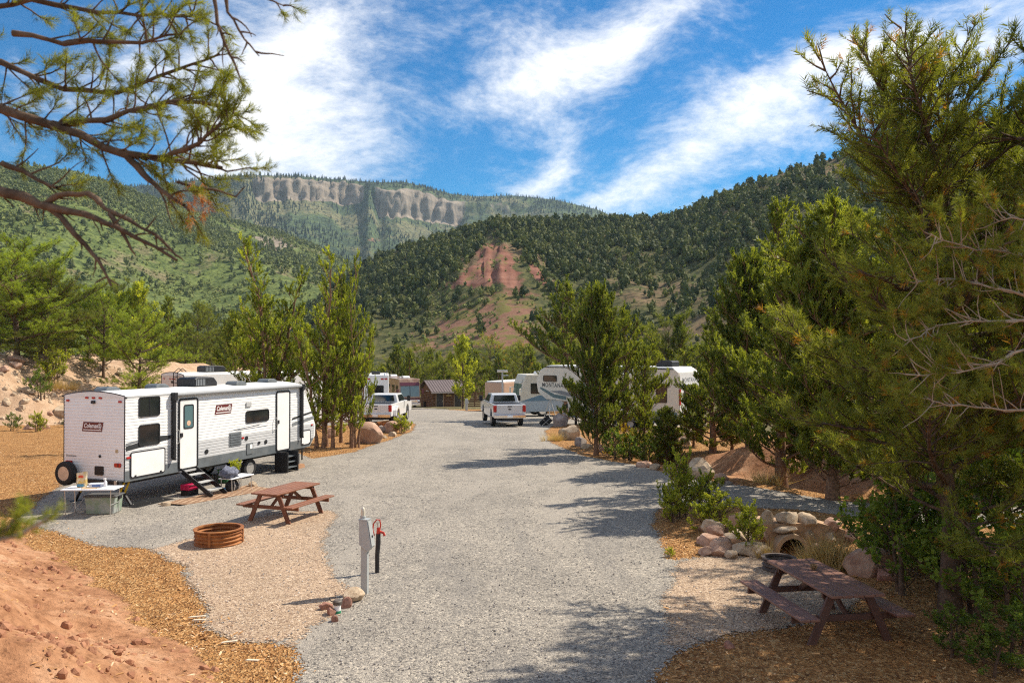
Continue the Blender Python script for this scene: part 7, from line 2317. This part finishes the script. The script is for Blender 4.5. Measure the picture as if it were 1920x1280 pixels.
def dress(q, s0, n, L0, L1, droop=0.0, dens=1.0, tuft=0.068):
    for k in range(n):
        f = s0 + (1 - s0) * (k + rb_.random()) / n
        i = min(len(q) - 2, int(f * (len(q) - 1))); b0 = q[i] + (q[i + 1] - q[i]) * rb_.random()
        tg = q[i + 1] - q[i]; tg = tg / np.linalg.norm(tg)
        sd = np.cross(tg, [0, 1, 0]); sd /= np.linalg.norm(sd)
        d = tg * rb_.uniform(.5, 1.0) + sd * rb_.choice([-1, 1]) * rb_.uniform(.2, .9) + rb_.normal(0, .35, 3) + np.array([0, 0, .18 - droop])
        sp = curve_pts(b0, d, rb_.uniform(L0, L1), 5, rb_, 0.05 - droop, 0.16)
        lines.append((sp, np.linspace(.006, .002, 6), 4))
        if rb_.random() > dens: continue
        nt = int(np.linalg.norm(sp[-1] - sp[0]) / 0.028) + 3
        for w_ in range(nt):
            g = 0.45 + 0.55 * (w_ + rb_.random()) / nt; k3 = g * 5; j = min(4, int(k3)); c0 = sp[j] + (sp[j + 1] - sp[j]) * (k3 - j)
            t3 = sp[j + 1] - sp[j]; t3 /= np.linalg.norm(t3)
            Pn.append(c0); Dn.append(t3 + rb_.normal(0, .38, 3)); Sn.append(tuft * rb_.uniform(.8, 1.25)); Tn.append(np.clip(rb_.normal(.55, .25), 0, .95))
A = limb([loc(-420, 120, 4.2), loc(-120, 170, 4.2), loc(0, 205, 4.2), loc(110, 240, 4.2), loc(230, 285, 4.15), loc(330, 300, 4.1), loc(420, 315, 4.1)], .036, .010)
dress(A, .30, 46, .12, .32)
A1 = limb([loc(230, 283, 4.15), loc(265, 325, 4.1), loc(300, 355, 4.05), loc(345, 385, 4.0)], .020, .007); dress(A1, .5, 4, .1, .25, .1, .4)
A2 = limb([loc(90, 235, 4.2), loc(200, 225, 4.3), loc(310, 190, 4.35), loc(380, 188, 4.4), loc(440, 205, 4.4)], .020, .006); dress(A2, .15, 32, .10, .26)
A3 = limb([loc(300, 300, 4.1), loc(370, 265, 4.0), loc(430, 225, 3.95)], .014, .005); dress(A3, .1, 18, .08, .20)
B = limb([loc(-420, 60, 4.6), loc(-100, 95, 4.6), loc(0, 115, 4.5), loc(110, 165, 4.5), loc(220, 172, 4.5), loc(330, 130, 4.6), loc(410, 100, 4.6)], .026, .006); dress(B, .3, 38, .10, .28)
C = limb([loc(-420, -30, 4.4), loc(-60, 20, 4.4), loc(60, 0, 4.3), loc(180, 20, 4.3), loc(300, 25, 4.4), loc(380, 30, 4.4)], .022, .005); dress(C, .25, 30, .10, .28)
C2 = limb([loc(20, 60, 4.1), loc(120, 80, 4.1), loc(260, 75, 4.1), loc(340, 60, 4.1)], .016, .005); dress(C2, .2, 16, .10, .26)
# dead lower limb
D_l = limb([loc(-380, 300, 4.0), loc(-60, 345, 4.0), loc(40, 370, 4.0), loc(90, 388, 4.0), loc(160, 402, 3.95), loc(215, 425, 3.9), loc(330, 483, 3.85)], .036, .007)
E1 = limb([loc(80, 383, 4.0), loc(110, 365, 4.0), loc(165, 362, 4.0), loc(210, 400, 3.95), loc(290, 440, 3.9), loc(328, 478, 3.9)], .018, .006)
E2 = limb([loc(95, 392, 4.0), loc(140, 440, 3.95), loc(185, 490, 3.9), loc(208, 535, 3.9)], .017, .005)
E3 = limb([loc(205, 400, 3.95), loc(235, 445, 3.9), loc(252, 480, 3.9)], .012, .004)
E4 = limb([loc(0, 305, 4.1), loc(40, 320, 4.1), loc(85, 345, 4.05), loc(105, 352, 4.0)], .016, .006)
dress(D_l, .2, 14, .05, .16, .1, 0.0); dress(E1, .1, 8, .04, .10, .1, 0.0); dress(E2, .2, 6, .04, .1, .1, 0.0); dress(E4, .1, 6, .1, .3, 0, 0.35)
# bare hanging twigs at the top and a dead orange spray
F1 = limb([loc(395, -40, 4.0), loc(405, 40, 4.0), loc(425, 90, 4.0), loc(443, 130, 4.0)], .012, .004)
F2 = limb([loc(418, -40, 4.0), loc(425, 20, 4.0), loc(455, 70, 4.0), loc(485, 104, 4.0)], .011, .003)
F3 = limb([loc(480, -40, 4.2), loc(500, -5, 4.2), loc(530, 8, 4.2)], .010, .003); dress(F3, .6, 2, .06, .12)
dress(F1, .2, 5, .06, .2, .2, .15); dress(F2, .2, 5, .05, .15, .2, .0)
H1 = limb([loc(330, 340, 4.0), loc(400, 355, 4.0), loc(440, 368, 4.0), loc(458, 350, 4.0)], .007, .003)
for (a, b_) in ((356, 345), (352, 375), (372, 362), (385, 390), (355, 405), (340, 352), (368, 340), (380, 375)):
    for k in range(2):
        Dp.append(loc(a + rb_.normal(0, 5), b_ + rb_.normal(0, 6), 4.0)); Dd.append(np.array([rb_.normal(0, .3), rb_.normal(0, .3), -1.0]))
V, F, T = spread(TUFTF, np.array(Pn), np.array(Dn), np.array(Sn), np.array(Tn), rb_)
link('trunk', wood_mesh('foreground_wood', lines, M_BARK), FP)
link('needles', soup_mesh('foreground_needles', V, F, T, M_PINYON), FP)
V, F, T = spread(TUFT, np.array(Dp), np.array(Dd), np.full(len(Dp), .065), rb_.random(len(Dp)), rb_)
o = link('dead_needles', soup_mesh('dead_needles', V, F, T, M_DEADNEEDLE), FP); o['label'] = 'orange dead needle spray'
# pale twiggy limbs of a tree outside the right edge
RT = thing('twiggy_pinyon', 'half bare pinyon at the right edge with pale twigs and sparse needles', 'tree', (6.6, 7.2, gh(6.6, 7.2)), 0)
base = Vector(RT.location); lines = []; Pn = []; Dn = []; Sn = []; Tn = []
lines.append((np.array([[0, 0, -.2], [0, .1, 2], [.1, .1, 4.2], [.1, .1, 6]]), np.array([.14, .11, .08, .03]), 8))
for pts, nn in (([(2180, 620), (1960, 560), (1860, 540), (1780, 520), (1715, 530)], 20), ([(2180, 660), (1960, 600), (1850, 600), (1760, 610), (1700, 640)], 18), ([(2180, 700), (1950, 640), (1870, 680), (1790, 700), (1700, 700)], 18),
                ([(2180, 560), (1960, 490), (1880, 470), (1800, 460), (1745, 440)], 18), ([(2180, 760), (1980, 760), (1880, 770), (1800, 760), (1740, 750)], 16), ([(2180, 500), (2000, 420), (1920, 400), (1860, 420)], 10)):
    q = limb([loc(a, b_, 7.2 + 0.3 * math.sin(a)) for a, b_ in pts], .018, .004, 6)
    dress(q, .30, int(nn * 1.5), .15, .5, 0, .7, .085)
link('trunk', wood_mesh('twiggy_wood', lines, M_TWIG), RT)
V, F, T = spread(TUFT, np.array(Pn), np.array(Dn), np.array(Sn), np.array(Tn), rb_)
link('needles', soup_mesh('twiggy_needles', V, F, T, M_PINYON), RT)
# needle shoot close to the lens at lower left
NS = thing('pine_shoot', 'out of focus green pine shoot close to the lens at lower left', 'pine shoot', (-1.35, 1.75, gh(-1.35, 1.75)), 0)
base = Vector(NS.location); lines = []; Pn = []; Dn = []; Sn = []; Tn = []
s1 = limb([np.array([-.35, -.1, 0]), loc(-120, 1060, 1.75), loc(-20, 1015, 1.75), loc(40, 1000, 1.75), loc(100, 968, 1.75)], .010, .004)
s2 = limb([loc(-20, 1015, 1.75), loc(20, 985, 1.75), loc(38, 955, 1.75)], .006, .003)
for q in (s1[6:], s2):
    for p in q:
        for k in range(3):
            Pn.append(p + rb_.normal(0, .004, 3)); Dn.append(np.array([.6, rb_.normal(0, .4), .8]) + rb_.normal(0, .3, 3)); Sn.append(.036); Tn.append(rb_.uniform(.5, .9))
V, F, T = spread(TUFT, np.array(Pn), np.array(Dn), np.array(Sn), np.array(Tn), rb_)
link('stem', wood_mesh('shoot_wood', lines, M_TWIG), NS)
link('needles', soup_mesh('shoot_needles', V, F, T, M_JUNIPER), NS)
